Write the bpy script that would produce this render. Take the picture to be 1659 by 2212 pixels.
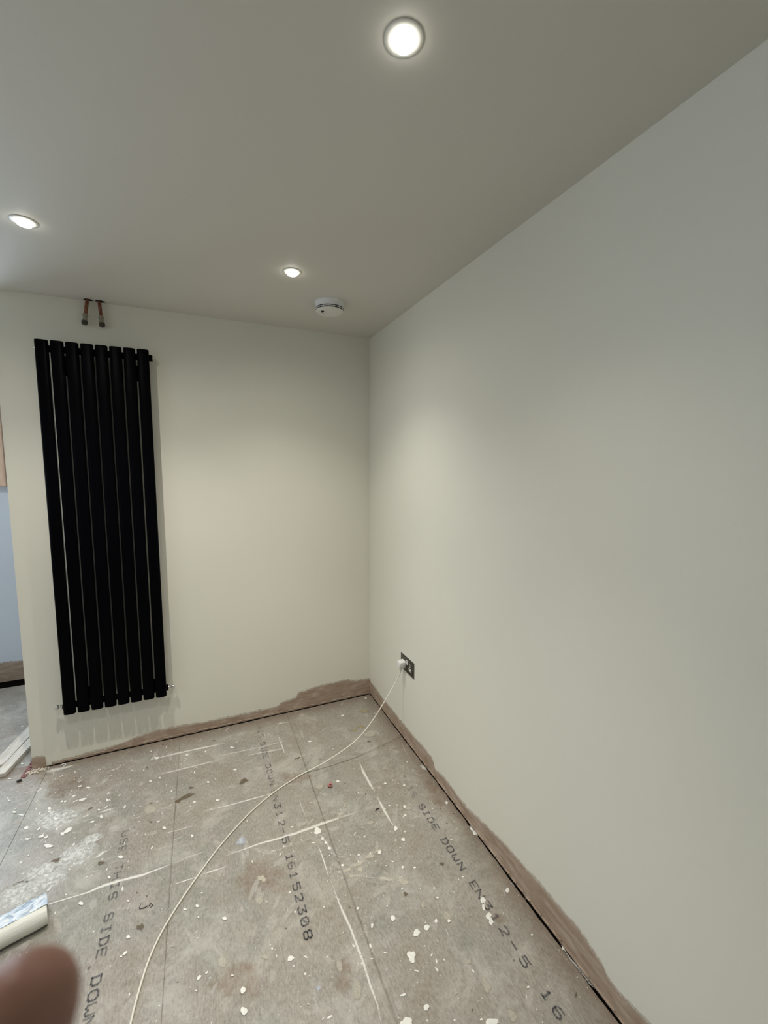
import bpy, bmesh, math, random
from mathutils import Vector, Matrix
random.seed(11)
for o in list(bpy.data.objects): bpy.data.objects.remove(o)
scn = bpy.context.scene
COL = scn.collection
PI = math.pi

# ------------------------------------------------------------------ camera
cam_d = bpy.data.cameras.new('camera'); cam = bpy.data.objects.new('camera', cam_d); COL.objects.link(cam)
cam_r = Vector((.91661, -.39977, .00229)); cam_u = Vector((.03898, .09506, .99471)); cam_f = Vector((.39787, .91167, -.10272))
CAM = Vector((-1.0348, -2.6037, 1.5587))
M = Matrix((cam_r, cam_u, -cam_f)).transposed().to_4x4(); M.translation = CAM
cam.matrix_world = M
cam_d.sensor_fit = 'HORIZONTAL'; cam_d.sensor_width = 36.0; cam_d.lens = 916.34/1659*36.0
cam_d.clip_start = .004; cam_d.clip_end = 60
cam_d.dof.use_dof = True; cam_d.dof.focus_distance = 2.3; cam_d.dof.aperture_fstop = 13.0
scn.camera = cam

# ------------------------------------------------------------------ world, daylight, exposure
scn.view_settings.view_transform = 'Standard'; scn.view_settings.look = 'None'
scn.view_settings.gamma = 1; scn.view_settings.use_curve_mapping = False
scn.view_settings.exposure = EXPOSURE = -0.02
wd = bpy.data.worlds.new('overcast_sky'); scn.world = wd; wd.use_nodes = True
bg = wd.node_tree.nodes['Background']; bg.inputs[0].default_value = (.80, .89, 1, 1); bg.inputs[1].default_value = 1.6
def area(name, loc, rot, sx, sy, power, color, spread=180):
    l = bpy.data.lights.new(name, 'AREA'); l.shape = 'RECTANGLE'; l.size = sx; l.size_y = sy
    l.energy = power; l.color = color; l.spread = math.radians(spread)
    o = bpy.data.objects.new(name, l); o.location = loc; o.rotation_euler = rot; COL.objects.link(o); return o
SKYC = (.78, .88, 1.0)
# daylight just outside the three window openings
area('daylight_far_window', (-3.0, 1.42, 1.55), (-PI/2, 0, 0), 1.2, 1.2, 50, (.68, .83, 1.0))      # faces -y
area('daylight_left_window', (-4.42, .35, 1.5), (0, -PI/2, 0), 1.2, 1.2, 9, SKYC, 130)      # faces +x
area('daylight_rear_window', (-4.42, -2.6, 1.5), (0, -PI/2, 0), 1.3, 2.0, 3, (1.0, .97, .93))
# watts of the narrow, middle and wide part of each downlight's beam
LW = [(26,13,.6), (28,34,8), (3,44,17), (3,31,9), (2,4,1), (6,16,9)]
LAMP_COLOR = (1.0, .955, .87)
H = 2.3795

# ------------------------------------------------------------------ helpers
def new_mat(name, color=(.8,.8,.8), rough=.6, metal=0.0, spec=.5):
    m = bpy.data.materials.new(name); m.use_nodes = True
    b = m.node_tree.nodes['Principled BSDF']
    b.inputs['Base Color'].default_value = (*color, 1); b.inputs['Roughness'].default_value = rough
    b.inputs['Metallic'].default_value = metal; b.inputs['Specular IOR Level'].default_value = spec
    return m
class NT:
    def __init__(s, m): s.t = m.node_tree; s.n = s.t.nodes; s.b = s.n['Principled BSDF']; s.out = s.n['Material Output']
    def add(s, typ, **kw):
        n = s.n.new(typ)
        for k, v in kw.items():
            if k.startswith('i_'): n.inputs[k[2:].replace('_', ' ')].default_value = v
            else: setattr(n, k, v)
        return n
    def l(s, a, b): s.t.links.new(a, b)
    def noise(s, scale, detail=3, rough=.5, vec=None, dist=0):
        n = s.add('ShaderNodeTexNoise'); n.inputs['Scale'].default_value = scale; n.inputs['Detail'].default_value = detail
        n.inputs['Roughness'].default_value = rough; n.inputs['Distortion'].default_value = dist
        if vec is not None: s.l(vec, n.inputs['Vector'])
        return n.outputs['Fac']
    def ramp(s, fac, stops):
        r = s.add('ShaderNodeValToRGB'); e = r.color_ramp.elements
        while len(e) > 1: e.remove(e[-1])
        e[0].position = stops[0][0]; e[0].color = (*stops[0][1], 1)
        for p, c in stops[1:]:
            q = e.new(p); q.color = (*c, 1)
        s.l(fac, r.inputs[0]); return r.outputs[0]
    def math(s, op, a, b=None, c=None, clamp=False):
        n = s.add('ShaderNodeMath', operation=op); n.use_clamp = clamp
        for i, v in enumerate((a, b, c)):
            if v is None: continue
            if isinstance(v, (int, float)): n.inputs[i].default_value = v
            else: s.l(v, n.inputs[i])
        return n.outputs[0]
    def mix(s, fac, a, b, mode='MIX'):
        n = s.add('ShaderNodeMix', data_type='RGBA', blend_type=mode)
        if isinstance(fac, (int, float)): n.inputs[0].default_value = fac
        else: s.l(fac, n.inputs[0])
        for i, v in ((6, a), (7, b)):
            if isinstance(v, tuple): n.inputs[i].default_value = (*v, 1)
            else: s.l(v, n.inputs[i])
        return n.outputs[2]
    def coord(s, scale=(1,1,1), rot=(0,0,0), which='Object'):
        c = s.add('ShaderNodeTexCoord'); m = s.add('ShaderNodeMapping'); s.l(c.outputs[which], m.inputs[0])
        m.inputs['Scale'].default_value = scale; m.inputs['Rotation'].default_value = rot
        return m.outputs[0]
    def bump(s, h, strength=.2, dist=.002):
        n = s.add('ShaderNodeBump'); n.inputs['Strength'].default_value = strength; n.inputs['Distance'].default_value = dist
        s.l(h, n.inputs['Height']); s.l(n.outputs[0], s.b.inputs['Normal'])

def link_obj(name, bm, m, parent=None, smooth=False, kind=None, label=None):
    me = bpy.data.meshes.new(name); bm.to_mesh(me); bm.free()
    if m is not None:
        for mm in (m if isinstance(m, (list, tuple)) else [m]): me.materials.append(mm)
    if smooth:
        for p in me.polygons: p.use_smooth = True
    o = bpy.data.objects.new(name, me); COL.objects.link(o)
    if parent is not None: o.parent = parent
    if kind: o['kind'] = kind
    if label: o['label'] = label
    return o
def auto_smooth(o, deg=35):
    me = o.data
    for p in me.polygons: p.use_smooth = True
    me.set_sharp_from_angle(angle=math.radians(deg))
def thing(name, label, cat, loc=(0,0,0), rotz=0, group=None):
    o = bpy.data.objects.new(name, None); COL.objects.link(o); o.location = loc; o.rotation_euler = (0,0,rotz)
    o.empty_display_size = .05
    o['label'] = label; o['category'] = cat
    if group: o['group'] = group
    return o
def tag(o, label, cat, group=None):
    o['label'] = label; o['category'] = cat
    if group: o['group'] = group
    return o
def box(bm, x0, x1, y0, y1, z0, z1, bev=0, seg=2):
    r = bmesh.ops.create_cube(bm, size=1)
    for v in r['verts']:
        v.co = Vector((x0+(v.co.x+.5)*(x1-x0), y0+(v.co.y+.5)*(y1-y0), z0+(v.co.z+.5)*(z1-z0)))
    if bev:
        es = list({e for v in r['verts'] for e in v.link_edges})
        bmesh.ops.bevel(bm, geom=es, offset=bev, segments=seg, affect='EDGES', profile=.5)
def lathe(bm, prof, seg=32, M=None, cap0=True, cap1=True):
    rings = []
    for r, z in prof:
        ring = []
        for i in range(seg):
            a = 2*PI*i/seg; co = Vector((r*math.cos(a), r*math.sin(a), z))
            ring.append(bm.verts.new(M @ co if M else co))
        rings.append(ring)
    for a, b in zip(rings[:-1], rings[1:]):
        for i in range(seg): bm.faces.new((a[i], a[(i+1) % seg], b[(i+1) % seg], b[i]))
    if cap0: bm.faces.new(rings[0][::-1])
    if cap1: bm.faces.new(rings[-1])
def tube(bm, pts, r, seg=10, cap=True):
    pts = [Vector(p) for p in pts]; rings = []; up = Vector((0,0,1)); prev = None
    for i, p in enumerate(pts):
        d = (pts[min(i+1, len(pts)-1)]-pts[max(i-1, 0)]).normalized()
        if prev is None: a = d.cross(up); a = a.normalized() if a.length > 1e-4 else Vector((1,0,0))
        else: a = (prev-d*prev.dot(d)).normalized()
        prev = a; b = d.cross(a); rr = r[i] if isinstance(r, (list, tuple)) else r
        rings.append([bm.verts.new(p+(a*math.cos(2*PI*k/seg)+b*math.sin(2*PI*k/seg))*rr) for k in range(seg)])
    for a, b in zip(rings[:-1], rings[1:]):
        for k in range(seg): bm.faces.new((a[k], a[(k+1) % seg], b[(k+1) % seg], b[k]))
    if cap: bm.faces.new(rings[0][::-1]); bm.faces.new(rings[-1])
def catmull(P, n=8):
    P = [Vector(p) for p in P]; out = []
    for i in range(len(P)-1):
        p0, p1, p2, p3 = P[max(i-1,0)], P[i], P[i+1], P[min(i+2,len(P)-1)]
        for k in range(n):
            t = k/n
            out.append(.5*((2*p1)+(p2-p0)*t+(2*p0-5*p1+4*p2-p3)*t*t+(3*p1-p0-3*p2+p3)*t**3))
    out.append(P[-1]); return out
def prism(bm, poly, z0, z1):
    a = [bm.verts.new((x, y, z0)) for x, y in poly]; b = [bm.verts.new((x, y, z1)) for x, y in poly]
    n = len(poly); bm.faces.new(a[::-1]); bm.faces.new(b)
    for i in range(n): bm.faces.new((a[i], a[(i+1) % n], b[(i+1) % n], b[i]))

# ------------------------------------------------------------------ materials
def wall_mat(name, col):
    m = new_mat(name, col, .62, spec=.3); t = NT(m); v = t.coord()
    f = t.noise(1.6, 2, .5, v)
    c = t.mix(f, tuple(x*.97 for x in col), tuple(min(1, x*1.03) for x in col)); t.l(c, t.b.inputs['Base Color'])
    t.bump(t.noise(260, 3, .6, v), .12, .001); return m
WALL = wall_mat('painted_plaster', (.76, .745, .660))
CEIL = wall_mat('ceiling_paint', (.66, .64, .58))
FARW = wall_mat('far_wall_daylight_tint', (.66, .73, .83))  # blue cast of the window daylight is mixed into this wall's colour
def bare_plaster():
    m = new_mat('bare_plaster', (.3,.2,.14), .85, spec=.15); t = NT(m)
    v = t.coord((1,1,1)); v2 = t.coord((1.2, 1.2, 6)); 
    n1 = t.noise(14, 5, .65, v, .4); n2 = t.noise(9, 4, .6, v2)
    c = t.ramp(n1, [(.25, (.36,.275,.21)), (.5, (.47,.375,.305)), (.75, (.58,.50,.43))])
    c = t.mix(t.ramp(n2, [(.38,(1,1,1)), (.6,(.25,.25,.25))]), c, (.34,.25,.185)); 
    t.l(c, t.b.inputs['Base Color']); t.bump(n2, .3, .002); return m
BARE = bare_plaster()
VOID = new_mat('dark_void', (.02,.017,.014), .95, spec=.05)
def chip_mat():
    m = new_mat('chipboard', (.38,.33,.27), .5, spec=.4); t = NT(m)
    v = t.coord(); vs = t.coord((1, .35, 1))
    rnd = t.add('ShaderNodeObjectInfo').outputs['Random']
    big = t.noise(2.6, 4, .6, v, .3); mid = t.noise(16, 5, .7, v); fine = t.noise(170, 4, .75, vs); grit = t.noise(520, 2, .6, v)
    c = t.ramp(big, [(.32, (.305,.262,.215)), (.47, (.335,.305,.262)), (.60, (.285,.279,.240)), (.72, (.345,.305,.265))])
    c = t.mix(t.math('MULTIPLY', t.ramp(mid, [(.40,(0,0,0)),(.66,(1,1,1))]), .5), c, (.41,.39,.36))
    c = t.mix(.12, c, (.24,.25,.245)); c = t.mix(.75, c, t.ramp(fine, [(.30,(.56,.53,.50)),(.5,(.98,.97,.96)),(.70,(1.34,1.33,1.31))]), 'MULTIPLY')
    c = t.mix(t.math('MULTIPLY', t.ramp(grit, [(.68,(0,0,0)),(.76,(1,1,1))]), .5), c, (.6,.57,.5))
    # plaster dust trodden in, more of it in patches
    du = t.noise(5, 6, .75, v, .6); c = t.mix(t.math('MULTIPLY', t.ramp(du, [(.50,(0,0,0)),(.66,(1,1,1))]), .5), c, (.55,.53,.48))
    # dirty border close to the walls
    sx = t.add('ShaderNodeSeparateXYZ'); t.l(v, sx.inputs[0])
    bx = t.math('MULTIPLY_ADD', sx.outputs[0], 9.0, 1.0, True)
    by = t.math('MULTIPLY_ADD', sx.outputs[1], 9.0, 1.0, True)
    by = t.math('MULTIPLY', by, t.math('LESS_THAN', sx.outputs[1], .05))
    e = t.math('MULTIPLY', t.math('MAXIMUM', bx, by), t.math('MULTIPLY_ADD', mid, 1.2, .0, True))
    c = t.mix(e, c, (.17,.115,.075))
    t.l(c, t.b.inputs['Base Color'])
    t.l(t.math('MULTIPLY_ADD', big, .35, .20, True), t.b.inputs['Roughness'])
    t.bump(fine, .35, .0012); return m
CHIP = chip_mat()
CHIPEDGE = new_mat('chipboard_edge', (.22,.15,.09), .9)
def decal(name, col, rough=.6, scale=420, soft=.35, vary=.12, top=1.0):
    m = new_mat(name, col, rough, spec=.3); t = NT(m)
    a = t.add('ShaderNodeAttribute'); a.attribute_name = 'fade'
    n = t.noise(scale, 4, .7, t.coord())
    f = t.math('ADD', a.outputs['Fac'], t.math('MULTIPLY_ADD', n, 2.2, -1.2))
    f = t.math('DIVIDE', t.math('SUBTRACT', f, .10), soft, None, True)
    f = t.math('MULTIPLY', f, top)
    t.l(f, t.b.inputs['Alpha'])
    n2 = t.noise(90, 3, .6, t.coord())
    t.l(t.mix(n2, tuple(c*(1-vary) for c in col), tuple(min(.9, c*(1+vary)) for c in col)), t.b.inputs['Base Color'])
    return m
D_SCR = decal('plaster_scrape', (.70,.68,.63), soft=.6)
D_WHT = decal('white_paint', (.80,.79,.74), soft=.2)
D_BGE = decal('dried_filler', (.50,.465,.39), soft=.8, top=.85)
D_YEL = decal('yellow_stain', (.44,.39,.22), soft=.8)
D_BLU = decal('pale_blue_smear', (.55,.58,.66), soft=.7, scale=250)
D_BRN = decal('brown_stain', (.16,.12,.075), soft=.9, top=.75)
D_SPL = decal('splattered_paint', (.72,.70,.65), soft=.9, scale=190, top=.62)
D_SME = decal('chalky_smear', (.60,.57,.52), soft=.9, scale=45, top=.55)
D_CRM = decal('cream_filler', (.60,.56,.46), soft=.8, scale=200, top=.8)
D_WRM = decal('warm_wear', (.33,.215,.145), soft=1.2, scale=30, top=.55)
D_FTH = decal('thin_paint_edge', (.47,.40,.335), soft=1.0, scale=55, top=.8)
D_BLK = decal('black_mark', (.03,.03,.03), soft=.4)
D_DST = decal('plaster_dust', (.66,.66,.63), soft=.7, scale=70)
D_INK = decal('stamped_ink', (.10,.10,.11), soft=.8, top=.9, scale=260)
BLACKRAD = new_mat('anthracite_enamel', (.0012,.0013,.0022), .38, spec=.03)
CHROME = new_mat('chrome', (.75,.74,.72), .12, 1.0)
COPPER = new_mat('copper_pipe', (.30,.12,.07), .42, .85)
t = NT(COPPER); t.l(t.ramp(t.noise(60,4,.6,t.coord()), [(.3,(.12,.045,.03)),(.55,(.30,.13,.08)),(.8,(.42,.22,.14))]), t.b.inputs['Base Color'])
BRASS = new_mat('dull_brass', (.30,.28,.22), .5, .5)
DARKCAP = new_mat('dark_cap', (.05,.042,.03), .7)
WPLAS = new_mat('white_plastic', (.78,.78,.76), .38)
WPLAS2 = new_mat('white_switch_plastic', (.70,.66,.62), .35)
DET = new_mat('detector_plastic', (.74,.75,.76), .45)
DETF = new_mat('detector_face_plastic', (.73,.72,.67), .5)
SLOT = new_mat('vent_slot_black', (.006,.006,.006), .8)
BEZ = new_mat('downlight_trim', (.74,.73,.68), .45)
NICK = new_mat('black_nickel', (.085,.082,.068), .30, .75)
CABL = new_mat('cable_sheath', (.74,.72,.63), .5)
def emis(name, col, s):
    m = bpy.data.materials.new(name); m.use_nodes = True; n = m.node_tree.nodes; n.clear()
    e = n.new('ShaderNodeEmission'); e.inputs[0].default_value = (*col, 1); e.inputs[1].default_value = s
    o = n.new('ShaderNodeOutputMaterial'); m.node_tree.links.new(e.outputs[0], o.inputs[0]); return m
LENS = emis('led_lens', (1.0,.97,.86), 16.0)
def wood(name, a, b, scale=1.0, rough=.65):
    m = new_mat(name, a, rough, spec=.25); t = NT(m); v = t.coord((26*scale, 1.6*scale, 26*scale))
    n = t.noise(3.0, 5, .6, v, 1.2); t.l(t.ramp(n, [(.3,a),(.5,tuple((x+y)/2 for x,y in zip(a,b))),(.68,b)]), t.b.inputs['Base Color'])
    t.bump(n, .2, .001); return m
PLANK = wood('grey_white_plank', (.50,.45,.38), (.74,.71,.65))
def pine_mat():
    m = new_mat('sawn_pine', (.7,.5,.35), .6); t = NT(m); v = t.coord((14, 14, 1.1))
    n = t.noise(4, 4, .6, v, .8); c = t.ramp(n, [(.3,(.62,.40,.28)),(.7,(.78,.60,.46))])
    vo = t.add('ShaderNodeTexVoronoi'); vo.inputs['Scale'].default_value = 11; t.l(t.coord((1,1,.8)), vo.inputs['Vector'])
    k = t.ramp(vo.outputs['Distance'], [(.07,(1,1,1)),(.13,(0,0,0))]); c = t.mix(k, c, (.10,.045,.03))
    t.l(c, t.b.inputs['Base Color']); return m
PINE = pine_mat()
RUST = new_mat('red_oxide_metal', (.20,.075,.06), .7, .2)
t = NT(RUST); t.l(t.ramp(t.noise(130,4,.7,t.coord()), [(.35,(.12,.04,.035)),(.55,(.24,.09,.075)),(.72,(.42,.30,.28))]), t.b.inputs['Base Color'])
RUBBER = new_mat('dark_rubber', (.03,.028,.025), .7)
PINKP = new_mat('pink_plastic', (.45,.17,.16), .5)
CRUMB = new_mat('plaster_crumb', (.62,.56,.47), .9)
def film_mat():
    m = new_mat('crinkled_film', (.6,.66,.74), .18, spec=.6); t = NT(m); v = t.coord((1,1.6,1),(0,0,.5))
    n = t.noise(20, 5, .6, v, 2.2); c = t.ramp(n, [(.36,(.30,.38,.48)),(.47,(.50,.58,.68)),(.56,(.72,.77,.82)),(.7,(.78,.80,.82))])
    t.l(c, t.b.inputs['Base Color']); t.bump(n, .5, .006); return m
FILM = film_mat()
FOAM = new_mat('white_foam_wrap', (.78,.78,.72), .45)
t = NT(FOAM); n_ = t.noise(8,4,.6,t.coord((1,9,9),(0,0,.3)),.6); t.bump(n_, .35, .006)
SKIN = new_mat('skin', (.36,.185,.135), .5)
t = NT(SKIN); t.b.inputs['Subsurface Weight'].default_value = .08; t.b.inputs['Subsurface Radius'].default_value = (.006,.002,.001); t.b.inputs['Subsurface Scale'].default_value=1.0
t.l(t.ramp(t.noise(90,3,.6,t.coord()), [(.3,(.33,.155,.11)),(.7,(.41,.22,.165))]), t.b.inputs['Base Color'])
NAIL = new_mat('fingernail', (.50,.30,.25), .3)
GLASS = bpy.data.materials.new('window_glass'); GLASS.use_nodes = True
n = GLASS.node_tree.nodes; n.clear(); mx = n.new('ShaderNodeMixShader'); tr = n.new('ShaderNodeBsdfTransparent'); gl = n.new('ShaderNodeBsdfGlossy'); oo = n.new('ShaderNodeOutputMaterial')
gl.inputs['Roughness'].default_value = .02; mx.inputs[0].default_value = .06
for a, b in ((tr.outputs[0], mx.inputs[1]), (gl.outputs[0], mx.inputs[2]), (mx.outputs[0], oo.inputs[0])): GLASS.node_tree.links.new(a, b)
UPVC = new_mat('white_frame', (.8,.8,.8), .4)

DATA = {
 'scr': [
  [1.0,-1.648,-.863,-1.65,-.859,-1.62,-.868,-1.623,-.862,-1.592,-.874,-1.596,-.865,-1.57,-.873,-1.572,-.867,-1.546,-.875,-1.549,-.868,-1.523,-.875,-1.526,-.869,-1.495,-.877,-1.498,-.871,-1.466,-.879,-1.47,-.871,-1.43,-.875,-1.435,-.863,-1.404,-.876,-1.41,-.861,-1.379,-.875,-1.383,-.862,-1.356,-.877,-1.36,-.865,-1.333,-.88,-1.337,-.867,-1.309,-.884,-1.314,-.868,-1.286,-.884,-1.29,-.873,-1.264,-.882,-1.267,-.872,-1.241,-.881,-1.244,-.87,-1.218,-.879,-1.221,-.869,-1.195,-.876,-1.197,-.869],
  [0.45,-1.194,-.877,-1.197,-.868,-1.171,-.877,-1.175,-.864,-1.148,-.873,-1.151,-.863,-1.124,-.874,-1.128,-.858,-1.102,-.871,-1.105,-.86,-1.079,-.869,-1.081,-.86,-1.056,-.867,-1.058,-.861],
  [0.9,-.997,-.921,-.998,-.917,-.971,-.921,-.972,-.915,-.944,-.921,-.945,-.915,-.917,-.921,-.918,-.913,-.889,-.921,-.89,-.912,-.861,-.92,-.862,-.911,-.824,-.925,-.825,-.913,-.787,-.927,-.787,-.916,-.748,-.93,-.749,-.917,-.709,-.933,-.71,-.918,-.679,-.933,-.68,-.915,-.648,-.932,-.649,-.915,-.617,-.93,-.618,-.914,-.586,-.93,-.586,-.913,-.558,-.93,-.558,-.914,-.53,-.929,-.529,-.916,-.501,-.93,-.5,-.916,-.469,-.929,-.468,-.917,-.435,-.928,-.434,-.919],
  [0.35,-.436,-.933,-.434,-.914,-.399,-.935,-.397,-.915,-.362,-.939,-.359,-.915,-.325,-.941,-.32,-.916,-.289,-.937,-.287,-.923,-.254,-.936,-.252,-.927],
  [0.4,-.923,-.98,-.924,-.976,-.898,-.98,-.899,-.975,-.873,-.98,-.874,-.974,-.847,-.979,-.848,-.974,-.822,-.979,-.822,-.972,-.796,-.978,-.796,-.972,-.767,-.979,-.768,-.971,-.739,-.979,-.74,-.971,-.71,-.979,-.711,-.972,-.681,-.979,-.681,-.972,-.651,-.979,-.652,-.973,-.621,-.98,-.621,-.972,-.588,-.981,-.588,-.975,-.554,-.983,-.554,-.977,-.52,-.984,-.52,-.979],
  [0.3,-.541,-.969,-.541,-.966,-.506,-.974,-.505,-.969,-.47,-.979,-.469,-.972,-.434,-.985,-.433,-.974,-.396,-.981,-.396,-.974,-.358,-.979,-.357,-.972,-.319,-.976,-.319,-.971],
  [0.9,-.311,-.616,-.305,-.615,-.323,-.697,-.306,-.694,-.321,-.746,-.307,-.742,-.322,-.793,-.306,-.788,-.315,-.845,-.307,-.843],
  [1.0,-.316,-.872,-.31,-.871,-.322,-.939,-.307,-.936,-.32,-.977,-.308,-.975,-.318,-1.014,-.309,-1.012,-.313,-1.057,-.309,-1.056],
  [0.9,-.641,-1.02,-.637,-1.019,-.64,-1.054,-.635,-1.054,-.639,-1.087,-.633,-1.087,-.639,-1.13,-.634,-1.13,-.639,-1.171,-.635,-1.171],
  [0.9,-.635,-1.183,-.632,-1.183,-.634,-1.212,-.631,-1.212,-.634,-1.241,-.63,-1.241,-.634,-1.269,-.628,-1.269,-.634,-1.305,-.623,-1.305,-.63,-1.337,-.619,-1.337,-.625,-1.367,-.616,-1.367,-.624,-1.389,-.615,-1.389,-.623,-1.409,-.614,-1.41,-.623,-1.43,-.613,-1.431,-.623,-1.45,-.612,-1.451,-.621,-1.469,-.612,-1.47,-.62,-1.488,-.611,-1.489,-.621,-1.51,-.612,-1.511,-.621,-1.532,-.613,-1.533,-.622,-1.553,-.614,-1.554,-.621,-1.57,-.613,-1.571,-.62,-1.586,-.613,-1.587,-.618,-1.602,-.613,-1.603,-.621,-1.617,-.615,-1.619,-.622,-1.632,-.617,-1.634,-.624,-1.647,-.619,-1.648],
  [0.35,-.775,-1.42,-.771,-1.421,-.779,-1.445,-.771,-1.448,-.783,-1.47,-.771,-1.473,-.785,-1.49,-.771,-1.494,-.787,-1.51,-.772,-1.514,-.787,-1.529,-.774,-1.533,-.791,-1.545,-.772,-1.55,-.791,-1.56,-.773,-1.565,-.792,-1.576,-.773,-1.581],
  [0.8,-1.091,-.641,-1.092,-.638,-1.062,-.644,-1.063,-.64,-1.033,-.647,-1.033,-.642,-1.003,-.65,-1.004,-.644,-.973,-.654,-.974,-.645,-.945,-.655,-.945,-.647,-.916,-.656,-.917,-.648,-.887,-.658,-.888,-.648,-.858,-.659,-.859,-.649,-.828,-.66,-.829,-.649,-.785,-.659,-.786,-.65,-.742,-.658,-.742,-.651],
  [0.6,-1.374,-.565,-1.376,-.557,-1.345,-.565,-1.347,-.557,-1.316,-.565,-1.318,-.557],
  [0.35,-1.27,-.556,-1.272,-.549,-1.243,-.556,-1.246,-.544,-1.215,-.553,-1.218,-.542,-1.187,-.55,-1.189,-.54,-1.15,-.552,-1.151,-.546],
  [0.6,-1.241,-.705,-1.243,-.7,-1.21,-.707,-1.211,-.701,-1.178,-.709,-1.18,-.703,-1.146,-.712,-1.148,-.703,-1.11,-.714,-1.111,-.707],
  [0.5,-1.205,-.759,-1.207,-.751,-1.172,-.757,-1.174,-.749,-1.14,-.754,-1.141,-.748],
  [0.75,-1.332,-.168,-1.334,-.161,-1.294,-.166,-1.299,-.146,-1.241,-.165,-1.245,-.145,-1.2,-.168,-1.204,-.144,-1.159,-.167,-1.162,-.148,-1.122,-.168,-1.125,-.15,-1.084,-.173,-1.087,-.148,-1.051,-.172,-1.053,-.152,-1.018,-.171,-1.019,-.156,-.976,-.173,-.976,-.16,-.933,-.173,-.933,-.166],
  [0.6,-1.294,-.297,-1.295,-.289,-1.262,-.302,-1.264,-.289,-1.231,-.307,-1.233,-.29,-1.199,-.311,-1.202,-.291,-1.161,-.31,-1.164,-.292,-1.123,-.31,-1.125,-.292,-1.085,-.31,-1.087,-.293,-1.047,-.314,-1.049,-.292,-1.012,-.312,-1.013,-.298,-.976,-.311,-.977,-.302],
  [0.5,-1.056,-.268,-1.057,-.26,-1.024,-.271,-1.025,-.263,-.992,-.275,-.993,-.264,-.96,-.279,-.961,-.266,-.927,-.282,-.928,-.268,-.891,-.284,-.892,-.27,-.855,-.287,-.856,-.271,-.818,-.29,-.819,-.273,-.781,-.291,-.781,-.276,-.731,-.292,-.731,-.275,-.68,-.291,-.679,-.276,-.629,-.295,-.628,-.285,-.577,-.3,-.576,-.293],
  [0.6,-.86,-.332,-.86,-.325,-.824,-.335,-.824,-.326,-.788,-.338,-.787,-.325,-.739,-.347,-.738,-.329,-.69,-.354,-.689,-.335,-.633,-.348,-.633,-.338],
  [0.5,-.845,-.299,-.845,-.29,-.796,-.306,-.796,-.295,-.747,-.313,-.747,-.301],
  [0.7,-.672,-.211,-.667,-.209,-.668,-.292,-.657,-.29,-.664,-.366,-.657,-.365,-.66,-.408,-.656,-.408],
  [0.8,-.711,-.46,-.707,-.455,-.69,-.503,-.685,-.498],
  [0.7,-.657,-.107,-.657,-.097,-.635,-.109,-.634,-.094,-.592,-.117,-.59,-.102],
  [0.4,-.844,-.17,-.844,-.155,-.814,-.172,-.813,-.161],
  [0.45,-1.589,-.498,-1.594,-.485,-1.549,-.5,-1.556,-.479,-1.512,-.491,-1.514,-.484],
  [0.8,-1.504,-.472,-1.511,-.452,-1.473,-.466,-1.478,-.451,-1.442,-.461,-1.444,-.455],
  [0.3,-1.559,-.354,-1.562,-.347,-1.514,-.341,-1.526,-.313,-1.487,-.331,-1.501,-.297,-1.46,-.32,-1.474,-.283,-1.433,-.302,-1.441,-.28,-1.404,-.287,-1.409,-.273],
  [0.45,-1.535,-.287,-1.559,-.24,-1.513,-.264,-1.537,-.221,-1.504,-.204,-1.508,-.199],
  [0.22,-1.533,-.176,-1.548,-.154,-1.513,-.127,-1.532,-.099,-1.496,-.07,-1.511,-.047],
  [0.5,-1.549,-.185,-1.55,-.181,-1.505,-.175,-1.51,-.162,-1.477,-.17,-1.482,-.154,-1.449,-.162,-1.454,-.148],
  [0.4,-1.522,-.793,-1.524,-.789,-1.484,-.79,-1.486,-.784,-1.459,-.792,-1.461,-.786,-1.434,-.792,-1.435,-.788],
  [0.8,-1.481,-.724,-1.483,-.72,-1.456,-.723,-1.465,-.706,-1.445,-.71,-1.451,-.697,-1.433,-.706,-1.434,-.701],
  [0.8,-1.427,-.702,-1.432,-.694,-1.418,-.692,-1.422,-.685],
  [0.75,-1.809,-.062,-1.821,-.03,-1.781,-.068,-1.795,-.026,-1.737,-.063,-1.748,-.033,-1.709,-.056,-1.717,-.035,-1.681,-.049,-1.685,-.038],
  [0.4,-1.824,-.15,-1.827,-.143,-1.792,-.15,-1.798,-.135,-1.764,-.139,-1.767,-.131],
  [0.5,-1.888,-.186,-1.891,-.179,-1.845,-.189,-1.85,-.176,-1.802,-.184,-1.803,-.18],
  [0.6,-1.907,-.312,-1.918,-.295,-1.898,-.293,-1.903,-.284,-1.894,-.281,-1.896,-.278],
  [0.4,-1.873,-.412,-1.892,-.37,-1.845,-.404,-1.857,-.38,-1.825,-.378,-1.831,-.368],
  [0.4,-1.819,-.582,-1.822,-.574,-1.796,-.584,-1.801,-.573,-1.773,-.586,-1.779,-.573,-1.752,-.585,-1.755,-.578,-1.729,-.586,-1.731,-.581],
  [0.35,-1.298,-.78,-1.299,-.776,-1.273,-.781,-1.274,-.776,-1.247,-.783,-1.249,-.775,-1.222,-.783,-1.224,-.775,-1.196,-.785,-1.199,-.775,-1.173,-.784,-1.175,-.775,-1.15,-.783,-1.152,-.776,-1.127,-.781,-1.128,-.777],
  [0.8,-1.203,-.966,-1.204,-.964,-1.172,-.969,-1.173,-.965,-1.14,-.972,-1.141,-.965,-1.119,-.972,-1.12,-.967,-1.097,-.973,-1.098,-.968,-1.075,-.973,-1.076,-.969],
  [0.8,-1.078,-.97,-1.08,-.964,-1.052,-.972,-1.053,-.964,-1.025,-.974,-1.027,-.965,-.988,-.973,-.989,-.969],
  [0.5,-.933,-.906,-.929,-.908,-.934,-.947,-.928,-.949,-.93,-.988,-.929,-.988],
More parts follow.
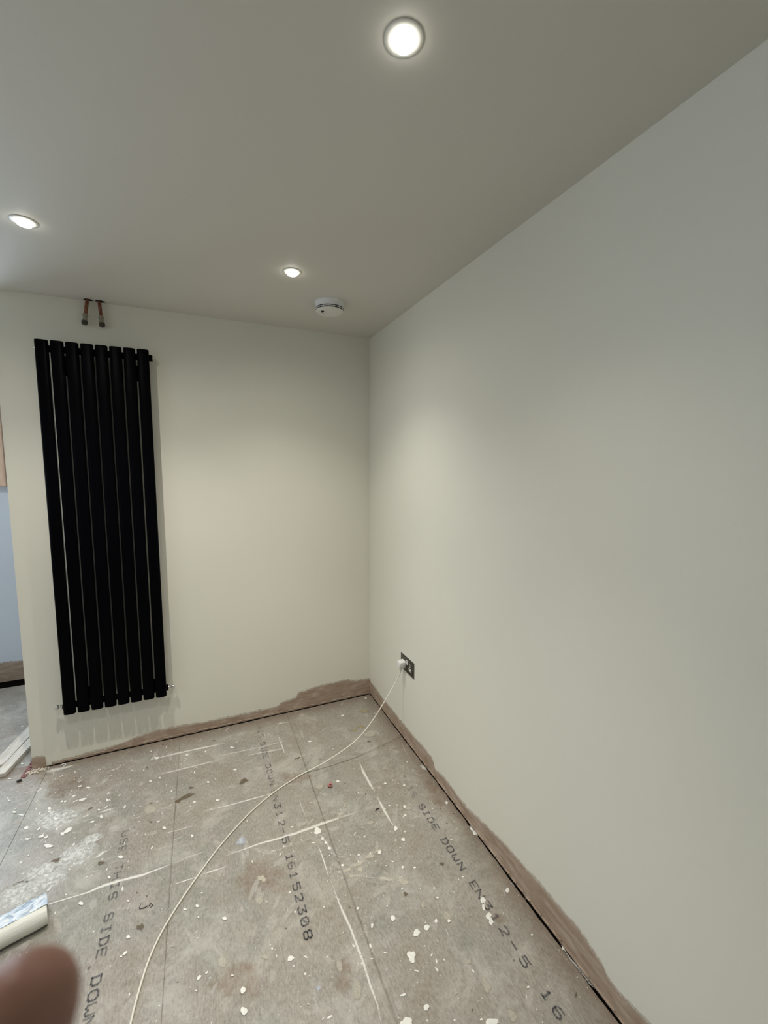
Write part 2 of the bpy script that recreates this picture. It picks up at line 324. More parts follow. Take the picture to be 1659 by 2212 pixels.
  [0.5,-.661,-.735,-.655,-.735,-.661,-.799,-.653,-.798,-.654,-.861,-.65,-.86],
  [0.9,-.657,-.868,-.651,-.868,-.656,-.896,-.648,-.895],
  [0.4,-.412,-.297,-.41,-.289,-.37,-.302,-.368,-.291,-.329,-.307,-.326,-.292,-.253,-.307,-.251,-.298],
  [0.35,-.634,-1.057,-.632,-1.053,-.593,-1.083,-.59,-1.076,-.56,-1.104,-.558,-1.099,-.528,-1.126,-.525,-1.121],
  [0.6,-.617,-1.059,-.615,-1.056,-.599,-1.081,-.595,-1.077,-.579,-1.103,-.577,-1.099,-.542,-1.122,-.54,-1.117],
  [0.5,-.434,-.755,-.43,-.757,-.451,-.799,-.443,-.803],
  [0.6,-.576,-1.285,-.574,-1.279,-.542,-1.299,-.54,-1.295],
  [0.35,-.716,-.635,-.716,-.631,-.683,-.64,-.682,-.631,-.649,-.646,-.649,-.631,-.591,-.642,-.591,-.637],
  [0.3,-1.757,-.761,-1.77,-.74,-1.741,-.754,-1.754,-.733,-1.727,-.744,-1.737,-.728,-1.71,-.739,-1.721,-.719,-1.692,-.738,-1.702,-.718,-1.676,-.734,-1.683,-.719,-1.656,-.734,-1.665,-.716,-1.639,-.731,-1.645,-.717,-1.62,-.729,-1.626,-.716,-1.601,-.728,-1.607,-.714],
  [0.8,-.678,-1.363,-.673,-1.365,-.679,-1.381,-.676,-1.382],
  [0.6,-.001,-1.689,.0,-1.689,-.005,-1.712,.0,-1.712,-.01,-1.742,-.002,-1.742,-.007,-1.769,.002,-1.768,-.007,-1.793,.003,-1.792,-.008,-1.81,.002,-1.81,-.002,-1.83,.0,-1.83],
  [0.8,-.015,-1.465,-.007,-1.464,-.014,-1.485,-.006,-1.483],
  [0.9,-.011,-1.2,-.004,-1.197,-.012,-1.225,.002,-1.22,-.008,-1.248,.002,-1.245],
  [0.5,-.04,-.576,-.031,-.574,-.046,-.625,-.039,-.623,-.048,-.677,-.044,-.676],
  [0.8,-.026,-.769,-.007,-.76,-.027,-.799,-.002,-.785,-.012,-.817,-.003,-.81],
  [0.3,-.042,-1.611,-.039,-1.611,-.038,-1.629,-.035,-1.628,-.035,-1.647,-.03,-1.646,-.031,-1.664,-.027,-1.663,-.028,-1.68,-.023,-1.68,-.026,-1.698,-.021,-1.698,-.025,-1.716,-.019,-1.716,-.023,-1.734,-.018,-1.733,-.021,-1.751,-.016,-1.75,-.017,-1.773,-.013,-1.772,-.013,-1.794,-.01,-1.793],
  [0.5,-.15,-1.47,-.143,-1.47,-.155,-1.489,-.148,-1.49,-.165,-1.502,-.161,-1.503,-.166,-1.521,-.16,-1.521,-.167,-1.54,-.156,-1.54,-.174,-1.558,-.168,-1.56,-.183,-1.576,-.181,-1.577],
  [0.6,-.241,-1.564,-.237,-1.564,-.243,-1.582,-.238,-1.582],
  [0.5,-.326,-1.491,-.323,-1.491,-.327,-1.515,-.322,-1.515,-.335,-1.548,-.328,-1.549],
  [0.6,-.627,-.957,-.618,-.954,-.616,-.994,-.608,-.991,-.608,-1.027,-.598,-1.024,-.601,-1.06,-.593,-1.057,-.592,-1.085,-.585,-1.082],
  [0.4,-.614,-1.15,-.61,-1.145,-.585,-1.179,-.581,-1.173,-.555,-1.202,-.55,-1.193,-.524,-1.221,-.52,-1.212,-.493,-1.239,-.49,-1.233,-.469,-1.253,-.466,-1.247,-.445,-1.267,-.442,-1.261,-.422,-1.281,-.418,-1.275,-.399,-1.294,-.394,-1.288,-.368,-1.324,-.365,-1.32],
  [0.8,-.199,-1.753,-.195,-1.754,-.208,-1.764,-.202,-1.765,-.207,-1.769,-.205,-1.769],
 ],
 'white': [
  [-.409,-1.484,-.413,-1.486,-.416,-1.487,-.419,-1.489,-.422,-1.489,-.425,-1.489,-.429,-1.488,-.433,-1.486,-.434,-1.482,-.432,-1.478,-.429,-1.476,-.428,-1.473,-.425,-1.47,-.422,-1.469,-.419,-1.468,-.415,-1.468,-.412,-1.47,-.411,-1.474,-.409,-1.477,-.408,-1.48],
  [-.372,-1.482,-.375,-1.483,-.377,-1.484,-.379,-1.486,-.382,-1.487,-.385,-1.486,-.388,-1.485,-.39,-1.482,-.391,-1.479,-.389,-1.477,-.388,-1.475,-.387,-1.472,-.385,-1.47,-.382,-1.469,-.379,-1.47,-.376,-1.47,-.373,-1.471,-.372,-1.474,-.37,-1.476,-.37,-1.479],
  [-.336,-1.474,-.338,-1.476,-.34,-1.478,-.341,-1.479,-.343,-1.479,-.344,-1.477,-.345,-1.477,-.346,-1.476,-.348,-1.475,-.347,-1.473,-.346,-1.47,-.344,-1.468,-.342,-1.467,-.34,-1.467,-.339,-1.466,-.337,-1.466,-.336,-1.466,-.335,-1.468,-.336,-1.47,-.335,-1.472],
  [-.459,-1.536,-.461,-1.541,-.463,-1.545,-.465,-1.55,-.468,-1.553,-.471,-1.553,-.475,-1.551,-.477,-1.548,-.479,-1.543,-.478,-1.538,-.478,-1.534,-.48,-1.528,-.479,-1.522,-.476,-1.519,-.472,-1.518,-.469,-1.517,-.466,-1.519,-.464,-1.523,-.462,-1.527,-.459,-1.531],
  [-.465,-1.58,-.466,-1.581,-.468,-1.58,-.47,-1.579,-.471,-1.578,-.473,-1.577,-.474,-1.576,-.476,-1.575,-.478,-1.573,-.479,-1.571,-.477,-1.571,-.476,-1.571,-.475,-1.571,-.473,-1.571,-.472,-1.573,-.47,-1.574,-.468,-1.575,-.467,-1.576,-.467,-1.577,-.466,-1.579],
  [-.529,-1.614,-.528,-1.616,-.53,-1.616,-.532,-1.617,-.534,-1.617,-.537,-1.617,-.539,-1.616,-.54,-1.615,-.543,-1.614,-.546,-1.613,-.546,-1.612,-.545,-1.611,-.543,-1.61,-.541,-1.61,-.539,-1.61,-.537,-1.611,-.534,-1.61,-.531,-1.611,-.53,-1.612,-.529,-1.613],
  [-.481,-1.67,-.483,-1.671,-.485,-1.672,-.487,-1.673,-.489,-1.674,-.492,-1.673,-.494,-1.672,-.496,-1.67,-.496,-1.668,-.495,-1.666,-.495,-1.663,-.494,-1.661,-.492,-1.66,-.489,-1.66,-.487,-1.66,-.484,-1.66,-.482,-1.661,-.48,-1.663,-.479,-1.665,-.478,-1.668],
  [-.543,-1.68,-.543,-1.683,-.546,-1.686,-.551,-1.686,-.556,-1.684,-.561,-1.683,-.566,-1.681,-.57,-1.678,-.572,-1.674,-.574,-1.67,-.573,-1.667,-.569,-1.665,-.564,-1.666,-.561,-1.664,-.556,-1.662,-.551,-1.663,-.546,-1.666,-.541,-1.669,-.539,-1.674,-.54,-1.677],
  [-.317,-1.777,-.321,-1.778,-.327,-1.778,-.331,-1.777,-.335,-1.777,-.341,-1.777,-.346,-1.774,-.349,-1.771,-.352,-1.768,-.352,-1.765,-.35,-1.762,-.348,-1.761,-.344,-1.759,-.34,-1.759,-.334,-1.76,-.33,-1.763,-.325,-1.765,-.32,-1.767,-.316,-1.77,-.316,-1.774],
  [-.038,-1.488,-.04,-1.489,-.042,-1.491,-.044,-1.492,-.047,-1.493,-.05,-1.492,-.051,-1.491,-.051,-1.489,-.052,-1.487,-.052,-1.484,-.05,-1.482,-.047,-1.48,-.045,-1.479,-.043,-1.478,-.04,-1.478,-.038,-1.478,-.035,-1.478,-.033,-1.48,-.034,-1.483,-.036,-1.485],
  [-.178,-1.748,-.179,-1.749,-.18,-1.75,-.182,-1.75,-.183,-1.749,-.184,-1.748,-.185,-1.748,-.186,-1.748,-.187,-1.747,-.187,-1.746,-.186,-1.745,-.185,-1.744,-.184,-1.744,-.182,-1.744,-.181,-1.744,-.179,-1.744,-.178,-1.744,-.178,-1.745,-.178,-1.746,-.177,-1.747],
  [-.354,-1.754,-.354,-1.755,-.356,-1.756,-.357,-1.755,-.358,-1.755,-.359,-1.755,-.36,-1.754,-.361,-1.754,-.362,-1.753,-.363,-1.752,-.362,-1.751,-.36,-1.75,-.359,-1.75,-.358,-1.75,-.357,-1.75,-.356,-1.75,-.355,-1.751,-.354,-1.751,-.354,-1.752,-.354,-1.753],
  [-.065,-1.64,-.065,-1.641,-.066,-1.642,-.067,-1.642,-.069,-1.642,-.07,-1.641,-.071,-1.64,-.072,-1.639,-.073,-1.638,-.073,-1.637,-.072,-1.637,-.071,-1.636,-.07,-1.636,-.069,-1.636,-.067,-1.636,-.066,-1.636,-.064,-1.637,-.064,-1.638,-.064,-1.639,-.064,-1.639],
  [-.814,-1.386,-.813,-1.389,-.815,-1.39,-.818,-1.391,-.82,-1.392,-.823,-1.393,-.827,-1.392,-.83,-1.391,-.834,-1.389,-.835,-1.387,-.834,-1.385,-.833,-1.383,-.833,-1.381,-.832,-1.379,-.83,-1.377,-.826,-1.377,-.822,-1.378,-.819,-1.38,-.817,-1.382,-.816,-1.384],
  [-.57,-1.327,-.571,-1.328,-.572,-1.329,-.574,-1.329,-.575,-1.329,-.576,-1.329,-.578,-1.329,-.58,-1.328,-.58,-1.326,-.58,-1.325,-.579,-1.323,-.579,-1.322,-.577,-1.321,-.576,-1.32,-.575,-1.32,-.573,-1.321,-.572,-1.322,-.571,-1.323,-.569,-1.324,-.569,-1.326],
  [-.798,-1.524,-.798,-1.524,-.799,-1.525,-.8,-1.525,-.8,-1.525,-.801,-1.524,-.802,-1.524,-.803,-1.524,-.803,-1.523,-.803,-1.522,-.803,-1.522,-.803,-1.521,-.802,-1.52,-.802,-1.52,-.801,-1.52,-.8,-1.521,-.799,-1.521,-.799,-1.522,-.798,-1.522,-.798,-1.523],
  [-.545,-1.4,-.546,-1.401,-.548,-1.403,-.549,-1.404,-.551,-1.406,-.552,-1.406,-.554,-1.405,-.555,-1.403,-.554,-1.401,-.553,-1.398,-.553,-1.397,-.552,-1.394,-.551,-1.392,-.55,-1.392,-.548,-1.391,-.546,-1.391,-.545,-1.392,-.545,-1.394,-.544,-1.396,-.544,-1.398],
  [-.745,-1.574,-.745,-1.575,-.745,-1.577,-.747,-1.578,-.748,-1.579,-.75,-1.579,-.752,-1.58,-.754,-1.579,-.755,-1.578,-.757,-1.578,-.759,-1.577,-.759,-1.576,-.759,-1.575,-.758,-1.574,-.756,-1.573,-.753,-1.573,-.751,-1.573,-.749,-1.573,-.747,-1.573,-.746,-1.573],
  [-.574,-1.455,-.574,-1.458,-.576,-1.459,-.578,-1.46,-.579,-1.46,-.58,-1.459,-.581,-1.458,-.583,-1.457,-.583,-1.456,-.583,-1.454,-.582,-1.452,-.581,-1.45,-.58,-1.448,-.579,-1.447,-.577,-1.446,-.575,-1.447,-.574,-1.448,-.574,-1.45,-.575,-1.452,-.574,-1.453],
  [-.466,-1.408,-.468,-1.411,-.47,-1.412,-.473,-1.413,-.475,-1.414,-.478,-1.414,-.48,-1.412,-.481,-1.41,-.482,-1.407,-.481,-1.404,-.48,-1.402,-.478,-1.4,-.478,-1.397,-.475,-1.395,-.472,-1.395,-.47,-1.396,-.468,-1.398,-.466,-1.4,-.466,-1.403,-.466,-1.405],
  [-.61,-.956,-.612,-.96,-.615,-.964,-.618,-.967,-.623,-.967,-.627,-.966,-.632,-.966,-.635,-.961,-.634,-.955,-.633,-.95,-.634,-.945,-.634,-.94,-.631,-.936,-.627,-.932,-.623,-.93,-.618,-.932,-.615,-.938,-.613,-.942,-.61,-.945,-.608,-.95],
  [-.446,-.709,-.446,-.711,-.448,-.713,-.451,-.713,-.454,-.713,-.456,-.711,-.458,-.71,-.461,-.708,-.463,-.706,-.463,-.704,-.462,-.702,-.461,-.701,-.46,-.699,-.458,-.698,-.455,-.698,-.452,-.699,-.45,-.701,-.449,-.703,-.448,-.705,-.447,-.707],
  [-.3,-1.077,-.302,-1.08,-.305,-1.082,-.307,-1.082,-.31,-1.084,-.313,-1.086,-.316,-1.084,-.317,-1.081,-.317,-1.078,-.316,-1.074,-.314,-1.071,-.312,-1.069,-.31,-1.066,-.308,-1.062,-.305,-1.061,-.302,-1.063,-.3,-1.064,-.299,-1.067,-.299,-1.07,-.3,-1.073],
  [-.354,-1.25,-.356,-1.251,-.357,-1.252,-.359,-1.253,-.36,-1.254,-.362,-1.253,-.364,-1.253,-.365,-1.252,-.365,-1.249,-.364,-1.248,-.364,-1.246,-.363,-1.244,-.362,-1.243,-.36,-1.243,-.359,-1.243,-.357,-1.243,-.355,-1.244,-.354,-1.245,-.354,-1.247,-.353,-1.249],
  [-.499,-.348,-.501,-.35,-.504,-.351,-.506,-.351,-.508,-.353,-.512,-.352,-.514,-.35,-.516,-.347,-.519,-.345,-.52,-.342,-.52,-.339,-.519,-.337,-.517,-.335,-.514,-.334,-.51,-.336,-.508,-.337,-.505,-.337,-.501,-.339,-.5,-.342,-.498,-.345],
  [-.248,-.178,-.25,-.181,-.253,-.182,-.255,-.182,-.258,-.183,-.26,-.184,-.263,-.182,-.264,-.179,-.265,-.176,-.266,-.173,-.266,-.17,-.264,-.167,-.262,-.165,-.26,-.163,-.257,-.163,-.255,-.166,-.253,-.167,-.25,-.168,-.248,-.171,-.248,-.174],
  [-.042,-.042,-.045,-.044,-.046,-.046,-.048,-.049,-.051,-.051,-.052,-.05,-.054,-.048,-.056,-.047,-.056,-.044,-.055,-.04,-.054,-.036,-.053,-.032,-.051,-.03,-.048,-.031,-.047,-.03,-.044,-.029,-.042,-.029,-.041,-.031,-.04,-.034,-.04,-.038],
  [-.296,-1.139,-.297,-1.142,-.298,-1.145,-.301,-1.146,-.304,-1.145,-.306,-1.144,-.308,-1.143,-.309,-1.14,-.309,-1.138,-.311,-1.136,-.311,-1.133,-.309,-1.13,-.306,-1.129,-.304,-1.128,-.301,-1.128,-.299,-1.129,-.297,-1.13,-.295,-1.131,-.294,-1.134,-.295,-1.137],
  [-.139,-1.479,-.139,-1.483,-.142,-1.486,-.146,-1.488,-.149,-1.489,-.152,-1.491,-.156,-1.491,-.158,-1.488,-.159,-1.484,-.159,-1.481,-.158,-1.477,-.156,-1.474,-.155,-1.471,-.153,-1.466,-.149,-1.464,-.145,-1.465,-.142,-1.467,-.14,-1.469,-.139,-1.472,-.139,-1.476],
  [-.156,-1.5,-.157,-1.504,-.16,-1.508,-.162,-1.512,-.164,-1.511,-.165,-1.51,-.167,-1.511,-.168,-1.51,-.169,-1.507,-.168,-1.503,-.167,-1.499,-.164,-1.494,-.162,-1.492,-.16,-1.491,-.158,-1.488,-.156,-1.486,-.154,-1.487,-.154,-1.489,-.153,-1.492,-.154,-1.496],
  [-.153,-1.534,-.155,-1.536,-.157,-1.538,-.159,-1.541,-.163,-1.544,-.167,-1.543,-.17,-1.542,-.173,-1.54,-.175,-1.537,-.176,-1.534,-.175,-1.531,-.174,-1.528,-.172,-1.526,-.168,-1.525,-.165,-1.524,-.161,-1.523,-.156,-1.522,-.153,-1.524,-.152,-1.527,-.151,-1.531],
  [-.157,-1.55,-.159,-1.554,-.162,-1.556,-.165,-1.557,-.168,-1.558,-.171,-1.56,-.174,-1.56,-.175,-1.558,-.177,-1.555,-.177,-1.551,-.174,-1.547,-.171,-1.544,-.169,-1.541,-.167,-1.537,-.164,-1.535,-.161,-1.536,-.159,-1.537,-.156,-1.538,-.156,-1.542,-.157,-1.546],
  [-.609,-.961,-.612,-.965,-.616,-.966,-.62,-.966,-.623,-.967,-.627,-.968,-.632,-.967,-.635,-.963,-.638,-.959,-.639,-.954,-.636,-.95,-.633,-.946,-.632,-.942,-.629,-.94,-.624,-.94,-.621,-.942,-.617,-.944,-.613,-.947,-.611,-.951,-.609,-.956],
  [-.608,-.999,-.609,-1.0,-.61,-1.002,-.611,-1.004,-.613,-1.004,-.615,-1.003,-.616,-1.002,-.618,-1.001,-.619,-.999,-.619,-.997,-.619,-.994,-.618,-.992,-.616,-.992,-.614,-.992,-.613,-.991,-.611,-.99,-.609,-.991,-.608,-.993,-.607,-.995,-.607,-.997],
  [-.6,-1.024,-.601,-1.027,-.602,-1.028,-.604,-1.028,-.606,-1.027,-.608,-1.027,-.61,-1.028,-.611,-1.026,-.611,-1.024,-.612,-1.022,-.612,-1.019,-.61,-1.018,-.609,-1.016,-.608,-1.015,-.606,-1.014,-.604,-1.016,-.603,-1.017,-.602,-1.018,-.6,-1.02,-.6,-1.022],
  [-.593,-1.056,-.593,-1.058,-.595,-1.059,-.597,-1.059,-.599,-1.059,-.601,-1.059,-.603,-1.059,-.605,-1.057,-.606,-1.054,-.607,-1.052,-.606,-1.05,-.604,-1.049,-.603,-1.048,-.602,-1.046,-.6,-1.045,-.597,-1.046,-.595,-1.048,-.593,-1.05,-.593,-1.052,-.592,-1.054],
  [-.453,-1.534,-.454,-1.536,-.456,-1.538,-.459,-1.539,-.461,-1.539,-.463,-1.538,-.465,-1.536,-.466,-1.534,-.467,-1.533,-.468,-1.53,-.466,-1.528,-.465,-1.526,-.463,-1.524,-.461,-1.523,-.458,-1.523,-.456,-1.524,-.454,-1.525,-.453,-1.527,-.453,-1.53,-.454,-1.531],
  [0.003,-1.71,.003,-1.712,.002,-1.714,.0,-1.715,-.001,-1.715,-.003,-1.715,-.004,-1.716,-.006,-1.716,-.007,-1.715,-.008,-1.713,-.008,-1.711,-.007,-1.709,-.006,-1.708,-.005,-1.707,-.004,-1.706,-.002,-1.704,-.0,-1.705,.001,-1.706,.002,-1.707,.003,-1.708],
  [0.002,-1.204,.001,-1.208,-.0,-1.211,-.002,-1.214,-.004,-1.218,-.006,-1.217,-.008,-1.216,-.01,-1.216,-.012,-1.214,-.013,-1.21,-.012,-1.206,-.01,-1.202,-.009,-1.199,-.007,-1.197,-.005,-1.195,-.003,-1.192,-.0,-1.19,.002,-1.192,.002,-1.197,.002,-1.2],
  [0.003,-1.228,.005,-1.231,.003,-1.235,.001,-1.237,-.002,-1.239,-.005,-1.24,-.007,-1.238,-.01,-1.238,-.013,-1.238,-.015,-1.236,-.016,-1.233,-.015,-1.229,-.013,-1.226,-.012,-1.223,-.009,-1.222,-.006,-1.22,-.003,-1.22,-.001,-1.22,.0,-1.223,.002,-1.226],
  [-.214,-.984,-.216,-.986,-.217,-.987,-.219,-.989,-.222,-.991,-.224,-.991,-.225,-.988,-.225,-.986,-.226,-.984,-.226,-.982,-.225,-.98,-.224,-.977,-.223,-.975,-.22,-.974,-.218,-.975,-.216,-.975,-.214,-.975,-.213,-.977,-.213,-.98,-.214,-.982],
  [-.238,-.817,-.238,-.819,-.24,-.82,-.242,-.82,-.244,-.819,-.246,-.819,-.248,-.818,-.25,-.817,-.251,-.815,-.252,-.813,-.251,-.811,-.249,-.81,-.247,-.809,-.246,-.808,-.244,-.807,-.241,-.808,-.24,-.809,-.238,-.811,-.237,-.813,-.237,-.815],
  [-.157,-.865,-.159,-.866,-.16,-.867,-.161,-.869,-.164,-.869,-.166,-.868,-.167,-.867,-.169,-.865,-.17,-.863,-.17,-.861,-.169,-.859,-.168,-.858,-.166,-.857,-.164,-.857,-.162,-.857,-.16,-.856,-.158,-.857,-.156,-.859,-.156,-.861,-.156,-.863],
  [-.395,-1.325,-.396,-1.326,-.397,-1.326,-.398,-1.327,-.399,-1.327,-.4,-1.327,-.401,-1.326,-.401,-1.325,-.402,-1.324,-.402,-1.323,-.402,-1.322,-.401,-1.321,-.4,-1.321,-.399,-1.32,-.398,-1.321,-.397,-1.321,-.396,-1.321,-.395,-1.321,-.394,-1.323,-.395,-1.324],
  [-1.105,-.569,-1.105,-.571,-1.106,-.572,-1.108,-.572,-1.109,-.573,-1.111,-.572,-1.113,-.57,-1.115,-.57,-1.117,-.568,-1.118,-.566,-1.117,-.564,-1.116,-.562,-1.116,-.561,-1.114,-.561,-1.113,-.561,-1.111,-.56,-1.109,-.561,-1.107,-.563,-1.107,-.565,-1.106,-.567],
  [-1.042,-.458,-1.043,-.46,-1.044,-.461,-1.045,-.462,-1.047,-.464,-1.049,-.463,-1.051,-.461,-1.053,-.459,-1.054,-.457,-1.054,-.455,-1.054,-.453,-1.055,-.451,-1.055,-.448,-1.053,-.447,-1.051,-.448,-1.049,-.449,-1.047,-.449,-1.045,-.452,-1.044,-.454,-1.043,-.456],
  [-1.002,-.601,-1.004,-.602,-1.006,-.603,-1.007,-.603,-1.009,-.603,-1.012,-.603,-1.014,-.602,-1.017,-.601,-1.019,-.598,-1.019,-.596,-1.019,-.594,-1.019,-.592,-1.018,-.591,-1.015,-.591,-1.013,-.591,-1.011,-.591,-1.009,-.593,-1.007,-.595,-1.004,-.597,-1.002,-.599],
  [-.912,-.227,-.911,-.23,-.913,-.232,-.916,-.232,-.919,-.231,-.922,-.231,-.925,-.229,-.927,-.226,-.93,-.224,-.932,-.221,-.931,-.219,-.93,-.217,-.929,-.215,-.928,-.212,-.924,-.212,-.921,-.214,-.918,-.216,-.916,-.219,-.915,-.221,-.914,-.224],
  [-.911,-.419,-.912,-.42,-.913,-.422,-.914,-.424,-.917,-.424,-.92,-.422,-.922,-.421,-.925,-.419,-.927,-.417,-.928,-.414,-.928,-.412,-.928,-.409,-.925,-.409,-.923,-.409,-.921,-.408,-.918,-.408,-.915,-.409,-.913,-.411,-.911,-.414,-.91,-.417],
  [-1.143,-.194,-1.143,-.197,-1.145,-.198,-1.147,-.199,-1.149,-.199,-1.151,-.199,-1.152,-.197,-1.155,-.196,-1.157,-.194,-1.159,-.191,-1.158,-.188,-1.156,-.186,-1.156,-.184,-1.155,-.183,-1.153,-.183,-1.151,-.183,-1.149,-.183,-1.146,-.185,-1.145,-.188,-1.144,-.191],
  [-1.289,-.153,-1.29,-.157,-1.291,-.161,-1.291,-.164,-1.293,-.166,-1.296,-.167,-1.298,-.167,-1.301,-.167,-1.303,-.164,-1.305,-.16,-1.307,-.157,-1.309,-.153,-1.309,-.148,-1.306,-.146,-1.304,-.145,-1.302,-.144,-1.299,-.144,-1.297,-.145,-1.294,-.146,-1.29,-.148],
  [-1.266,-.33,-1.267,-.332,-1.268,-.333,-1.269,-.334,-1.271,-.335,-1.272,-.334,-1.274,-.333,-1.277,-.332,-1.279,-.33,-1.279,-.327,-1.279,-.325,-1.278,-.323,-1.278,-.321,-1.277,-.321,-1.275,-.32,-1.274,-.319,-1.271,-.32,-1.27,-.323,-1.268,-.325,-1.267,-.328],
  [-1.054,-.204,-1.053,-.206,-1.053,-.21,-1.055,-.211,-1.056,-.211,-1.058,-.21,-1.059,-.21,-1.061,-.208,-1.061,-.205,-1.062,-.203,-1.063,-.2,-1.062,-.198,-1.061,-.197,-1.06,-.195,-1.059,-.193,-1.058,-.192,-1.056,-.194,-1.055,-.196,-1.054,-.199,-1.054,-.202],
  [-1.1,-.319,-1.1,-.32,-1.101,-.32,-1.102,-.32,-1.103,-.321,-1.104,-.321,-1.105,-.32,-1.106,-.319,-1.107,-.317,-1.109,-.316,-1.109,-.315,-1.109,-.314,-1.108,-.313,-1.107,-.313,-1.105,-.313,-1.104,-.314,-1.103,-.314,-1.101,-.315,-1.1,-.316,-1.1,-.318],
  [-1.474,-.916,-1.473,-.919,-1.473,-.921,-1.474,-.923,-1.477,-.922,-1.48,-.92,-1.482,-.919,-1.484,-.916,-1.486,-.914,-1.488,-.912,-1.49,-.909,-1.49,-.907,-1.488,-.906,-1.487,-.905,-1.485,-.904,-1.483,-.905,-1.48,-.907,-1.478,-.909,-1.476,-.911,-1.475,-.913],
  [-1.113,-.765,-1.114,-.768,-1.114,-.769,-1.115,-.771,-1.117,-.771,-1.119,-.77,-1.12,-.77,-1.122,-.768,-1.122,-.765,-1.123,-.763,-1.124,-.761,-1.125,-.758,-1.124,-.756,-1.122,-.755,-1.121,-.755,-1.119,-.756,-1.117,-.758,-1.116,-.759,-1.114,-.76,-1.113,-.763],
  [-1.224,-.674,-1.223,-.677,-1.222,-.68,-1.224,-.682,-1.227,-.681,-1.229,-.679,-1.232,-.678,-1.234,-.676,-1.235,-.673,-1.236,-.671,-1.238,-.668,-1.238,-.666,-1.236,-.664,-1.235,-.663,-1.233,-.662,-1.23,-.663,-1.228,-.665,-1.226,-.667,-1.225,-.67,-1.224,-.672],
  [-1.307,-.337,-1.307,-.339,-1.307,-.341,-1.309,-.341,-1.311,-.341,-1.313,-.34,-1.315,-.339,-1.316,-.338,-1.318,-.336,-1.32,-.333,-1.321,-.331,-1.32,-.329,-1.318,-.328,-1.317,-.327,-1.316,-.327,-1.314,-.327,-1.312,-.328,-1.31,-.33,-1.308,-.332,-1.308,-.334],
  [-1.37,-.762,-1.371,-.764,-1.371,-.766,-1.373,-.766,-1.376,-.766,-1.379,-.765,-1.383,-.764,-1.386,-.761,-1.388,-.758,-1.388,-.756,-1.389,-.754,-1.39,-.752,-1.389,-.75,-1.387,-.749,-1.385,-.748,-1.381,-.749,-1.378,-.753,-1.376,-.755,-1.373,-.757,-1.37,-.76],
  [-1.619,-.234,-1.62,-.236,-1.62,-.238,-1.62,-.241,-1.621,-.243,-1.624,-.243,-1.626,-.242,-1.628,-.242,-1.63,-.241,-1.632,-.239,-1.634,-.237,-1.636,-.235,-1.635,-.232,-1.633,-.23,-1.631,-.23,-1.629,-.229,-1.627,-.228,-1.625,-.229,-1.623,-.23,-1.621,-.231],
  [-1.577,-.27,-1.578,-.271,-1.578,-.272,-1.58,-.273,-1.583,-.271,-1.586,-.269,-1.59,-.267,-1.593,-.264,-1.596,-.26,-1.598,-.257,-1.598,-.255,-1.597,-.253,-1.595,-.254,-1.592,-.255,-1.591,-.254,-1.588,-.255,-1.584,-.258,-1.581,-.261,-1.579,-.265,-1.577,-.268],
  [-1.652,-.257,-1.652,-.259,-1.652,-.259,-1.653,-.259,-1.654,-.259,-1.655,-.259,-1.656,-.258,-1.658,-.257,-1.659,-.256,-1.661,-.255,-1.661,-.253,-1.66,-.253,-1.659,-.253,-1.659,-.252,-1.658,-.252,-1.657,-.252,-1.655,-.253,-1.654,-.254,-1.653,-.255,-1.653,-.256],
  [-1.63,-.297,-1.629,-.3,-1.63,-.302,-1.632,-.303,-1.633,-.304,-1.635,-.304,-1.637,-.306,-1.639,-.306,-1.641,-.304,-1.643,-.302,-1.644,-.3,-1.644,-.298,-1.644,-.296,-1.643,-.294,-1.642,-.292,-1.64,-.292,-1.638,-.293,-1.636,-.293,-1.634,-.293,-1.631,-.295],
  [-1.58,-.338,-1.578,-.342,-1.582,-.346,-1.585,-.348,-1.588,-.35,-1.591,-.351,-1.595,-.351,-1.599,-.351,-1.604,-.35,-1.607,-.347,-1.608,-.344,-1.608,-.341,-1.609,-.337,-1.608,-.333,-1.603,-.332,-1.599,-.332,-1.595,-.332,-1.591,-.332,-1.588,-.334,-1.584,-.336],
  [-1.66,-.322,-1.661,-.324,-1.661,-.326,-1.662,-.327,-1.662,-.329,-1.663,-.33,-1.665,-.33,-1.667,-.33,-1.668,-.329,-1.67,-.326,-1.67,-.324,-1.671,-.322,-1.672,-.32,-1.671,-.318,-1.67,-.317,-1.669,-.316,-1.667,-.316,-1.665,-.317,-1.664,-.318,-1.662,-.32],
  [-1.675,-.316,-1.674,-.318,-1.675,-.32,-1.675,-.322,-1.676,-.323,-1.677,-.323,-1.679,-.323,-1.68,-.323,-1.683,-.323,-1.684,-.321,-1.685,-.318,-1.685,-.316,-1.685,-.314,-1.684,-.313,-1.684,-.311,-1.683,-.31,-1.681,-.309,-1.679,-.31,-1.678,-.312,-1.676,-.314],
  [-1.714,-.347,-1.712,-.35,-1.712,-.353,-1.714,-.354,-1.716,-.353,-1.718,-.354,-1.721,-.353,-1.723,-.35,-1.725,-.347,-1.727,-.344,-1.728,-.341,-1.727,-.339,-1.727,-.337,-1.727,-.334,-1.726,-.331,-1.723,-.333,-1.721,-.335,-1.718,-.338,-1.716,-.341,-1.715,-.344],
  [-1.71,-.368,-1.709,-.371,-1.709,-.373,-1.71,-.374,-1.711,-.374,-1.713,-.374,-1.715,-.372,-1.717,-.37,-1.718,-.368,-1.72,-.366,-1.721,-.364,-1.72,-.363,-1.72,-.361,-1.719,-.36,-1.718,-.359,-1.716,-.36,-1.714,-.361,-1.712,-.362,-1.711,-.365,-1.711,-.367],
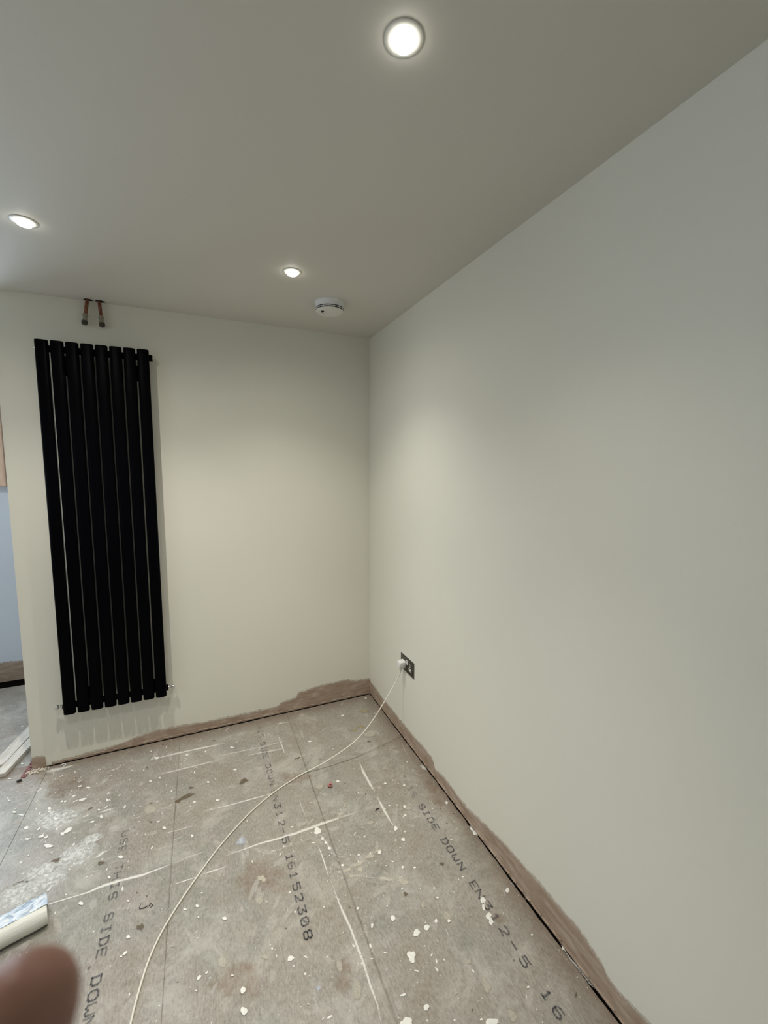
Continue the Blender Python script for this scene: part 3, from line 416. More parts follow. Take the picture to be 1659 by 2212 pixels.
  [-1.85,-.311,-1.85,-.313,-1.852,-.313,-1.854,-.313,-1.855,-.313,-1.858,-.314,-1.861,-.312,-1.864,-.309,-1.867,-.307,-1.869,-.304,-1.868,-.303,-1.868,-.302,-1.868,-.3,-1.868,-.298,-1.866,-.298,-1.862,-.299,-1.859,-.301,-1.856,-.303,-1.854,-.306,-1.852,-.308],
  [-1.816,-.342,-1.814,-.345,-1.815,-.347,-1.818,-.346,-1.821,-.345,-1.824,-.344,-1.826,-.342,-1.829,-.34,-1.832,-.339,-1.835,-.336,-1.837,-.333,-1.836,-.332,-1.834,-.331,-1.833,-.331,-1.83,-.331,-1.827,-.332,-1.824,-.334,-1.821,-.335,-1.819,-.338,-1.818,-.34],
  [-1.619,-.536,-1.619,-.539,-1.619,-.542,-1.62,-.543,-1.622,-.543,-1.624,-.543,-1.626,-.543,-1.629,-.541,-1.63,-.537,-1.632,-.533,-1.634,-.53,-1.636,-.525,-1.635,-.523,-1.633,-.522,-1.631,-.522,-1.629,-.523,-1.627,-.525,-1.625,-.526,-1.622,-.528,-1.619,-.532],
  [-1.599,-.507,-1.599,-.511,-1.597,-.515,-1.597,-.521,-1.598,-.527,-1.602,-.532,-1.607,-.533,-1.611,-.534,-1.614,-.536,-1.617,-.534,-1.62,-.532,-1.623,-.53,-1.625,-.525,-1.622,-.519,-1.619,-.514,-1.616,-.51,-1.613,-.505,-1.609,-.503,-1.606,-.504,-1.602,-.505],
  [-1.697,-.508,-1.696,-.51,-1.695,-.513,-1.696,-.516,-1.697,-.519,-1.699,-.521,-1.702,-.521,-1.704,-.52,-1.706,-.519,-1.709,-.518,-1.712,-.517,-1.713,-.514,-1.714,-.51,-1.713,-.507,-1.711,-.505,-1.708,-.505,-1.706,-.504,-1.704,-.502,-1.701,-.503,-1.699,-.505],
  [-1.74,-.511,-1.74,-.513,-1.744,-.512,-1.747,-.511,-1.748,-.512,-1.751,-.511,-1.756,-.509,-1.76,-.507,-1.763,-.504,-1.765,-.502,-1.764,-.5,-1.764,-.5,-1.764,-.498,-1.763,-.497,-1.759,-.498,-1.755,-.5,-1.751,-.502,-1.747,-.504,-1.743,-.507,-1.741,-.509],
  [-1.68,-.522,-1.679,-.524,-1.678,-.526,-1.678,-.528,-1.679,-.53,-1.681,-.532,-1.683,-.532,-1.686,-.532,-1.687,-.53,-1.689,-.53,-1.691,-.529,-1.692,-.527,-1.692,-.525,-1.691,-.523,-1.69,-.521,-1.688,-.52,-1.686,-.519,-1.684,-.518,-1.681,-.518,-1.68,-.52],
  [-1.77,-.438,-1.77,-.44,-1.771,-.443,-1.771,-.446,-1.772,-.447,-1.775,-.446,-1.778,-.443,-1.781,-.441,-1.785,-.438,-1.787,-.434,-1.788,-.43,-1.789,-.426,-1.788,-.424,-1.785,-.424,-1.784,-.424,-1.782,-.422,-1.78,-.422,-1.776,-.425,-1.773,-.43,-1.771,-.434],
  [-1.724,-.456,-1.723,-.458,-1.723,-.46,-1.723,-.463,-1.723,-.465,-1.724,-.466,-1.725,-.468,-1.727,-.468,-1.728,-.47,-1.73,-.469,-1.731,-.467,-1.732,-.464,-1.732,-.462,-1.732,-.46,-1.732,-.458,-1.731,-.456,-1.73,-.454,-1.729,-.453,-1.727,-.454,-1.726,-.455],
  [-1.72,-.598,-1.72,-.599,-1.72,-.6,-1.72,-.601,-1.72,-.602,-1.72,-.603,-1.721,-.604,-1.722,-.605,-1.723,-.604,-1.724,-.605,-1.725,-.604,-1.725,-.603,-1.725,-.602,-1.725,-.601,-1.725,-.599,-1.724,-.598,-1.723,-.597,-1.722,-.596,-1.721,-.596,-1.72,-.597],
  [-1.644,-.589,-1.646,-.591,-1.648,-.593,-1.651,-.593,-1.655,-.592,-1.66,-.59,-1.665,-.589,-1.67,-.586,-1.673,-.581,-1.675,-.578,-1.678,-.574,-1.68,-.57,-1.678,-.567,-1.674,-.568,-1.67,-.568,-1.665,-.57,-1.66,-.574,-1.657,-.577,-1.652,-.58,-1.646,-.585],
  [-1.941,.075,-1.94,.073,-1.941,.071,-1.942,.071,-1.944,.07,-1.945,.07,-1.947,.069,-1.949,.072,-1.951,.075,-1.952,.078,-1.954,.081,-1.954,.083,-1.954,.085,-1.953,.087,-1.952,.088,-1.95,.087,-1.948,.085,-1.946,.083,-1.943,.081,-1.941,.078],
  [-1.667,-.429,-1.667,-.432,-1.669,-.433,-1.671,-.433,-1.672,-.434,-1.674,-.434,-1.676,-.433,-1.679,-.43,-1.681,-.428,-1.683,-.425,-1.683,-.422,-1.684,-.419,-1.684,-.416,-1.683,-.414,-1.681,-.415,-1.678,-.417,-1.676,-.418,-1.674,-.42,-1.672,-.423,-1.669,-.425],
  [-1.517,-.508,-1.516,-.51,-1.517,-.512,-1.518,-.514,-1.52,-.515,-1.522,-.517,-1.525,-.516,-1.527,-.514,-1.529,-.513,-1.531,-.512,-1.532,-.511,-1.533,-.509,-1.534,-.507,-1.532,-.505,-1.529,-.504,-1.527,-.504,-1.524,-.504,-1.522,-.504,-1.52,-.505,-1.518,-.507],
  [-1.487,-.496,-1.487,-.5,-1.487,-.503,-1.487,-.506,-1.489,-.506,-1.491,-.504,-1.493,-.501,-1.494,-.501,-1.496,-.499,-1.498,-.495,-1.499,-.491,-1.5,-.486,-1.499,-.484,-1.497,-.483,-1.496,-.482,-1.495,-.481,-1.493,-.482,-1.491,-.486,-1.49,-.489,-1.488,-.492],
  [-1.481,-.394,-1.48,-.398,-1.48,-.4,-1.482,-.4,-1.483,-.401,-1.485,-.402,-1.487,-.401,-1.489,-.398,-1.49,-.395,-1.492,-.392,-1.492,-.389,-1.492,-.387,-1.493,-.383,-1.493,-.38,-1.491,-.38,-1.488,-.382,-1.486,-.384,-1.485,-.386,-1.483,-.388,-1.482,-.391],
  [-1.989,.051,-1.989,.049,-1.989,.047,-1.989,.046,-1.989,.044,-1.99,.044,-1.992,.044,-1.994,.046,-1.995,.049,-1.996,.052,-1.997,.054,-1.998,.057,-1.998,.059,-1.998,.061,-1.997,.062,-1.996,.062,-1.995,.061,-1.993,.059,-1.991,.057,-1.989,.054],
  [-1.906,-.213,-1.906,-.215,-1.906,-.217,-1.906,-.218,-1.907,-.219,-1.908,-.218,-1.91,-.217,-1.911,-.216,-1.913,-.214,-1.913,-.212,-1.914,-.21,-1.914,-.208,-1.915,-.205,-1.915,-.203,-1.914,-.203,-1.913,-.203,-1.911,-.205,-1.91,-.207,-1.909,-.209,-1.908,-.211],
  [-1.956,-.039,-1.956,-.04,-1.958,-.04,-1.959,-.04,-1.96,-.04,-1.962,-.04,-1.964,-.039,-1.966,-.037,-1.968,-.036,-1.969,-.034,-1.969,-.033,-1.97,-.032,-1.97,-.03,-1.968,-.03,-1.966,-.031,-1.964,-.032,-1.962,-.033,-1.96,-.034,-1.958,-.035,-1.957,-.037],
  [-1.092,-1.092,-1.092,-1.094,-1.093,-1.095,-1.095,-1.095,-1.097,-1.095,-1.098,-1.095,-1.101,-1.094,-1.102,-1.092,-1.103,-1.09,-1.104,-1.089,-1.104,-1.087,-1.103,-1.086,-1.103,-1.084,-1.103,-1.082,-1.101,-1.082,-1.098,-1.084,-1.097,-1.085,-1.095,-1.087,-1.094,-1.088,-1.093,-1.09],
  [-1.323,-.973,-1.322,-.974,-1.322,-.975,-1.324,-.975,-1.325,-.975,-1.326,-.975,-1.328,-.974,-1.329,-.973,-1.33,-.971,-1.331,-.97,-1.331,-.969,-1.331,-.968,-1.331,-.967,-1.33,-.966,-1.329,-.966,-1.327,-.967,-1.326,-.968,-1.325,-.969,-1.324,-.97,-1.323,-.971],
  [-1.303,-1.11,-1.303,-1.112,-1.304,-1.113,-1.305,-1.114,-1.307,-1.114,-1.308,-1.113,-1.31,-1.113,-1.312,-1.112,-1.314,-1.11,-1.315,-1.107,-1.315,-1.105,-1.315,-1.104,-1.314,-1.102,-1.312,-1.102,-1.311,-1.102,-1.31,-1.101,-1.308,-1.101,-1.306,-1.104,-1.305,-1.106,-1.304,-1.108],
  [-1.307,-1.154,-1.306,-1.156,-1.305,-1.158,-1.305,-1.16,-1.307,-1.162,-1.309,-1.162,-1.31,-1.163,-1.312,-1.164,-1.314,-1.164,-1.315,-1.163,-1.317,-1.163,-1.319,-1.161,-1.318,-1.159,-1.316,-1.157,-1.316,-1.156,-1.315,-1.154,-1.313,-1.153,-1.311,-1.153,-1.31,-1.153,-1.308,-1.153],
  [-1.318,-1.166,-1.318,-1.166,-1.318,-1.167,-1.318,-1.167,-1.319,-1.168,-1.321,-1.168,-1.322,-1.167,-1.323,-1.166,-1.324,-1.165,-1.325,-1.163,-1.325,-1.162,-1.325,-1.162,-1.324,-1.161,-1.324,-1.161,-1.323,-1.161,-1.321,-1.161,-1.32,-1.162,-1.319,-1.163,-1.318,-1.164,-1.318,-1.165],
  [-1.401,-.842,-1.402,-.843,-1.403,-.844,-1.403,-.846,-1.404,-.846,-1.406,-.846,-1.407,-.845,-1.409,-.844,-1.41,-.842,-1.411,-.839,-1.412,-.837,-1.412,-.835,-1.411,-.833,-1.41,-.834,-1.409,-.834,-1.408,-.834,-1.406,-.834,-1.405,-.835,-1.403,-.837,-1.402,-.839],
  [-1.091,-1.134,-1.091,-1.135,-1.092,-1.135,-1.092,-1.136,-1.093,-1.136,-1.094,-1.136,-1.095,-1.135,-1.096,-1.134,-1.096,-1.133,-1.096,-1.132,-1.097,-1.131,-1.097,-1.13,-1.097,-1.129,-1.096,-1.128,-1.095,-1.129,-1.094,-1.13,-1.093,-1.13,-1.092,-1.131,-1.092,-1.132,-1.091,-1.133],
  [-1.13,-1.088,-1.131,-1.089,-1.132,-1.089,-1.134,-1.089,-1.136,-1.089,-1.137,-1.088,-1.139,-1.087,-1.141,-1.086,-1.143,-1.085,-1.144,-1.083,-1.143,-1.082,-1.143,-1.081,-1.143,-1.08,-1.141,-1.08,-1.139,-1.081,-1.138,-1.081,-1.136,-1.082,-1.135,-1.084,-1.133,-1.085,-1.132,-1.086],
  [-1.004,-1.176,-1.005,-1.178,-1.006,-1.18,-1.007,-1.181,-1.009,-1.181,-1.012,-1.179,-1.014,-1.178,-1.016,-1.176,-1.017,-1.174,-1.018,-1.172,-1.02,-1.169,-1.02,-1.167,-1.018,-1.166,-1.015,-1.167,-1.013,-1.167,-1.011,-1.167,-1.009,-1.168,-1.007,-1.17,-1.005,-1.172,-1.004,-1.174],
  [-1.079,-1.047,-1.08,-1.048,-1.081,-1.048,-1.081,-1.049,-1.082,-1.05,-1.083,-1.049,-1.084,-1.048,-1.084,-1.047,-1.085,-1.047,-1.086,-1.045,-1.086,-1.044,-1.086,-1.043,-1.086,-1.042,-1.085,-1.042,-1.084,-1.042,-1.083,-1.043,-1.082,-1.043,-1.081,-1.043,-1.08,-1.044,-1.08,-1.046],
  [-1.09,-1.329,-1.092,-1.331,-1.094,-1.331,-1.096,-1.332,-1.098,-1.331,-1.099,-1.33,-1.098,-1.328,-1.098,-1.326,-1.099,-1.325,-1.098,-1.323,-1.096,-1.321,-1.094,-1.32,-1.092,-1.319,-1.09,-1.319,-1.089,-1.321,-1.088,-1.321,-1.086,-1.322,-1.086,-1.324,-1.087,-1.326,-1.089,-1.328],
  [-1.067,-1.318,-1.066,-1.319,-1.066,-1.32,-1.067,-1.321,-1.068,-1.322,-1.068,-1.323,-1.07,-1.324,-1.071,-1.324,-1.072,-1.324,-1.073,-1.324,-1.074,-1.323,-1.075,-1.323,-1.075,-1.321,-1.075,-1.32,-1.074,-1.319,-1.072,-1.319,-1.071,-1.318,-1.07,-1.318,-1.069,-1.317,-1.068,-1.317],
  [-.965,-1.415,-.966,-1.417,-.967,-1.419,-.969,-1.419,-.971,-1.42,-.973,-1.421,-.976,-1.42,-.978,-1.418,-.979,-1.414,-.979,-1.411,-.979,-1.409,-.979,-1.407,-.977,-1.405,-.976,-1.404,-.974,-1.402,-.971,-1.403,-.969,-1.406,-.967,-1.407,-.965,-1.41,-.964,-1.413],
  [-.965,-1.468,-.966,-1.471,-.967,-1.473,-.97,-1.473,-.972,-1.475,-.975,-1.475,-.979,-1.472,-.98,-1.469,-.981,-1.466,-.983,-1.463,-.983,-1.461,-.983,-1.458,-.982,-1.455,-.98,-1.453,-.977,-1.453,-.974,-1.456,-.971,-1.458,-.968,-1.46,-.966,-1.463,-.965,-1.466],
  [-1.098,-1.359,-1.098,-1.359,-1.099,-1.36,-1.099,-1.36,-1.1,-1.361,-1.101,-1.36,-1.101,-1.359,-1.102,-1.359,-1.103,-1.358,-1.103,-1.357,-1.103,-1.356,-1.103,-1.355,-1.103,-1.355,-1.102,-1.355,-1.101,-1.355,-1.101,-1.355,-1.1,-1.355,-1.099,-1.356,-1.099,-1.357,-1.098,-1.358],
  [-.995,-1.361,-.995,-1.362,-.995,-1.363,-.996,-1.363,-.998,-1.363,-.999,-1.362,-1.0,-1.362,-1.001,-1.361,-1.002,-1.36,-1.003,-1.359,-1.003,-1.358,-1.003,-1.357,-1.001,-1.357,-1.0,-1.357,-1.0,-1.357,-.998,-1.358,-.997,-1.358,-.996,-1.359,-.995,-1.36,-.995,-1.361],
  [-1.168,-1.199,-1.168,-1.199,-1.17,-1.199,-1.171,-1.199,-1.172,-1.198,-1.173,-1.198,-1.174,-1.198,-1.176,-1.197,-1.177,-1.196,-1.178,-1.195,-1.177,-1.195,-1.177,-1.195,-1.177,-1.194,-1.176,-1.194,-1.174,-1.195,-1.173,-1.195,-1.172,-1.196,-1.171,-1.197,-1.17,-1.197,-1.169,-1.198],
  [-.568,-1.149,-.569,-1.151,-.571,-1.152,-.572,-1.152,-.574,-1.152,-.575,-1.151,-.576,-1.151,-.578,-1.15,-.58,-1.148,-.58,-1.146,-.579,-1.144,-.578,-1.143,-.577,-1.142,-.575,-1.141,-.573,-1.141,-.572,-1.141,-.57,-1.142,-.569,-1.144,-.569,-1.145,-.568,-1.147],
  [-.312,-1.271,-.313,-1.272,-.314,-1.272,-.315,-1.273,-.317,-1.273,-.319,-1.272,-.32,-1.271,-.322,-1.27,-.323,-1.269,-.323,-1.267,-.321,-1.267,-.321,-1.266,-.32,-1.265,-.318,-1.265,-.317,-1.265,-.315,-1.265,-.313,-1.265,-.312,-1.267,-.312,-1.268,-.312,-1.269],
  [-.411,-1.155,-.413,-1.157,-.414,-1.159,-.416,-1.161,-.419,-1.162,-.421,-1.161,-.423,-1.159,-.424,-1.157,-.426,-1.155,-.425,-1.152,-.424,-1.15,-.423,-1.147,-.421,-1.146,-.419,-1.146,-.417,-1.145,-.414,-1.144,-.411,-1.145,-.41,-1.147,-.41,-1.15,-.41,-1.153],
  [-.023,-1.044,-.025,-1.045,-.027,-1.046,-.029,-1.048,-.032,-1.049,-.034,-1.049,-.035,-1.047,-.036,-1.045,-.036,-1.043,-.035,-1.041,-.034,-1.038,-.034,-1.036,-.032,-1.033,-.029,-1.033,-.027,-1.034,-.025,-1.034,-.023,-1.035,-.023,-1.037,-.022,-1.039,-.022,-1.041],
  [-.16,-1.378,-.161,-1.379,-.162,-1.38,-.164,-1.379,-.166,-1.378,-.167,-1.378,-.169,-1.378,-.17,-1.377,-.17,-1.376,-.171,-1.374,-.17,-1.373,-.169,-1.373,-.168,-1.372,-.167,-1.372,-.165,-1.371,-.163,-1.373,-.162,-1.374,-.161,-1.375,-.16,-1.375,-.16,-1.377],
  [-.234,-1.03,-.235,-1.031,-.237,-1.032,-.239,-1.032,-.24,-1.032,-.243,-1.033,-.245,-1.032,-.245,-1.03,-.246,-1.028,-.246,-1.027,-.245,-1.025,-.244,-1.024,-.243,-1.023,-.242,-1.022,-.24,-1.023,-.238,-1.023,-.236,-1.024,-.234,-1.025,-.233,-1.027,-.233,-1.029],
  [-.294,-1.492,-.297,-1.494,-.298,-1.495,-.3,-1.495,-.301,-1.495,-.303,-1.495,-.304,-1.495,-.305,-1.494,-.306,-1.492,-.305,-1.49,-.304,-1.488,-.303,-1.486,-.302,-1.485,-.3,-1.485,-.298,-1.485,-.297,-1.485,-.296,-1.487,-.295,-1.488,-.294,-1.489,-.293,-1.49],
  [-.291,-1.407,-.291,-1.408,-.292,-1.409,-.294,-1.409,-.296,-1.408,-.297,-1.408,-.299,-1.408,-.3,-1.407,-.3,-1.405,-.3,-1.404,-.3,-1.404,-.299,-1.403,-.298,-1.402,-.297,-1.401,-.295,-1.401,-.294,-1.402,-.293,-1.403,-.292,-1.404,-.291,-1.405,-.291,-1.406],
  [-.871,-1.335,-.872,-1.336,-.872,-1.337,-.873,-1.338,-.874,-1.338,-.875,-1.337,-.876,-1.337,-.876,-1.336,-.877,-1.335,-.878,-1.334,-.877,-1.332,-.877,-1.331,-.876,-1.331,-.875,-1.33,-.875,-1.33,-.874,-1.33,-.873,-1.33,-.872,-1.331,-.872,-1.332,-.872,-1.334],
 ],
 'beige': [
  [-1.268,-.53,-1.265,-.541,-1.265,-.552,-1.271,-.559,-1.28,-.561,-1.288,-.559,-1.295,-.561,-1.303,-.561,-1.311,-.555,-1.317,-.547,-1.322,-.537,-1.325,-.527,-1.322,-.518,-1.318,-.511,-1.314,-.502,-1.306,-.498,-1.296,-.504,-1.289,-.512,-1.282,-.516,-1.274,-.521],
  [-1.012,-1.32,-1.014,-1.325,-1.017,-1.33,-1.023,-1.329,-1.028,-1.325,-1.031,-1.321,-1.035,-1.318,-1.039,-1.314,-1.04,-1.308,-1.04,-1.303,-1.039,-1.298,-1.037,-1.294,-1.032,-1.293,-1.028,-1.291,-1.023,-1.29,-1.018,-1.293,-1.015,-1.299,-1.015,-1.305,-1.012,-1.31,-1.011,-1.315],
  [-.348,-1.408,-.35,-1.412,-.352,-1.415,-.355,-1.417,-.357,-1.42,-.361,-1.422,-.363,-1.419,-.364,-1.416,-.365,-1.413,-.365,-1.409,-.364,-1.404,-.362,-1.4,-.359,-1.397,-.357,-1.394,-.354,-1.395,-.351,-1.394,-.348,-1.393,-.345,-1.394,-.345,-1.399,-.346,-1.404],
  [-.282,-1.692,-.283,-1.702,-.287,-1.708,-.292,-1.709,-.295,-1.709,-.299,-1.712,-.302,-1.713,-.305,-1.709,-.308,-1.705,-.309,-1.698,-.308,-1.69,-.305,-1.683,-.302,-1.676,-.299,-1.669,-.295,-1.666,-.291,-1.668,-.289,-1.672,-.286,-1.674,-.284,-1.678,-.283,-1.685],
  [-.301,-1.622,-.303,-1.624,-.305,-1.626,-.307,-1.627,-.31,-1.626,-.311,-1.625,-.313,-1.624,-.315,-1.623,-.316,-1.621,-.316,-1.619,-.315,-1.616,-.313,-1.614,-.31,-1.614,-.308,-1.614,-.306,-1.614,-.303,-1.613,-.301,-1.614,-.3,-1.616,-.299,-1.618,-.299,-1.62],
  [-.283,-1.479,-.285,-1.485,-.29,-1.488,-.296,-1.489,-.3,-1.486,-.305,-1.487,-.31,-1.486,-.312,-1.481,-.312,-1.477,-.312,-1.472,-.31,-1.467,-.307,-1.463,-.302,-1.46,-.297,-1.456,-.291,-1.455,-.287,-1.458,-.286,-1.463,-.284,-1.466,-.281,-1.47,-.281,-1.474],
  [-.679,-1.468,-.681,-1.474,-.682,-1.479,-.684,-1.483,-.686,-1.484,-.689,-1.486,-.691,-1.487,-.694,-1.484,-.695,-1.478,-.696,-1.471,-.697,-1.465,-.697,-1.458,-.695,-1.452,-.693,-1.449,-.69,-1.448,-.688,-1.447,-.686,-1.45,-.683,-1.451,-.68,-1.454,-.678,-1.46],
  [-.647,-1.556,-.651,-1.562,-.654,-1.568,-.659,-1.573,-.663,-1.573,-.666,-1.57,-.669,-1.569,-.673,-1.568,-.675,-1.562,-.673,-1.553,-.671,-1.545,-.667,-1.539,-.662,-1.535,-.658,-1.534,-.654,-1.528,-.649,-1.525,-.645,-1.527,-.644,-1.533,-.644,-1.541,-.645,-1.548],
  [-.128,-.418,-.133,-.425,-.136,-.434,-.143,-.444,-.159,-.447,-.175,-.444,-.189,-.44,-.2,-.433,-.207,-.425,-.21,-.416,-.212,-.407,-.211,-.397,-.197,-.392,-.184,-.39,-.173,-.385,-.157,-.38,-.14,-.382,-.129,-.391,-.121,-.4,-.12,-.41],
  [-.383,-1.672,-.384,-1.674,-.387,-1.676,-.39,-1.676,-.392,-1.676,-.395,-1.677,-.397,-1.675,-.397,-1.673,-.397,-1.671,-.397,-1.668,-.396,-1.666,-.394,-1.664,-.392,-1.661,-.389,-1.659,-.386,-1.659,-.385,-1.662,-.384,-1.664,-.383,-1.665,-.382,-1.666,-.382,-1.669],
  [-.494,-.926,-.495,-.929,-.5,-.93,-.505,-.929,-.509,-.928,-.513,-.928,-.519,-.927,-.523,-.923,-.524,-.919,-.526,-.915,-.527,-.912,-.523,-.91,-.521,-.908,-.517,-.907,-.512,-.907,-.508,-.91,-.504,-.913,-.499,-.915,-.494,-.918,-.493,-.923],
  [-.38,-1.004,-.383,-1.007,-.385,-1.009,-.387,-1.012,-.393,-1.014,-.4,-1.013,-.406,-1.011,-.412,-1.009,-.416,-1.007,-.417,-1.004,-.418,-1.001,-.417,-.998,-.415,-.995,-.408,-.995,-.403,-.994,-.397,-.993,-.389,-.992,-.384,-.995,-.38,-.998,-.379,-1.002],
  [-.879,-1.161,-.882,-1.165,-.884,-1.169,-.887,-1.173,-.891,-1.175,-.895,-1.172,-.898,-1.168,-.901,-1.166,-.903,-1.161,-.905,-1.156,-.906,-1.15,-.906,-1.143,-.902,-1.139,-.898,-1.139,-.894,-1.142,-.891,-1.141,-.887,-1.141,-.883,-1.145,-.881,-1.149,-.879,-1.155],
  [-.259,-1.782,-.258,-1.787,-.261,-1.791,-.265,-1.792,-.269,-1.794,-.273,-1.796,-.277,-1.795,-.28,-1.792,-.282,-1.788,-.283,-1.784,-.283,-1.78,-.281,-1.777,-.28,-1.773,-.278,-1.768,-.274,-1.765,-.269,-1.766,-.266,-1.768,-.263,-1.771,-.261,-1.775,-.26,-1.779],
  [0.024,-1.516,.023,-1.518,.021,-1.519,.018,-1.52,.015,-1.52,.013,-1.52,.012,-1.518,.012,-1.516,.012,-1.515,.011,-1.513,.012,-1.511,.014,-1.509,.016,-1.508,.019,-1.507,.021,-1.508,.023,-1.509,.025,-1.51,.026,-1.511,.026,-1.513,.025,-1.515],
  [-.887,-1.354,-.888,-1.356,-.89,-1.357,-.892,-1.358,-.896,-1.358,-.899,-1.356,-.902,-1.353,-.904,-1.351,-.907,-1.349,-.91,-1.346,-.91,-1.344,-.91,-1.342,-.908,-1.34,-.905,-1.34,-.901,-1.342,-.898,-1.343,-.894,-1.344,-.891,-1.346,-.889,-1.349,-.888,-1.351],
  [-.528,-.714,-.534,-.716,-.538,-.717,-.541,-.721,-.546,-.723,-.553,-.721,-.56,-.717,-.566,-.713,-.568,-.707,-.569,-.701,-.569,-.697,-.569,-.691,-.564,-.688,-.557,-.689,-.551,-.691,-.545,-.69,-.538,-.693,-.532,-.698,-.528,-.704,-.525,-.71],
  [-.463,-.868,-.465,-.873,-.468,-.875,-.47,-.876,-.473,-.878,-.476,-.881,-.479,-.88,-.48,-.876,-.48,-.871,-.48,-.866,-.478,-.861,-.476,-.858,-.474,-.853,-.471,-.849,-.468,-.848,-.466,-.85,-.464,-.852,-.461,-.853,-.46,-.858,-.461,-.863],
  [-.137,-1.097,-.141,-1.101,-.145,-1.102,-.148,-1.102,-.152,-1.105,-.156,-1.106,-.158,-1.104,-.159,-1.101,-.16,-1.097,-.16,-1.093,-.157,-1.088,-.154,-1.085,-.151,-1.081,-.147,-1.079,-.144,-1.08,-.141,-1.081,-.138,-1.081,-.135,-1.083,-.135,-1.088,-.135,-1.092],
  [-.191,-1.0,-.192,-1.004,-.196,-1.007,-.201,-1.009,-.209,-1.009,-.217,-1.005,-.221,-1.0,-.225,-.996,-.231,-.991,-.234,-.987,-.232,-.983,-.228,-.98,-.225,-.977,-.218,-.976,-.211,-.978,-.204,-.979,-.196,-.982,-.19,-.987,-.191,-.992,-.192,-.996],
 ],
 'yel': [
  [-.08,-.214,-.084,-.221,-.096,-.218,-.105,-.217,-.115,-.214,-.125,-.207,-.134,-.197,-.144,-.187,-.159,-.173,-.161,-.159,-.147,-.158,-.135,-.16,-.13,-.157,-.123,-.154,-.114,-.156,-.101,-.159,-.085,-.167,-.078,-.183,-.083,-.194,-.086,-.201],
  [-.167,-.348,-.172,-.35,-.175,-.354,-.18,-.358,-.19,-.355,-.198,-.344,-.204,-.337,-.215,-.329,-.221,-.319,-.22,-.312,-.215,-.309,-.211,-.305,-.205,-.306,-.197,-.309,-.191,-.308,-.18,-.308,-.168,-.317,-.165,-.329,-.166,-.337,-.165,-.343],
  [-.222,-.355,-.223,-.36,-.227,-.363,-.232,-.366,-.238,-.365,-.245,-.365,-.252,-.363,-.254,-.356,-.257,-.35,-.264,-.344,-.265,-.337,-.258,-.333,-.249,-.334,-.244,-.333,-.239,-.331,-.234,-.334,-.226,-.334,-.217,-.337,-.211,-.344,-.216,-.351],
 ],
 'blue': [
  [-.904,-.885,-.907,-.893,-.914,-.896,-.92,-.896,-.925,-.899,-.932,-.897,-.938,-.894,-.948,-.891,-.957,-.884,-.958,-.872,-.951,-.865,-.946,-.861,-.944,-.855,-.94,-.852,-.935,-.848,-.927,-.845,-.917,-.845,-.912,-.857,-.911,-.868,-.909,-.876],
  [-.755,-1.5,-.758,-1.502,-.759,-1.503,-.761,-1.505,-.763,-1.504,-.766,-1.506,-.769,-1.505,-.77,-1.502,-.77,-1.499,-.771,-1.496,-.773,-1.492,-.771,-1.489,-.768,-1.489,-.765,-1.489,-.763,-1.489,-.761,-1.49,-.759,-1.49,-.756,-1.491,-.753,-1.493,-.753,-1.497],
 ],
 'splat': [
  [-.736,-.846,-.741,-.852,-.747,-.856,-.751,-.863,-.757,-.865,-.764,-.864,-.771,-.86,-.779,-.861,-.789,-.86,-.799,-.853,-.8,-.84,-.794,-.83,-.79,-.822,-.787,-.816,-.784,-.811,-.778,-.808,-.774,-.804,-.768,-.794,-.758,-.789,-.749,-.795,-.746,-.809,-.745,-.82,-.741,-.827,-.735,-.836],
  [-.727,-.817,-.728,-.821,-.732,-.825,-.735,-.828,-.739,-.831,-.745,-.831,-.75,-.824,-.753,-.818,-.756,-.816,-.76,-.814,-.767,-.81,-.77,-.804,-.769,-.798,-.768,-.793,-.765,-.789,-.759,-.788,-.753,-.79,-.749,-.794,-.745,-.794,-.739,-.791,-.734,-.795,-.731,-.801,-.731,-.806,-.728,-.811],
  [-.591,-.41,-.591,-.417,-.596,-.422,-.606,-.423,-.616,-.419,-.622,-.418,-.626,-.422,-.635,-.424,-.643,-.423,-.65,-.418,-.653,-.413,-.659,-.407,-.656,-.402,-.653,-.397,-.646,-.395,-.642,-.391,-.639,-.385,-.631,-.384,-.623,-.388,-.618,-.392,-.612,-.394,-.603,-.395,-.595,-.399,-.592,-.404],
  [-.138,-1.492,-.141,-1.496,-.146,-1.499,-.151,-1.502,-.156,-1.504,-.161,-1.504,-.165,-1.502,-.167,-1.499,-.171,-1.497,-.174,-1.494,-.172,-1.489,-.165,-1.484,-.161,-1.482,-.161,-1.478,-.158,-1.473,-.154,-1.468,-.148,-1.466,-.142,-1.464,-.137,-1.465,-.134,-1.468,-.136,-1.475,-.14,-1.48,-.14,-1.483,-.137,-1.487],
  [-.47,-1.148,-.479,-1.151,-.479,-1.154,-.477,-1.16,-.479,-1.167,-.488,-1.169,-.497,-1.169,-.506,-1.167,-.513,-1.165,-.519,-1.161,-.52,-1.155,-.519,-1.151,-.523,-1.147,-.526,-1.142,-.525,-1.137,-.515,-1.135,-.508,-1.134,-.503,-1.131,-.495,-1.127,-.486,-1.127,-.479,-1.13,-.472,-1.133,-.466,-1.138,-.466,-1.143],
  [-.418,-1.141,-.418,-1.145,-.428,-1.149,-.439,-1.15,-.444,-1.151,-.449,-1.153,-.454,-1.155,-.46,-1.154,-.466,-1.154,-.474,-1.154,-.48,-1.152,-.482,-1.149,-.478,-1.145,-.478,-1.142,-.479,-1.138,-.478,-1.134,-.469,-1.133,-.461,-1.132,-.455,-1.134,-.449,-1.134,-.443,-1.133,-.439,-1.135,-.434,-1.136,-.425,-1.138],
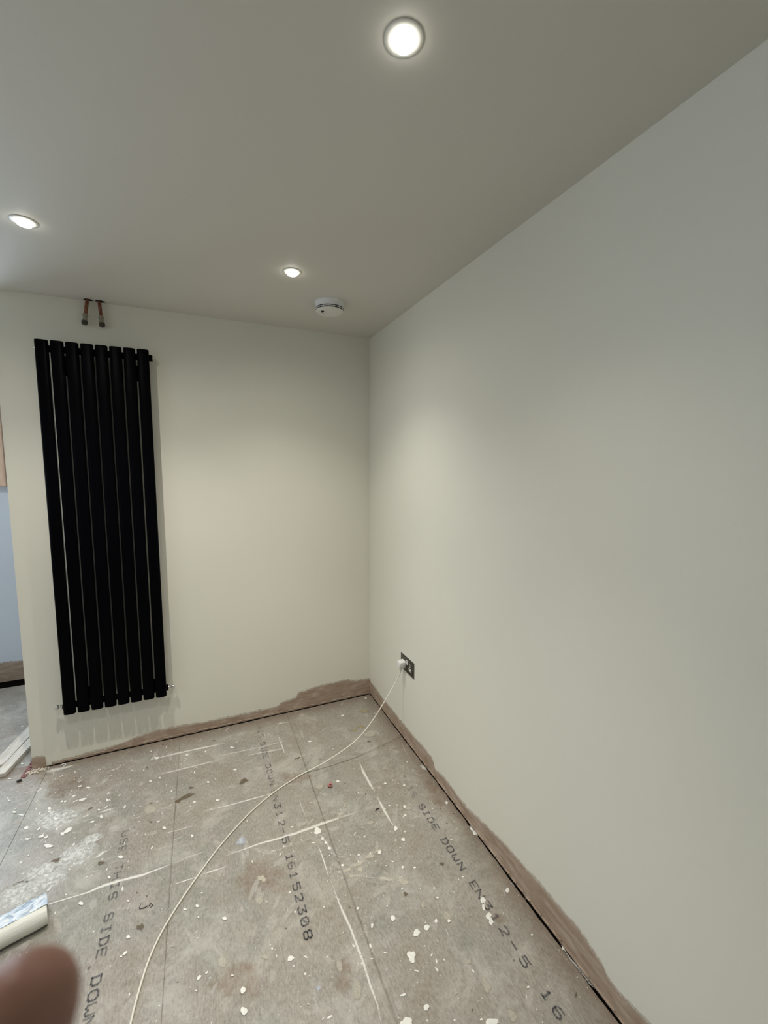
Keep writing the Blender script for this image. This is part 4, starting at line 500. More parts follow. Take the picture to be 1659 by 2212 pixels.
  [-.506,-1.162,-.506,-1.165,-.511,-1.168,-.515,-1.17,-.518,-1.173,-.525,-1.173,-.531,-1.171,-.534,-1.168,-.538,-1.168,-.545,-1.169,-.553,-1.168,-.556,-1.164,-.556,-1.16,-.555,-1.157,-.552,-1.154,-.545,-1.153,-.539,-1.152,-.534,-1.152,-.53,-1.15,-.524,-1.148,-.518,-1.15,-.514,-1.153,-.514,-1.156,-.51,-1.159],
  [-.46,-.898,-.464,-.902,-.467,-.906,-.472,-.908,-.478,-.907,-.484,-.905,-.49,-.904,-.497,-.903,-.501,-.898,-.501,-.892,-.501,-.888,-.507,-.883,-.511,-.876,-.512,-.869,-.506,-.866,-.499,-.865,-.492,-.864,-.485,-.868,-.48,-.873,-.477,-.878,-.472,-.88,-.464,-.882,-.458,-.887,-.457,-.894],
  [-.526,-.767,-.524,-.772,-.523,-.779,-.527,-.781,-.534,-.78,-.54,-.776,-.544,-.772,-.548,-.77,-.551,-.767,-.553,-.764,-.557,-.761,-.562,-.756,-.564,-.751,-.56,-.748,-.554,-.748,-.55,-.747,-.547,-.743,-.542,-.742,-.537,-.744,-.532,-.749,-.529,-.753,-.527,-.756,-.525,-.76,-.527,-.763],
  [-.565,-1.403,-.568,-1.41,-.57,-1.418,-.57,-1.429,-.574,-1.436,-.578,-1.436,-.582,-1.432,-.585,-1.428,-.587,-1.425,-.588,-1.418,-.589,-1.412,-.592,-1.407,-.595,-1.399,-.596,-1.387,-.593,-1.377,-.588,-1.374,-.583,-1.375,-.58,-1.374,-.577,-1.371,-.574,-1.375,-.572,-1.379,-.568,-1.381,-.563,-1.384,-.562,-1.394],
  [-.569,-1.463,-.571,-1.468,-.572,-1.473,-.575,-1.477,-.578,-1.477,-.58,-1.478,-.583,-1.478,-.585,-1.479,-.588,-1.478,-.588,-1.472,-.588,-1.467,-.589,-1.463,-.591,-1.459,-.592,-1.453,-.591,-1.448,-.588,-1.444,-.585,-1.441,-.582,-1.439,-.58,-1.444,-.578,-1.449,-.577,-1.452,-.574,-1.451,-.57,-1.452,-.569,-1.457],
  [-.548,-1.538,-.55,-1.539,-.551,-1.541,-.551,-1.544,-.554,-1.547,-.557,-1.547,-.56,-1.544,-.563,-1.542,-.566,-1.541,-.567,-1.538,-.567,-1.535,-.566,-1.533,-.566,-1.53,-.566,-1.528,-.563,-1.526,-.56,-1.527,-.557,-1.528,-.555,-1.526,-.551,-1.524,-.547,-1.525,-.546,-1.528,-.544,-1.531,-.543,-1.534,-.545,-1.537],
  [-.452,-1.416,-.453,-1.418,-.457,-1.418,-.46,-1.418,-.462,-1.419,-.466,-1.419,-.469,-1.418,-.472,-1.415,-.474,-1.413,-.476,-1.411,-.477,-1.409,-.476,-1.407,-.474,-1.406,-.474,-1.405,-.476,-1.401,-.474,-1.398,-.47,-1.399,-.465,-1.401,-.462,-1.403,-.46,-1.405,-.458,-1.407,-.458,-1.409,-.457,-1.411,-.454,-1.413],
  [0.026,-.787,.02,-.788,.015,-.786,.011,-.78,.008,-.778,.004,-.778,-.002,-.777,-.003,-.771,-.002,-.765,-.001,-.759,-.002,-.752,.001,-.746,.006,-.743,.011,-.741,.016,-.736,.021,-.734,.026,-.739,.025,-.749,.025,-.754,.028,-.757,.033,-.761,.034,-.767,.033,-.775,.03,-.781],
  [0.069,-.538,.071,-.543,.068,-.545,.062,-.545,.057,-.545,.051,-.545,.045,-.544,.041,-.54,.037,-.537,.032,-.533,.028,-.529,.03,-.525,.035,-.524,.04,-.523,.041,-.521,.042,-.516,.046,-.514,.053,-.515,.059,-.517,.065,-.52,.07,-.524,.068,-.529,.066,-.532,.066,-.534],
  [-1.53,-.394,-1.538,-.406,-1.549,-.412,-1.557,-.417,-1.559,-.425,-1.567,-.43,-1.577,-.431,-1.588,-.432,-1.601,-.432,-1.614,-.427,-1.623,-.416,-1.625,-.404,-1.629,-.395,-1.639,-.384,-1.647,-.37,-1.638,-.362,-1.621,-.363,-1.61,-.363,-1.601,-.361,-1.591,-.36,-1.58,-.364,-1.569,-.368,-1.554,-.372,-1.534,-.38],
  [-1.432,-.488,-1.438,-.494,-1.446,-.498,-1.444,-.504,-1.446,-.511,-1.456,-.513,-1.467,-.511,-1.476,-.507,-1.486,-.507,-1.496,-.505,-1.505,-.501,-1.509,-.494,-1.517,-.487,-1.523,-.479,-1.521,-.471,-1.504,-.471,-1.491,-.473,-1.486,-.471,-1.481,-.465,-1.472,-.464,-1.461,-.464,-1.45,-.468,-1.439,-.473,-1.431,-.48],
  [-1.381,-.588,-1.383,-.594,-1.393,-.597,-1.397,-.601,-1.397,-.607,-1.404,-.612,-1.415,-.614,-1.427,-.613,-1.439,-.612,-1.45,-.609,-1.453,-.602,-1.448,-.596,-1.445,-.592,-1.45,-.588,-1.46,-.582,-1.46,-.576,-1.452,-.572,-1.442,-.569,-1.431,-.566,-1.419,-.567,-1.41,-.573,-1.404,-.577,-1.398,-.581,-1.388,-.583],
  [-1.616,-.47,-1.616,-.48,-1.617,-.489,-1.618,-.497,-1.625,-.503,-1.627,-.51,-1.631,-.518,-1.635,-.53,-1.643,-.531,-1.651,-.528,-1.656,-.523,-1.663,-.522,-1.671,-.52,-1.675,-.512,-1.674,-.502,-1.672,-.492,-1.667,-.484,-1.663,-.477,-1.655,-.475,-1.649,-.474,-1.644,-.469,-1.636,-.457,-1.625,-.452,-1.617,-.456],
  [-1.749,-.435,-1.752,-.44,-1.75,-.444,-1.746,-.451,-1.751,-.455,-1.757,-.458,-1.764,-.458,-1.77,-.46,-1.777,-.46,-1.784,-.458,-1.789,-.453,-1.796,-.45,-1.805,-.445,-1.807,-.438,-1.801,-.432,-1.793,-.43,-1.787,-.429,-1.785,-.424,-1.782,-.419,-1.776,-.418,-1.768,-.417,-1.759,-.417,-1.75,-.419,-1.746,-.427],
  [-1.751,-.236,-1.749,-.241,-1.75,-.246,-1.756,-.248,-1.759,-.252,-1.76,-.26,-1.767,-.266,-1.779,-.266,-1.79,-.26,-1.794,-.252,-1.799,-.247,-1.806,-.244,-1.809,-.239,-1.809,-.234,-1.809,-.229,-1.809,-.223,-1.805,-.218,-1.796,-.216,-1.786,-.218,-1.778,-.216,-1.768,-.215,-1.756,-.217,-1.749,-.223,-1.748,-.23],
  [-1.251,-.682,-1.248,-.685,-1.247,-.689,-1.253,-.691,-1.259,-.692,-1.264,-.694,-1.27,-.696,-1.277,-.694,-1.283,-.691,-1.291,-.69,-1.301,-.688,-1.305,-.684,-1.303,-.679,-1.294,-.677,-1.29,-.676,-1.29,-.673,-1.288,-.67,-1.284,-.667,-1.277,-.666,-1.269,-.665,-1.259,-.665,-1.253,-.67,-1.253,-.676,-1.255,-.679],
  [-1.48,-.541,-1.479,-.546,-1.482,-.553,-1.486,-.558,-1.484,-.565,-1.484,-.576,-1.491,-.586,-1.502,-.586,-1.511,-.583,-1.518,-.58,-1.524,-.578,-1.53,-.575,-1.531,-.568,-1.534,-.563,-1.535,-.557,-1.536,-.549,-1.532,-.542,-1.523,-.538,-1.515,-.536,-1.509,-.528,-1.5,-.521,-1.489,-.52,-1.484,-.528,-1.482,-.535],
  [-.781,-.464,-.779,-.47,-.782,-.473,-.784,-.478,-.79,-.48,-.796,-.484,-.807,-.483,-.817,-.476,-.82,-.465,-.822,-.459,-.826,-.454,-.831,-.448,-.834,-.441,-.83,-.438,-.829,-.432,-.825,-.428,-.817,-.427,-.809,-.429,-.801,-.435,-.792,-.437,-.782,-.44,-.773,-.447,-.775,-.455,-.779,-.46],
  [-.916,-.538,-.911,-.544,-.913,-.549,-.921,-.551,-.929,-.551,-.937,-.55,-.945,-.548,-.95,-.544,-.955,-.542,-.961,-.54,-.972,-.538,-.982,-.534,-.982,-.528,-.977,-.524,-.97,-.522,-.966,-.519,-.96,-.518,-.952,-.519,-.946,-.52,-.939,-.519,-.929,-.52,-.924,-.525,-.922,-.53,-.921,-.534],
  [-.163,-1.062,-.164,-1.065,-.171,-1.067,-.176,-1.069,-.184,-1.069,-.193,-1.066,-.198,-1.063,-.204,-1.062,-.212,-1.062,-.223,-1.06,-.23,-1.056,-.231,-1.052,-.229,-1.048,-.226,-1.045,-.218,-1.044,-.21,-1.045,-.204,-1.045,-.199,-1.044,-.191,-1.042,-.182,-1.044,-.177,-1.048,-.176,-1.052,-.171,-1.054,-.162,-1.058],
  [-.355,-1.359,-.359,-1.36,-.363,-1.361,-.37,-1.359,-.378,-1.354,-.385,-1.35,-.393,-1.35,-.405,-1.346,-.416,-1.338,-.419,-1.331,-.418,-1.326,-.414,-1.323,-.413,-1.32,-.408,-1.32,-.402,-1.321,-.398,-1.32,-.394,-1.318,-.385,-1.318,-.375,-1.325,-.369,-1.334,-.364,-1.339,-.355,-1.346,-.351,-1.352,-.35,-1.357],
  [-.87,-1.138,-.871,-1.146,-.873,-1.154,-.876,-1.161,-.882,-1.164,-.888,-1.163,-.892,-1.155,-.895,-1.147,-.898,-1.144,-.903,-1.142,-.908,-1.137,-.909,-1.129,-.906,-1.122,-.906,-1.114,-.905,-1.106,-.901,-1.101,-.896,-1.101,-.891,-1.098,-.885,-1.097,-.879,-1.099,-.876,-1.108,-.878,-1.119,-.877,-1.125,-.875,-1.13],
  [-.941,-.921,-.94,-.925,-.941,-.928,-.946,-.928,-.954,-.924,-.959,-.921,-.963,-.921,-.968,-.92,-.973,-.917,-.979,-.914,-.984,-.909,-.989,-.904,-.989,-.9,-.982,-.901,-.974,-.903,-.971,-.903,-.971,-.899,-.967,-.898,-.961,-.901,-.956,-.904,-.951,-.907,-.945,-.91,-.942,-.915,-.943,-.918],
  [-.647,-.889,-.651,-.893,-.655,-.898,-.661,-.9,-.67,-.899,-.676,-.897,-.681,-.9,-.688,-.904,-.696,-.902,-.7,-.897,-.703,-.892,-.706,-.888,-.709,-.884,-.708,-.879,-.704,-.875,-.7,-.872,-.696,-.867,-.688,-.866,-.68,-.871,-.676,-.874,-.671,-.876,-.663,-.875,-.653,-.877,-.649,-.883],
  [-.522,-.969,-.519,-.973,-.525,-.976,-.53,-.979,-.536,-.982,-.545,-.986,-.558,-.985,-.568,-.979,-.573,-.974,-.575,-.971,-.585,-.969,-.592,-.966,-.595,-.962,-.595,-.958,-.596,-.954,-.592,-.949,-.579,-.949,-.565,-.952,-.556,-.954,-.546,-.953,-.535,-.954,-.526,-.957,-.526,-.962,-.525,-.965],
 ],
 'cream': [
  [-.493,-.907,-.496,-.908,-.498,-.91,-.501,-.911,-.504,-.911,-.508,-.913,-.514,-.911,-.517,-.907,-.515,-.903,-.519,-.899,-.522,-.894,-.519,-.892,-.513,-.893,-.509,-.893,-.506,-.892,-.502,-.894,-.499,-.895,-.492,-.896,-.485,-.9,-.487,-.905],
  [-.545,-1.173,-.546,-1.175,-.55,-1.177,-.554,-1.178,-.558,-1.18,-.563,-1.18,-.567,-1.178,-.57,-1.176,-.578,-1.177,-.586,-1.175,-.586,-1.172,-.582,-1.169,-.577,-1.167,-.572,-1.167,-.566,-1.168,-.563,-1.167,-.557,-1.165,-.549,-1.164,-.546,-1.167,-.547,-1.17],
  [-.487,-1.163,-.491,-1.166,-.496,-1.168,-.498,-1.171,-.504,-1.173,-.512,-1.172,-.517,-1.17,-.522,-1.17,-.531,-1.171,-.536,-1.169,-.539,-1.167,-.54,-1.163,-.534,-1.16,-.522,-1.16,-.516,-1.161,-.513,-1.159,-.506,-1.156,-.498,-1.156,-.493,-1.158,-.49,-1.16],
  [-.448,-1.15,-.443,-1.153,-.441,-1.158,-.448,-1.161,-.455,-1.162,-.462,-1.16,-.466,-1.159,-.469,-1.157,-.471,-1.156,-.48,-1.156,-.487,-1.153,-.484,-1.149,-.477,-1.147,-.473,-1.144,-.468,-1.142,-.462,-1.143,-.457,-1.143,-.451,-1.142,-.446,-1.144,-.448,-1.148],
  [-.409,-1.139,-.407,-1.141,-.411,-1.144,-.416,-1.145,-.42,-1.146,-.423,-1.146,-.425,-1.145,-.428,-1.146,-.435,-1.148,-.439,-1.147,-.436,-1.143,-.433,-1.141,-.432,-1.139,-.43,-1.137,-.426,-1.137,-.423,-1.135,-.42,-1.134,-.417,-1.135,-.416,-1.137,-.414,-1.138],
  [-.541,-1.206,-.538,-1.209,-.54,-1.211,-.548,-1.209,-.552,-1.208,-.556,-1.208,-.56,-1.207,-.563,-1.205,-.565,-1.203,-.567,-1.202,-.568,-1.2,-.565,-1.199,-.566,-1.197,-.565,-1.194,-.559,-1.194,-.554,-1.197,-.551,-1.199,-.549,-1.201,-.546,-1.202,-.544,-1.204],
  [-.403,-1.288,-.408,-1.288,-.419,-1.281,-.422,-1.279,-.425,-1.281,-.431,-1.279,-.436,-1.275,-.441,-1.27,-.446,-1.265,-.447,-1.262,-.443,-1.261,-.442,-1.259,-.441,-1.256,-.434,-1.259,-.427,-1.265,-.424,-1.269,-.418,-1.271,-.412,-1.275,-.407,-1.279,-.403,-1.284],
  [-.362,-1.312,-.362,-1.316,-.368,-1.315,-.374,-1.314,-.379,-1.313,-.388,-1.312,-.397,-1.307,-.398,-1.301,-.396,-1.298,-.397,-1.296,-.398,-1.293,-.397,-1.291,-.398,-1.286,-.395,-1.283,-.385,-1.286,-.377,-1.294,-.373,-1.299,-.367,-1.302,-.362,-1.306,-.362,-1.309],
  [-.858,-1.081,-.858,-1.086,-.859,-1.091,-.863,-1.094,-.868,-1.095,-.874,-1.087,-.875,-1.081,-.879,-1.08,-.884,-1.078,-.888,-1.073,-.888,-1.068,-.888,-1.063,-.886,-1.059,-.879,-1.06,-.874,-1.063,-.87,-1.061,-.865,-1.062,-.863,-1.069,-.863,-1.073,-.861,-1.077],
  [-.438,-1.263,-.445,-1.262,-.447,-1.262,-.448,-1.266,-.451,-1.268,-.455,-1.268,-.459,-1.266,-.462,-1.263,-.463,-1.259,-.46,-1.256,-.461,-1.253,-.462,-1.25,-.458,-1.248,-.454,-1.25,-.451,-1.251,-.447,-1.25,-.443,-1.251,-.44,-1.253,-.436,-1.257,-.434,-1.261],
  [-.505,-1.193,-.505,-1.196,-.508,-1.198,-.509,-1.202,-.514,-1.204,-.519,-1.2,-.521,-1.194,-.524,-1.192,-.529,-1.19,-.53,-1.186,-.526,-1.184,-.526,-1.182,-.524,-1.179,-.52,-1.179,-.516,-1.18,-.511,-1.177,-.504,-1.178,-.502,-1.184,-.505,-1.188,-.507,-1.19],
 ],
 'warm': [
  [-1.581,-.195,-1.576,-.216,-1.563,-.243,-1.573,-.263,-1.594,-.276,-1.617,-.287,-1.646,-.294,-1.68,-.285,-1.709,-.262,-1.724,-.235,-1.743,-.219,-1.768,-.204,-1.794,-.182,-1.809,-.156,-1.805,-.132,-1.791,-.112,-1.775,-.094,-1.744,-.09,-1.71,-.099,-1.681,-.108,-1.651,-.112,-1.617,-.122,-1.593,-.145,-1.587,-.172],
  [-1.667,-.27,-1.665,-.281,-1.662,-.295,-1.67,-.301,-1.683,-.3,-1.697,-.297,-1.711,-.291,-1.726,-.285,-1.741,-.274,-1.754,-.261,-1.77,-.248,-1.788,-.231,-1.798,-.213,-1.796,-.201,-1.781,-.199,-1.765,-.202,-1.759,-.196,-1.747,-.197,-1.733,-.202,-1.719,-.208,-1.701,-.213,-1.681,-.226,-1.668,-.244,-1.665,-.259],
  [-.04,-.98,-.049,-.978,-.057,-.975,-.065,-.972,-.074,-.966,-.078,-.953,-.077,-.937,-.077,-.923,-.08,-.906,-.077,-.887,-.068,-.875,-.057,-.872,-.047,-.873,-.039,-.873,-.03,-.873,-.023,-.878,-.015,-.884,-.007,-.893,.002,-.906,.001,-.925,-.008,-.942,-.018,-.952,-.026,-.96,-.032,-.971],
  [-.034,-1.006,-.033,-1.021,-.036,-1.037,-.043,-1.05,-.051,-1.06,-.059,-1.067,-.067,-1.068,-.073,-1.061,-.076,-1.049,-.079,-1.043,-.088,-1.042,-.095,-1.033,-.095,-1.018,-.092,-1.001,-.087,-.986,-.08,-.973,-.072,-.964,-.064,-.963,-.057,-.962,-.049,-.958,-.04,-.956,-.034,-.963,-.035,-.98,-.035,-.994],
  [-1.244,.068,-1.241,.059,-1.225,.046,-1.231,.034,-1.259,.027,-1.298,.028,-1.331,.031,-1.361,.032,-1.388,.037,-1.404,.046,-1.42,.054,-1.44,.062,-1.459,.071,-1.459,.082,-1.442,.091,-1.416,.096,-1.4,.104,-1.38,.114,-1.347,.117,-1.312,.112,-1.284,.104,-1.261,.096,-1.243,.087,-1.239,.077],
  [-.536,-.642,-.555,-.65,-.578,-.65,-.594,-.652,-.61,-.655,-.629,-.653,-.65,-.643,-.671,-.636,-.693,-.624,-.711,-.608,-.717,-.591,-.721,-.576,-.723,-.562,-.729,-.543,-.721,-.53,-.698,-.529,-.673,-.535,-.651,-.543,-.63,-.55,-.61,-.561,-.594,-.575,-.573,-.588,-.552,-.605,-.53,-.627],
  [-.777,-1.12,-.788,-1.142,-.805,-1.157,-.828,-1.162,-.853,-1.153,-.872,-1.15,-.893,-1.16,-.92,-1.157,-.947,-1.141,-.964,-1.114,-.973,-1.086,-.984,-1.058,-.981,-1.032,-.964,-1.016,-.948,-1.004,-.937,-.987,-.924,-.963,-.898,-.957,-.869,-.972,-.848,-.999,-.823,-1.014,-.798,-1.034,-.778,-1.062,-.775,-1.093],
  [-.877,-1.428,-.875,-1.452,-.891,-1.466,-.918,-1.464,-.942,-1.458,-.962,-1.455,-.982,-1.445,-1.001,-1.435,-1.019,-1.422,-1.04,-1.408,-1.069,-1.388,-1.086,-1.362,-1.078,-1.341,-1.06,-1.329,-1.049,-1.316,-1.037,-1.303,-1.018,-1.298,-.994,-1.303,-.97,-1.31,-.945,-1.321,-.921,-1.336,-.906,-1.36,-.902,-1.382,-.894,-1.402],
  [-.654,-1.512,-.661,-1.529,-.67,-1.542,-.681,-1.548,-.69,-1.558,-.7,-1.565,-.71,-1.566,-.715,-1.554,-.719,-1.542,-.723,-1.532,-.732,-1.521,-.734,-1.502,-.728,-1.48,-.717,-1.463,-.706,-1.451,-.696,-1.441,-.686,-1.438,-.677,-1.438,-.668,-1.437,-.655,-1.43,-.641,-1.431,-.636,-1.448,-.641,-1.473,-.649,-1.494],
  [-.105,-1.566,-.11,-1.57,-.115,-1.573,-.122,-1.575,-.13,-1.575,-.138,-1.573,-.148,-1.573,-.158,-1.57,-.165,-1.564,-.166,-1.558,-.161,-1.552,-.159,-1.548,-.158,-1.543,-.156,-1.539,-.151,-1.535,-.144,-1.533,-.136,-1.529,-.126,-1.53,-.117,-1.534,-.113,-1.541,-.109,-1.546,-.105,-1.551,-.099,-1.557,-.1,-1.562],
 ],
 'brown': [
  [-.884,-.533,-.888,-.535,-.893,-.534,-.9,-.537,-.908,-.536,-.912,-.529,-.907,-.52,-.902,-.514,-.901,-.507,-.897,-.502,-.892,-.5,-.886,-.498,-.88,-.496,-.875,-.5,-.873,-.506,-.87,-.511,-.863,-.517,-.864,-.526,-.873,-.53,-.879,-.531],
  [-.587,-.454,-.587,-.457,-.59,-.459,-.594,-.461,-.597,-.464,-.603,-.464,-.606,-.461,-.608,-.46,-.612,-.461,-.619,-.461,-.62,-.458,-.62,-.455,-.617,-.453,-.611,-.451,-.606,-.451,-.603,-.451,-.598,-.449,-.593,-.448,-.591,-.45,-.59,-.452],
  [-.187,-.483,-.187,-.487,-.19,-.488,-.195,-.486,-.198,-.483,-.2,-.484,-.204,-.484,-.206,-.482,-.208,-.479,-.21,-.476,-.209,-.474,-.206,-.472,-.204,-.471,-.202,-.468,-.198,-.468,-.195,-.471,-.194,-.474,-.191,-.475,-.189,-.477,-.188,-.48],
  [-1.125,-.504,-1.116,-.505,-1.105,-.507,-1.113,-.516,-1.132,-.523,-1.148,-.528,-1.159,-.53,-1.168,-.531,-1.173,-.53,-1.185,-.533,-1.197,-.533,-1.194,-.527,-1.183,-.52,-1.177,-.514,-1.17,-.507,-1.157,-.5,-1.143,-.497,-1.131,-.495,-1.123,-.495,-1.125,-.501],
  [-1.17,-.52,-1.169,-.525,-1.17,-.529,-1.171,-.534,-1.172,-.539,-1.174,-.546,-1.178,-.547,-1.182,-.542,-1.184,-.54,-1.187,-.539,-1.189,-.537,-1.191,-.535,-1.195,-.531,-1.196,-.524,-1.191,-.52,-1.186,-.52,-1.183,-.518,-1.179,-.516,-1.176,-.516,-1.174,-.518],
  [-1.115,-.467,-1.117,-.467,-1.119,-.468,-1.119,-.47,-1.123,-.469,-1.126,-.469,-1.132,-.469,-1.136,-.465,-1.135,-.462,-1.134,-.46,-1.137,-.458,-1.138,-.455,-1.136,-.454,-1.134,-.453,-1.131,-.452,-1.126,-.454,-1.123,-.458,-1.12,-.46,-1.115,-.462,-1.112,-.466],
  [-1.269,-1.079,-1.267,-1.083,-1.264,-1.088,-1.264,-1.092,-1.266,-1.096,-1.268,-1.098,-1.27,-1.102,-1.273,-1.102,-1.277,-1.098,-1.279,-1.094,-1.283,-1.095,-1.287,-1.092,-1.29,-1.088,-1.29,-1.082,-1.289,-1.078,-1.286,-1.075,-1.28,-1.079,-1.278,-1.079,-1.276,-1.077,-1.271,-1.075],
  [-1.439,-.753,-1.435,-.756,-1.433,-.76,-1.437,-.763,-1.441,-.764,-1.444,-.766,-1.446,-.768,-1.45,-.767,-1.453,-.765,-1.455,-.763,-1.458,-.761,-1.458,-.758,-1.458,-.755,-1.461,-.75,-1.459,-.746,-1.453,-.746,-1.449,-.749,-1.447,-.75,-1.444,-.75,-1.441,-.751],
  [-1.601,-.67,-1.602,-.674,-1.601,-.678,-1.602,-.682,-1.606,-.683,-1.609,-.683,-1.613,-.684,-1.617,-.682,-1.619,-.678,-1.623,-.676,-1.629,-.673,-1.633,-.668,-1.631,-.664,-1.626,-.662,-1.623,-.662,-1.619,-.661,-1.616,-.664,-1.612,-.662,-1.606,-.661,-1.601,-.665],
  [-.207,-1.304,-.209,-1.305,-.211,-1.307,-.213,-1.306,-.214,-1.303,-.216,-1.301,-.219,-1.3,-.221,-1.297,-.22,-1.294,-.219,-1.291,-.216,-1.289,-.213,-1.29,-.21,-1.293,-.209,-1.293,-.205,-1.291,-.202,-1.292,-.201,-1.295,-.202,-1.298,-.202,-1.301,-.204,-1.303],
  [-.354,-.841,-.355,-.843,-.356,-.844,-.357,-.846,-.359,-.848,-.36,-.847,-.361,-.844,-.36,-.842,-.361,-.841,-.362,-.84,-.361,-.838,-.361,-.836,-.36,-.835,-.358,-.834,-.357,-.835,-.356,-.835,-.354,-.834,-.353,-.836,-.354,-.838,-.354,-.84],
  [-.388,-1.35,-.391,-1.352,-.394,-1.353,-.396,-1.355,-.398,-1.356,-.4,-1.355,-.401,-1.353,-.403,-1.351,-.403,-1.349,-.402,-1.347,-.401,-1.345,-.402,-1.342,-.4,-1.337,-.397,-1.337,-.395,-1.338,-.393,-1.34,-.392,-1.341,-.392,-1.344,-.391,-1.345,-.389,-1.347],
  [-1.29,-.498,-1.291,-.498,-1.293,-.498,-1.294,-.498,-1.296,-.498,-1.297,-.497,-1.299,-.497,-1.302,-.496,-1.303,-.494,-1.303,-.493,-1.302,-.493,-1.302,-.492,-1.301,-.492,-1.3,-.492,-1.299,-.491,-1.297,-.491,-1.295,-.492,-1.294,-.494,-1.292,-.495,-1.29,-.497],
  [-1.283,-.614,-1.281,-.617,-1.282,-.619,-1.284,-.619,-1.287,-.617,-1.288,-.616,-1.29,-.616,-1.291,-.615,-1.292,-.613,-1.293,-.611,-1.294,-.609,-1.294,-.608,-1.293,-.607,-1.293,-.605,-1.292,-.603,-1.289,-.605,-1.287,-.608,-1.286,-.61,-1.285,-.611,-1.284,-.612],
  [-1.346,-.621,-1.346,-.622,-1.347,-.622,-1.347,-.623,-1.348,-.624,-1.349,-.623,-1.35,-.621,-1.351,-.621,-1.352,-.62,-1.353,-.619,-1.353,-.618,-1.354,-.617,-1.354,-.616,-1.353,-.616,-1.351,-.617,-1.35,-.617,-1.349,-.617,-1.348,-.618,-1.347,-.619,-1.347,-.62],
  [-1.265,-.978,-1.265,-.978,-1.265,-.979,-1.265,-.981,-1.266,-.982,-1.267,-.981,-1.268,-.98,-1.269,-.979,-1.269,-.977,-1.269,-.976,-1.27,-.975,-1.272,-.973,-1.271,-.972,-1.27,-.972,-1.269,-.973,-1.268,-.973,-1.267,-.973,-1.266,-.974,-1.265,-.975,-1.265,-.977],
  [-1.298,-.95,-1.298,-.952,-1.299,-.952,-1.299,-.953,-1.301,-.952,-1.301,-.951,-1.302,-.951,-1.303,-.951,-1.305,-.95,-1.305,-.949,-1.305,-.947,-1.305,-.946,-1.304,-.945,-1.304,-.945,-1.303,-.945,-1.302,-.944,-1.301,-.945,-1.301,-.947,-1.3,-.948,-1.298,-.949],
  [-1.404,-1.156,-1.404,-1.158,-1.405,-1.159,-1.407,-1.16,-1.406,-1.161,-1.407,-1.162,-1.408,-1.164,-1.41,-1.164,-1.411,-1.163,-1.413,-1.163,-1.413,-1.162,-1.413,-1.16,-1.413,-1.159,-1.414,-1.158,-1.412,-1.157,-1.411,-1.157,-1.41,-1.156,-1.408,-1.155,-1.407,-1.155,-1.405,-1.155],
  [-.171,-1.675,-.172,-1.675,-.173,-1.675,-.174,-1.676,-.175,-1.675,-.175,-1.674,-.176,-1.675,-.178,-1.674,-.178,-1.674,-.178,-1.673,-.177,-1.672,-.176,-1.672,-.175,-1.672,-.174,-1.672,-.173,-1.671,-.172,-1.671,-.171,-1.672,-.171,-1.672,-.171,-1.673,-.17,-1.674],
  [0.003,-1.534,.002,-1.536,-.0,-1.537,-.001,-1.538,-.002,-1.539,-.004,-1.54,-.005,-1.54,-.007,-1.541,-.008,-1.539,-.006,-1.535,-.004,-1.533,-.003,-1.531,-.002,-1.529,-.001,-1.527,.0,-1.526,.002,-1.525,.004,-1.525,.004,-1.527,.003,-1.53,.003,-1.531],
  [0.252,-1.018,.249,-1.021,.246,-1.024,.242,-1.025,.239,-1.024,.236,-1.024,.234,-1.023,.235,-1.019,.234,-1.017,.232,-1.014,.231,-1.009,.236,-1.006,.241,-1.006,.245,-1.005,.247,-1.006,.249,-1.008,.251,-1.008,.256,-1.008,.258,-1.01,.255,-1.015],
  [-.061,-1.82,-.063,-1.821,-.065,-1.822,-.067,-1.822,-.069,-1.823,-.07,-1.823,-.071,-1.822,-.073,-1.821,-.074,-1.82,-.072,-1.818,-.069,-1.817,-.067,-1.816,-.065,-1.815,-.064,-1.814,-.062,-1.814,-.059,-1.812,-.057,-1.812,-.058,-1.814,-.06,-1.817,-.061,-1.818],
  [-.597,-1.312,-.598,-1.313,-.6,-1.313,-.6,-1.312,-.601,-1.313,-.602,-1.314,-.603,-1.313,-.603,-1.312,-.604,-1.311,-.605,-1.31,-.604,-1.309,-.604,-1.308,-.603,-1.307,-.602,-1.307,-.601,-1.308,-.6,-1.308,-.599,-1.309,-.598,-1.308,-.597,-1.309,-.597,-1.311],
  [-.818,-1.291,-.818,-1.292,-.819,-1.293,-.82,-1.293,-.821,-1.292,-.822,-1.292,-.823,-1.292,-.824,-1.292,-.824,-1.291,-.824,-1.29,-.824,-1.288,-.824,-1.287,-.823,-1.287,-.823,-1.287,-.822,-1.286,-.821,-1.287,-.82,-1.288,-.82,-1.289,-.819,-1.289,-.818,-1.29],
  [-1.004,-.121,-1.005,-.122,-1.004,-.123,-1.006,-.124,-1.01,-.122,-1.012,-.121,-1.015,-.12,-1.019,-.119,-1.021,-.116,-1.024,-.114,-1.025,-.112,-1.023,-.111,-1.017,-.113,-1.016,-.114,-1.015,-.113,-1.012,-.112,-1.009,-.114,-1.006,-.116,-1.002,-.118,-1.002,-.12],
  [-1.272,-.045,-1.273,-.046,-1.271,-.048,-1.271,-.05,-1.274,-.049,-1.277,-.048,-1.279,-.046,-1.281,-.044,-1.282,-.043,-1.282,-.042,-1.285,-.04,-1.286,-.038,-1.283,-.038,-1.282,-.038,-1.28,-.037,-1.278,-.037,-1.275,-.039,-1.273,-.041,-1.272,-.043,-1.271,-.044],
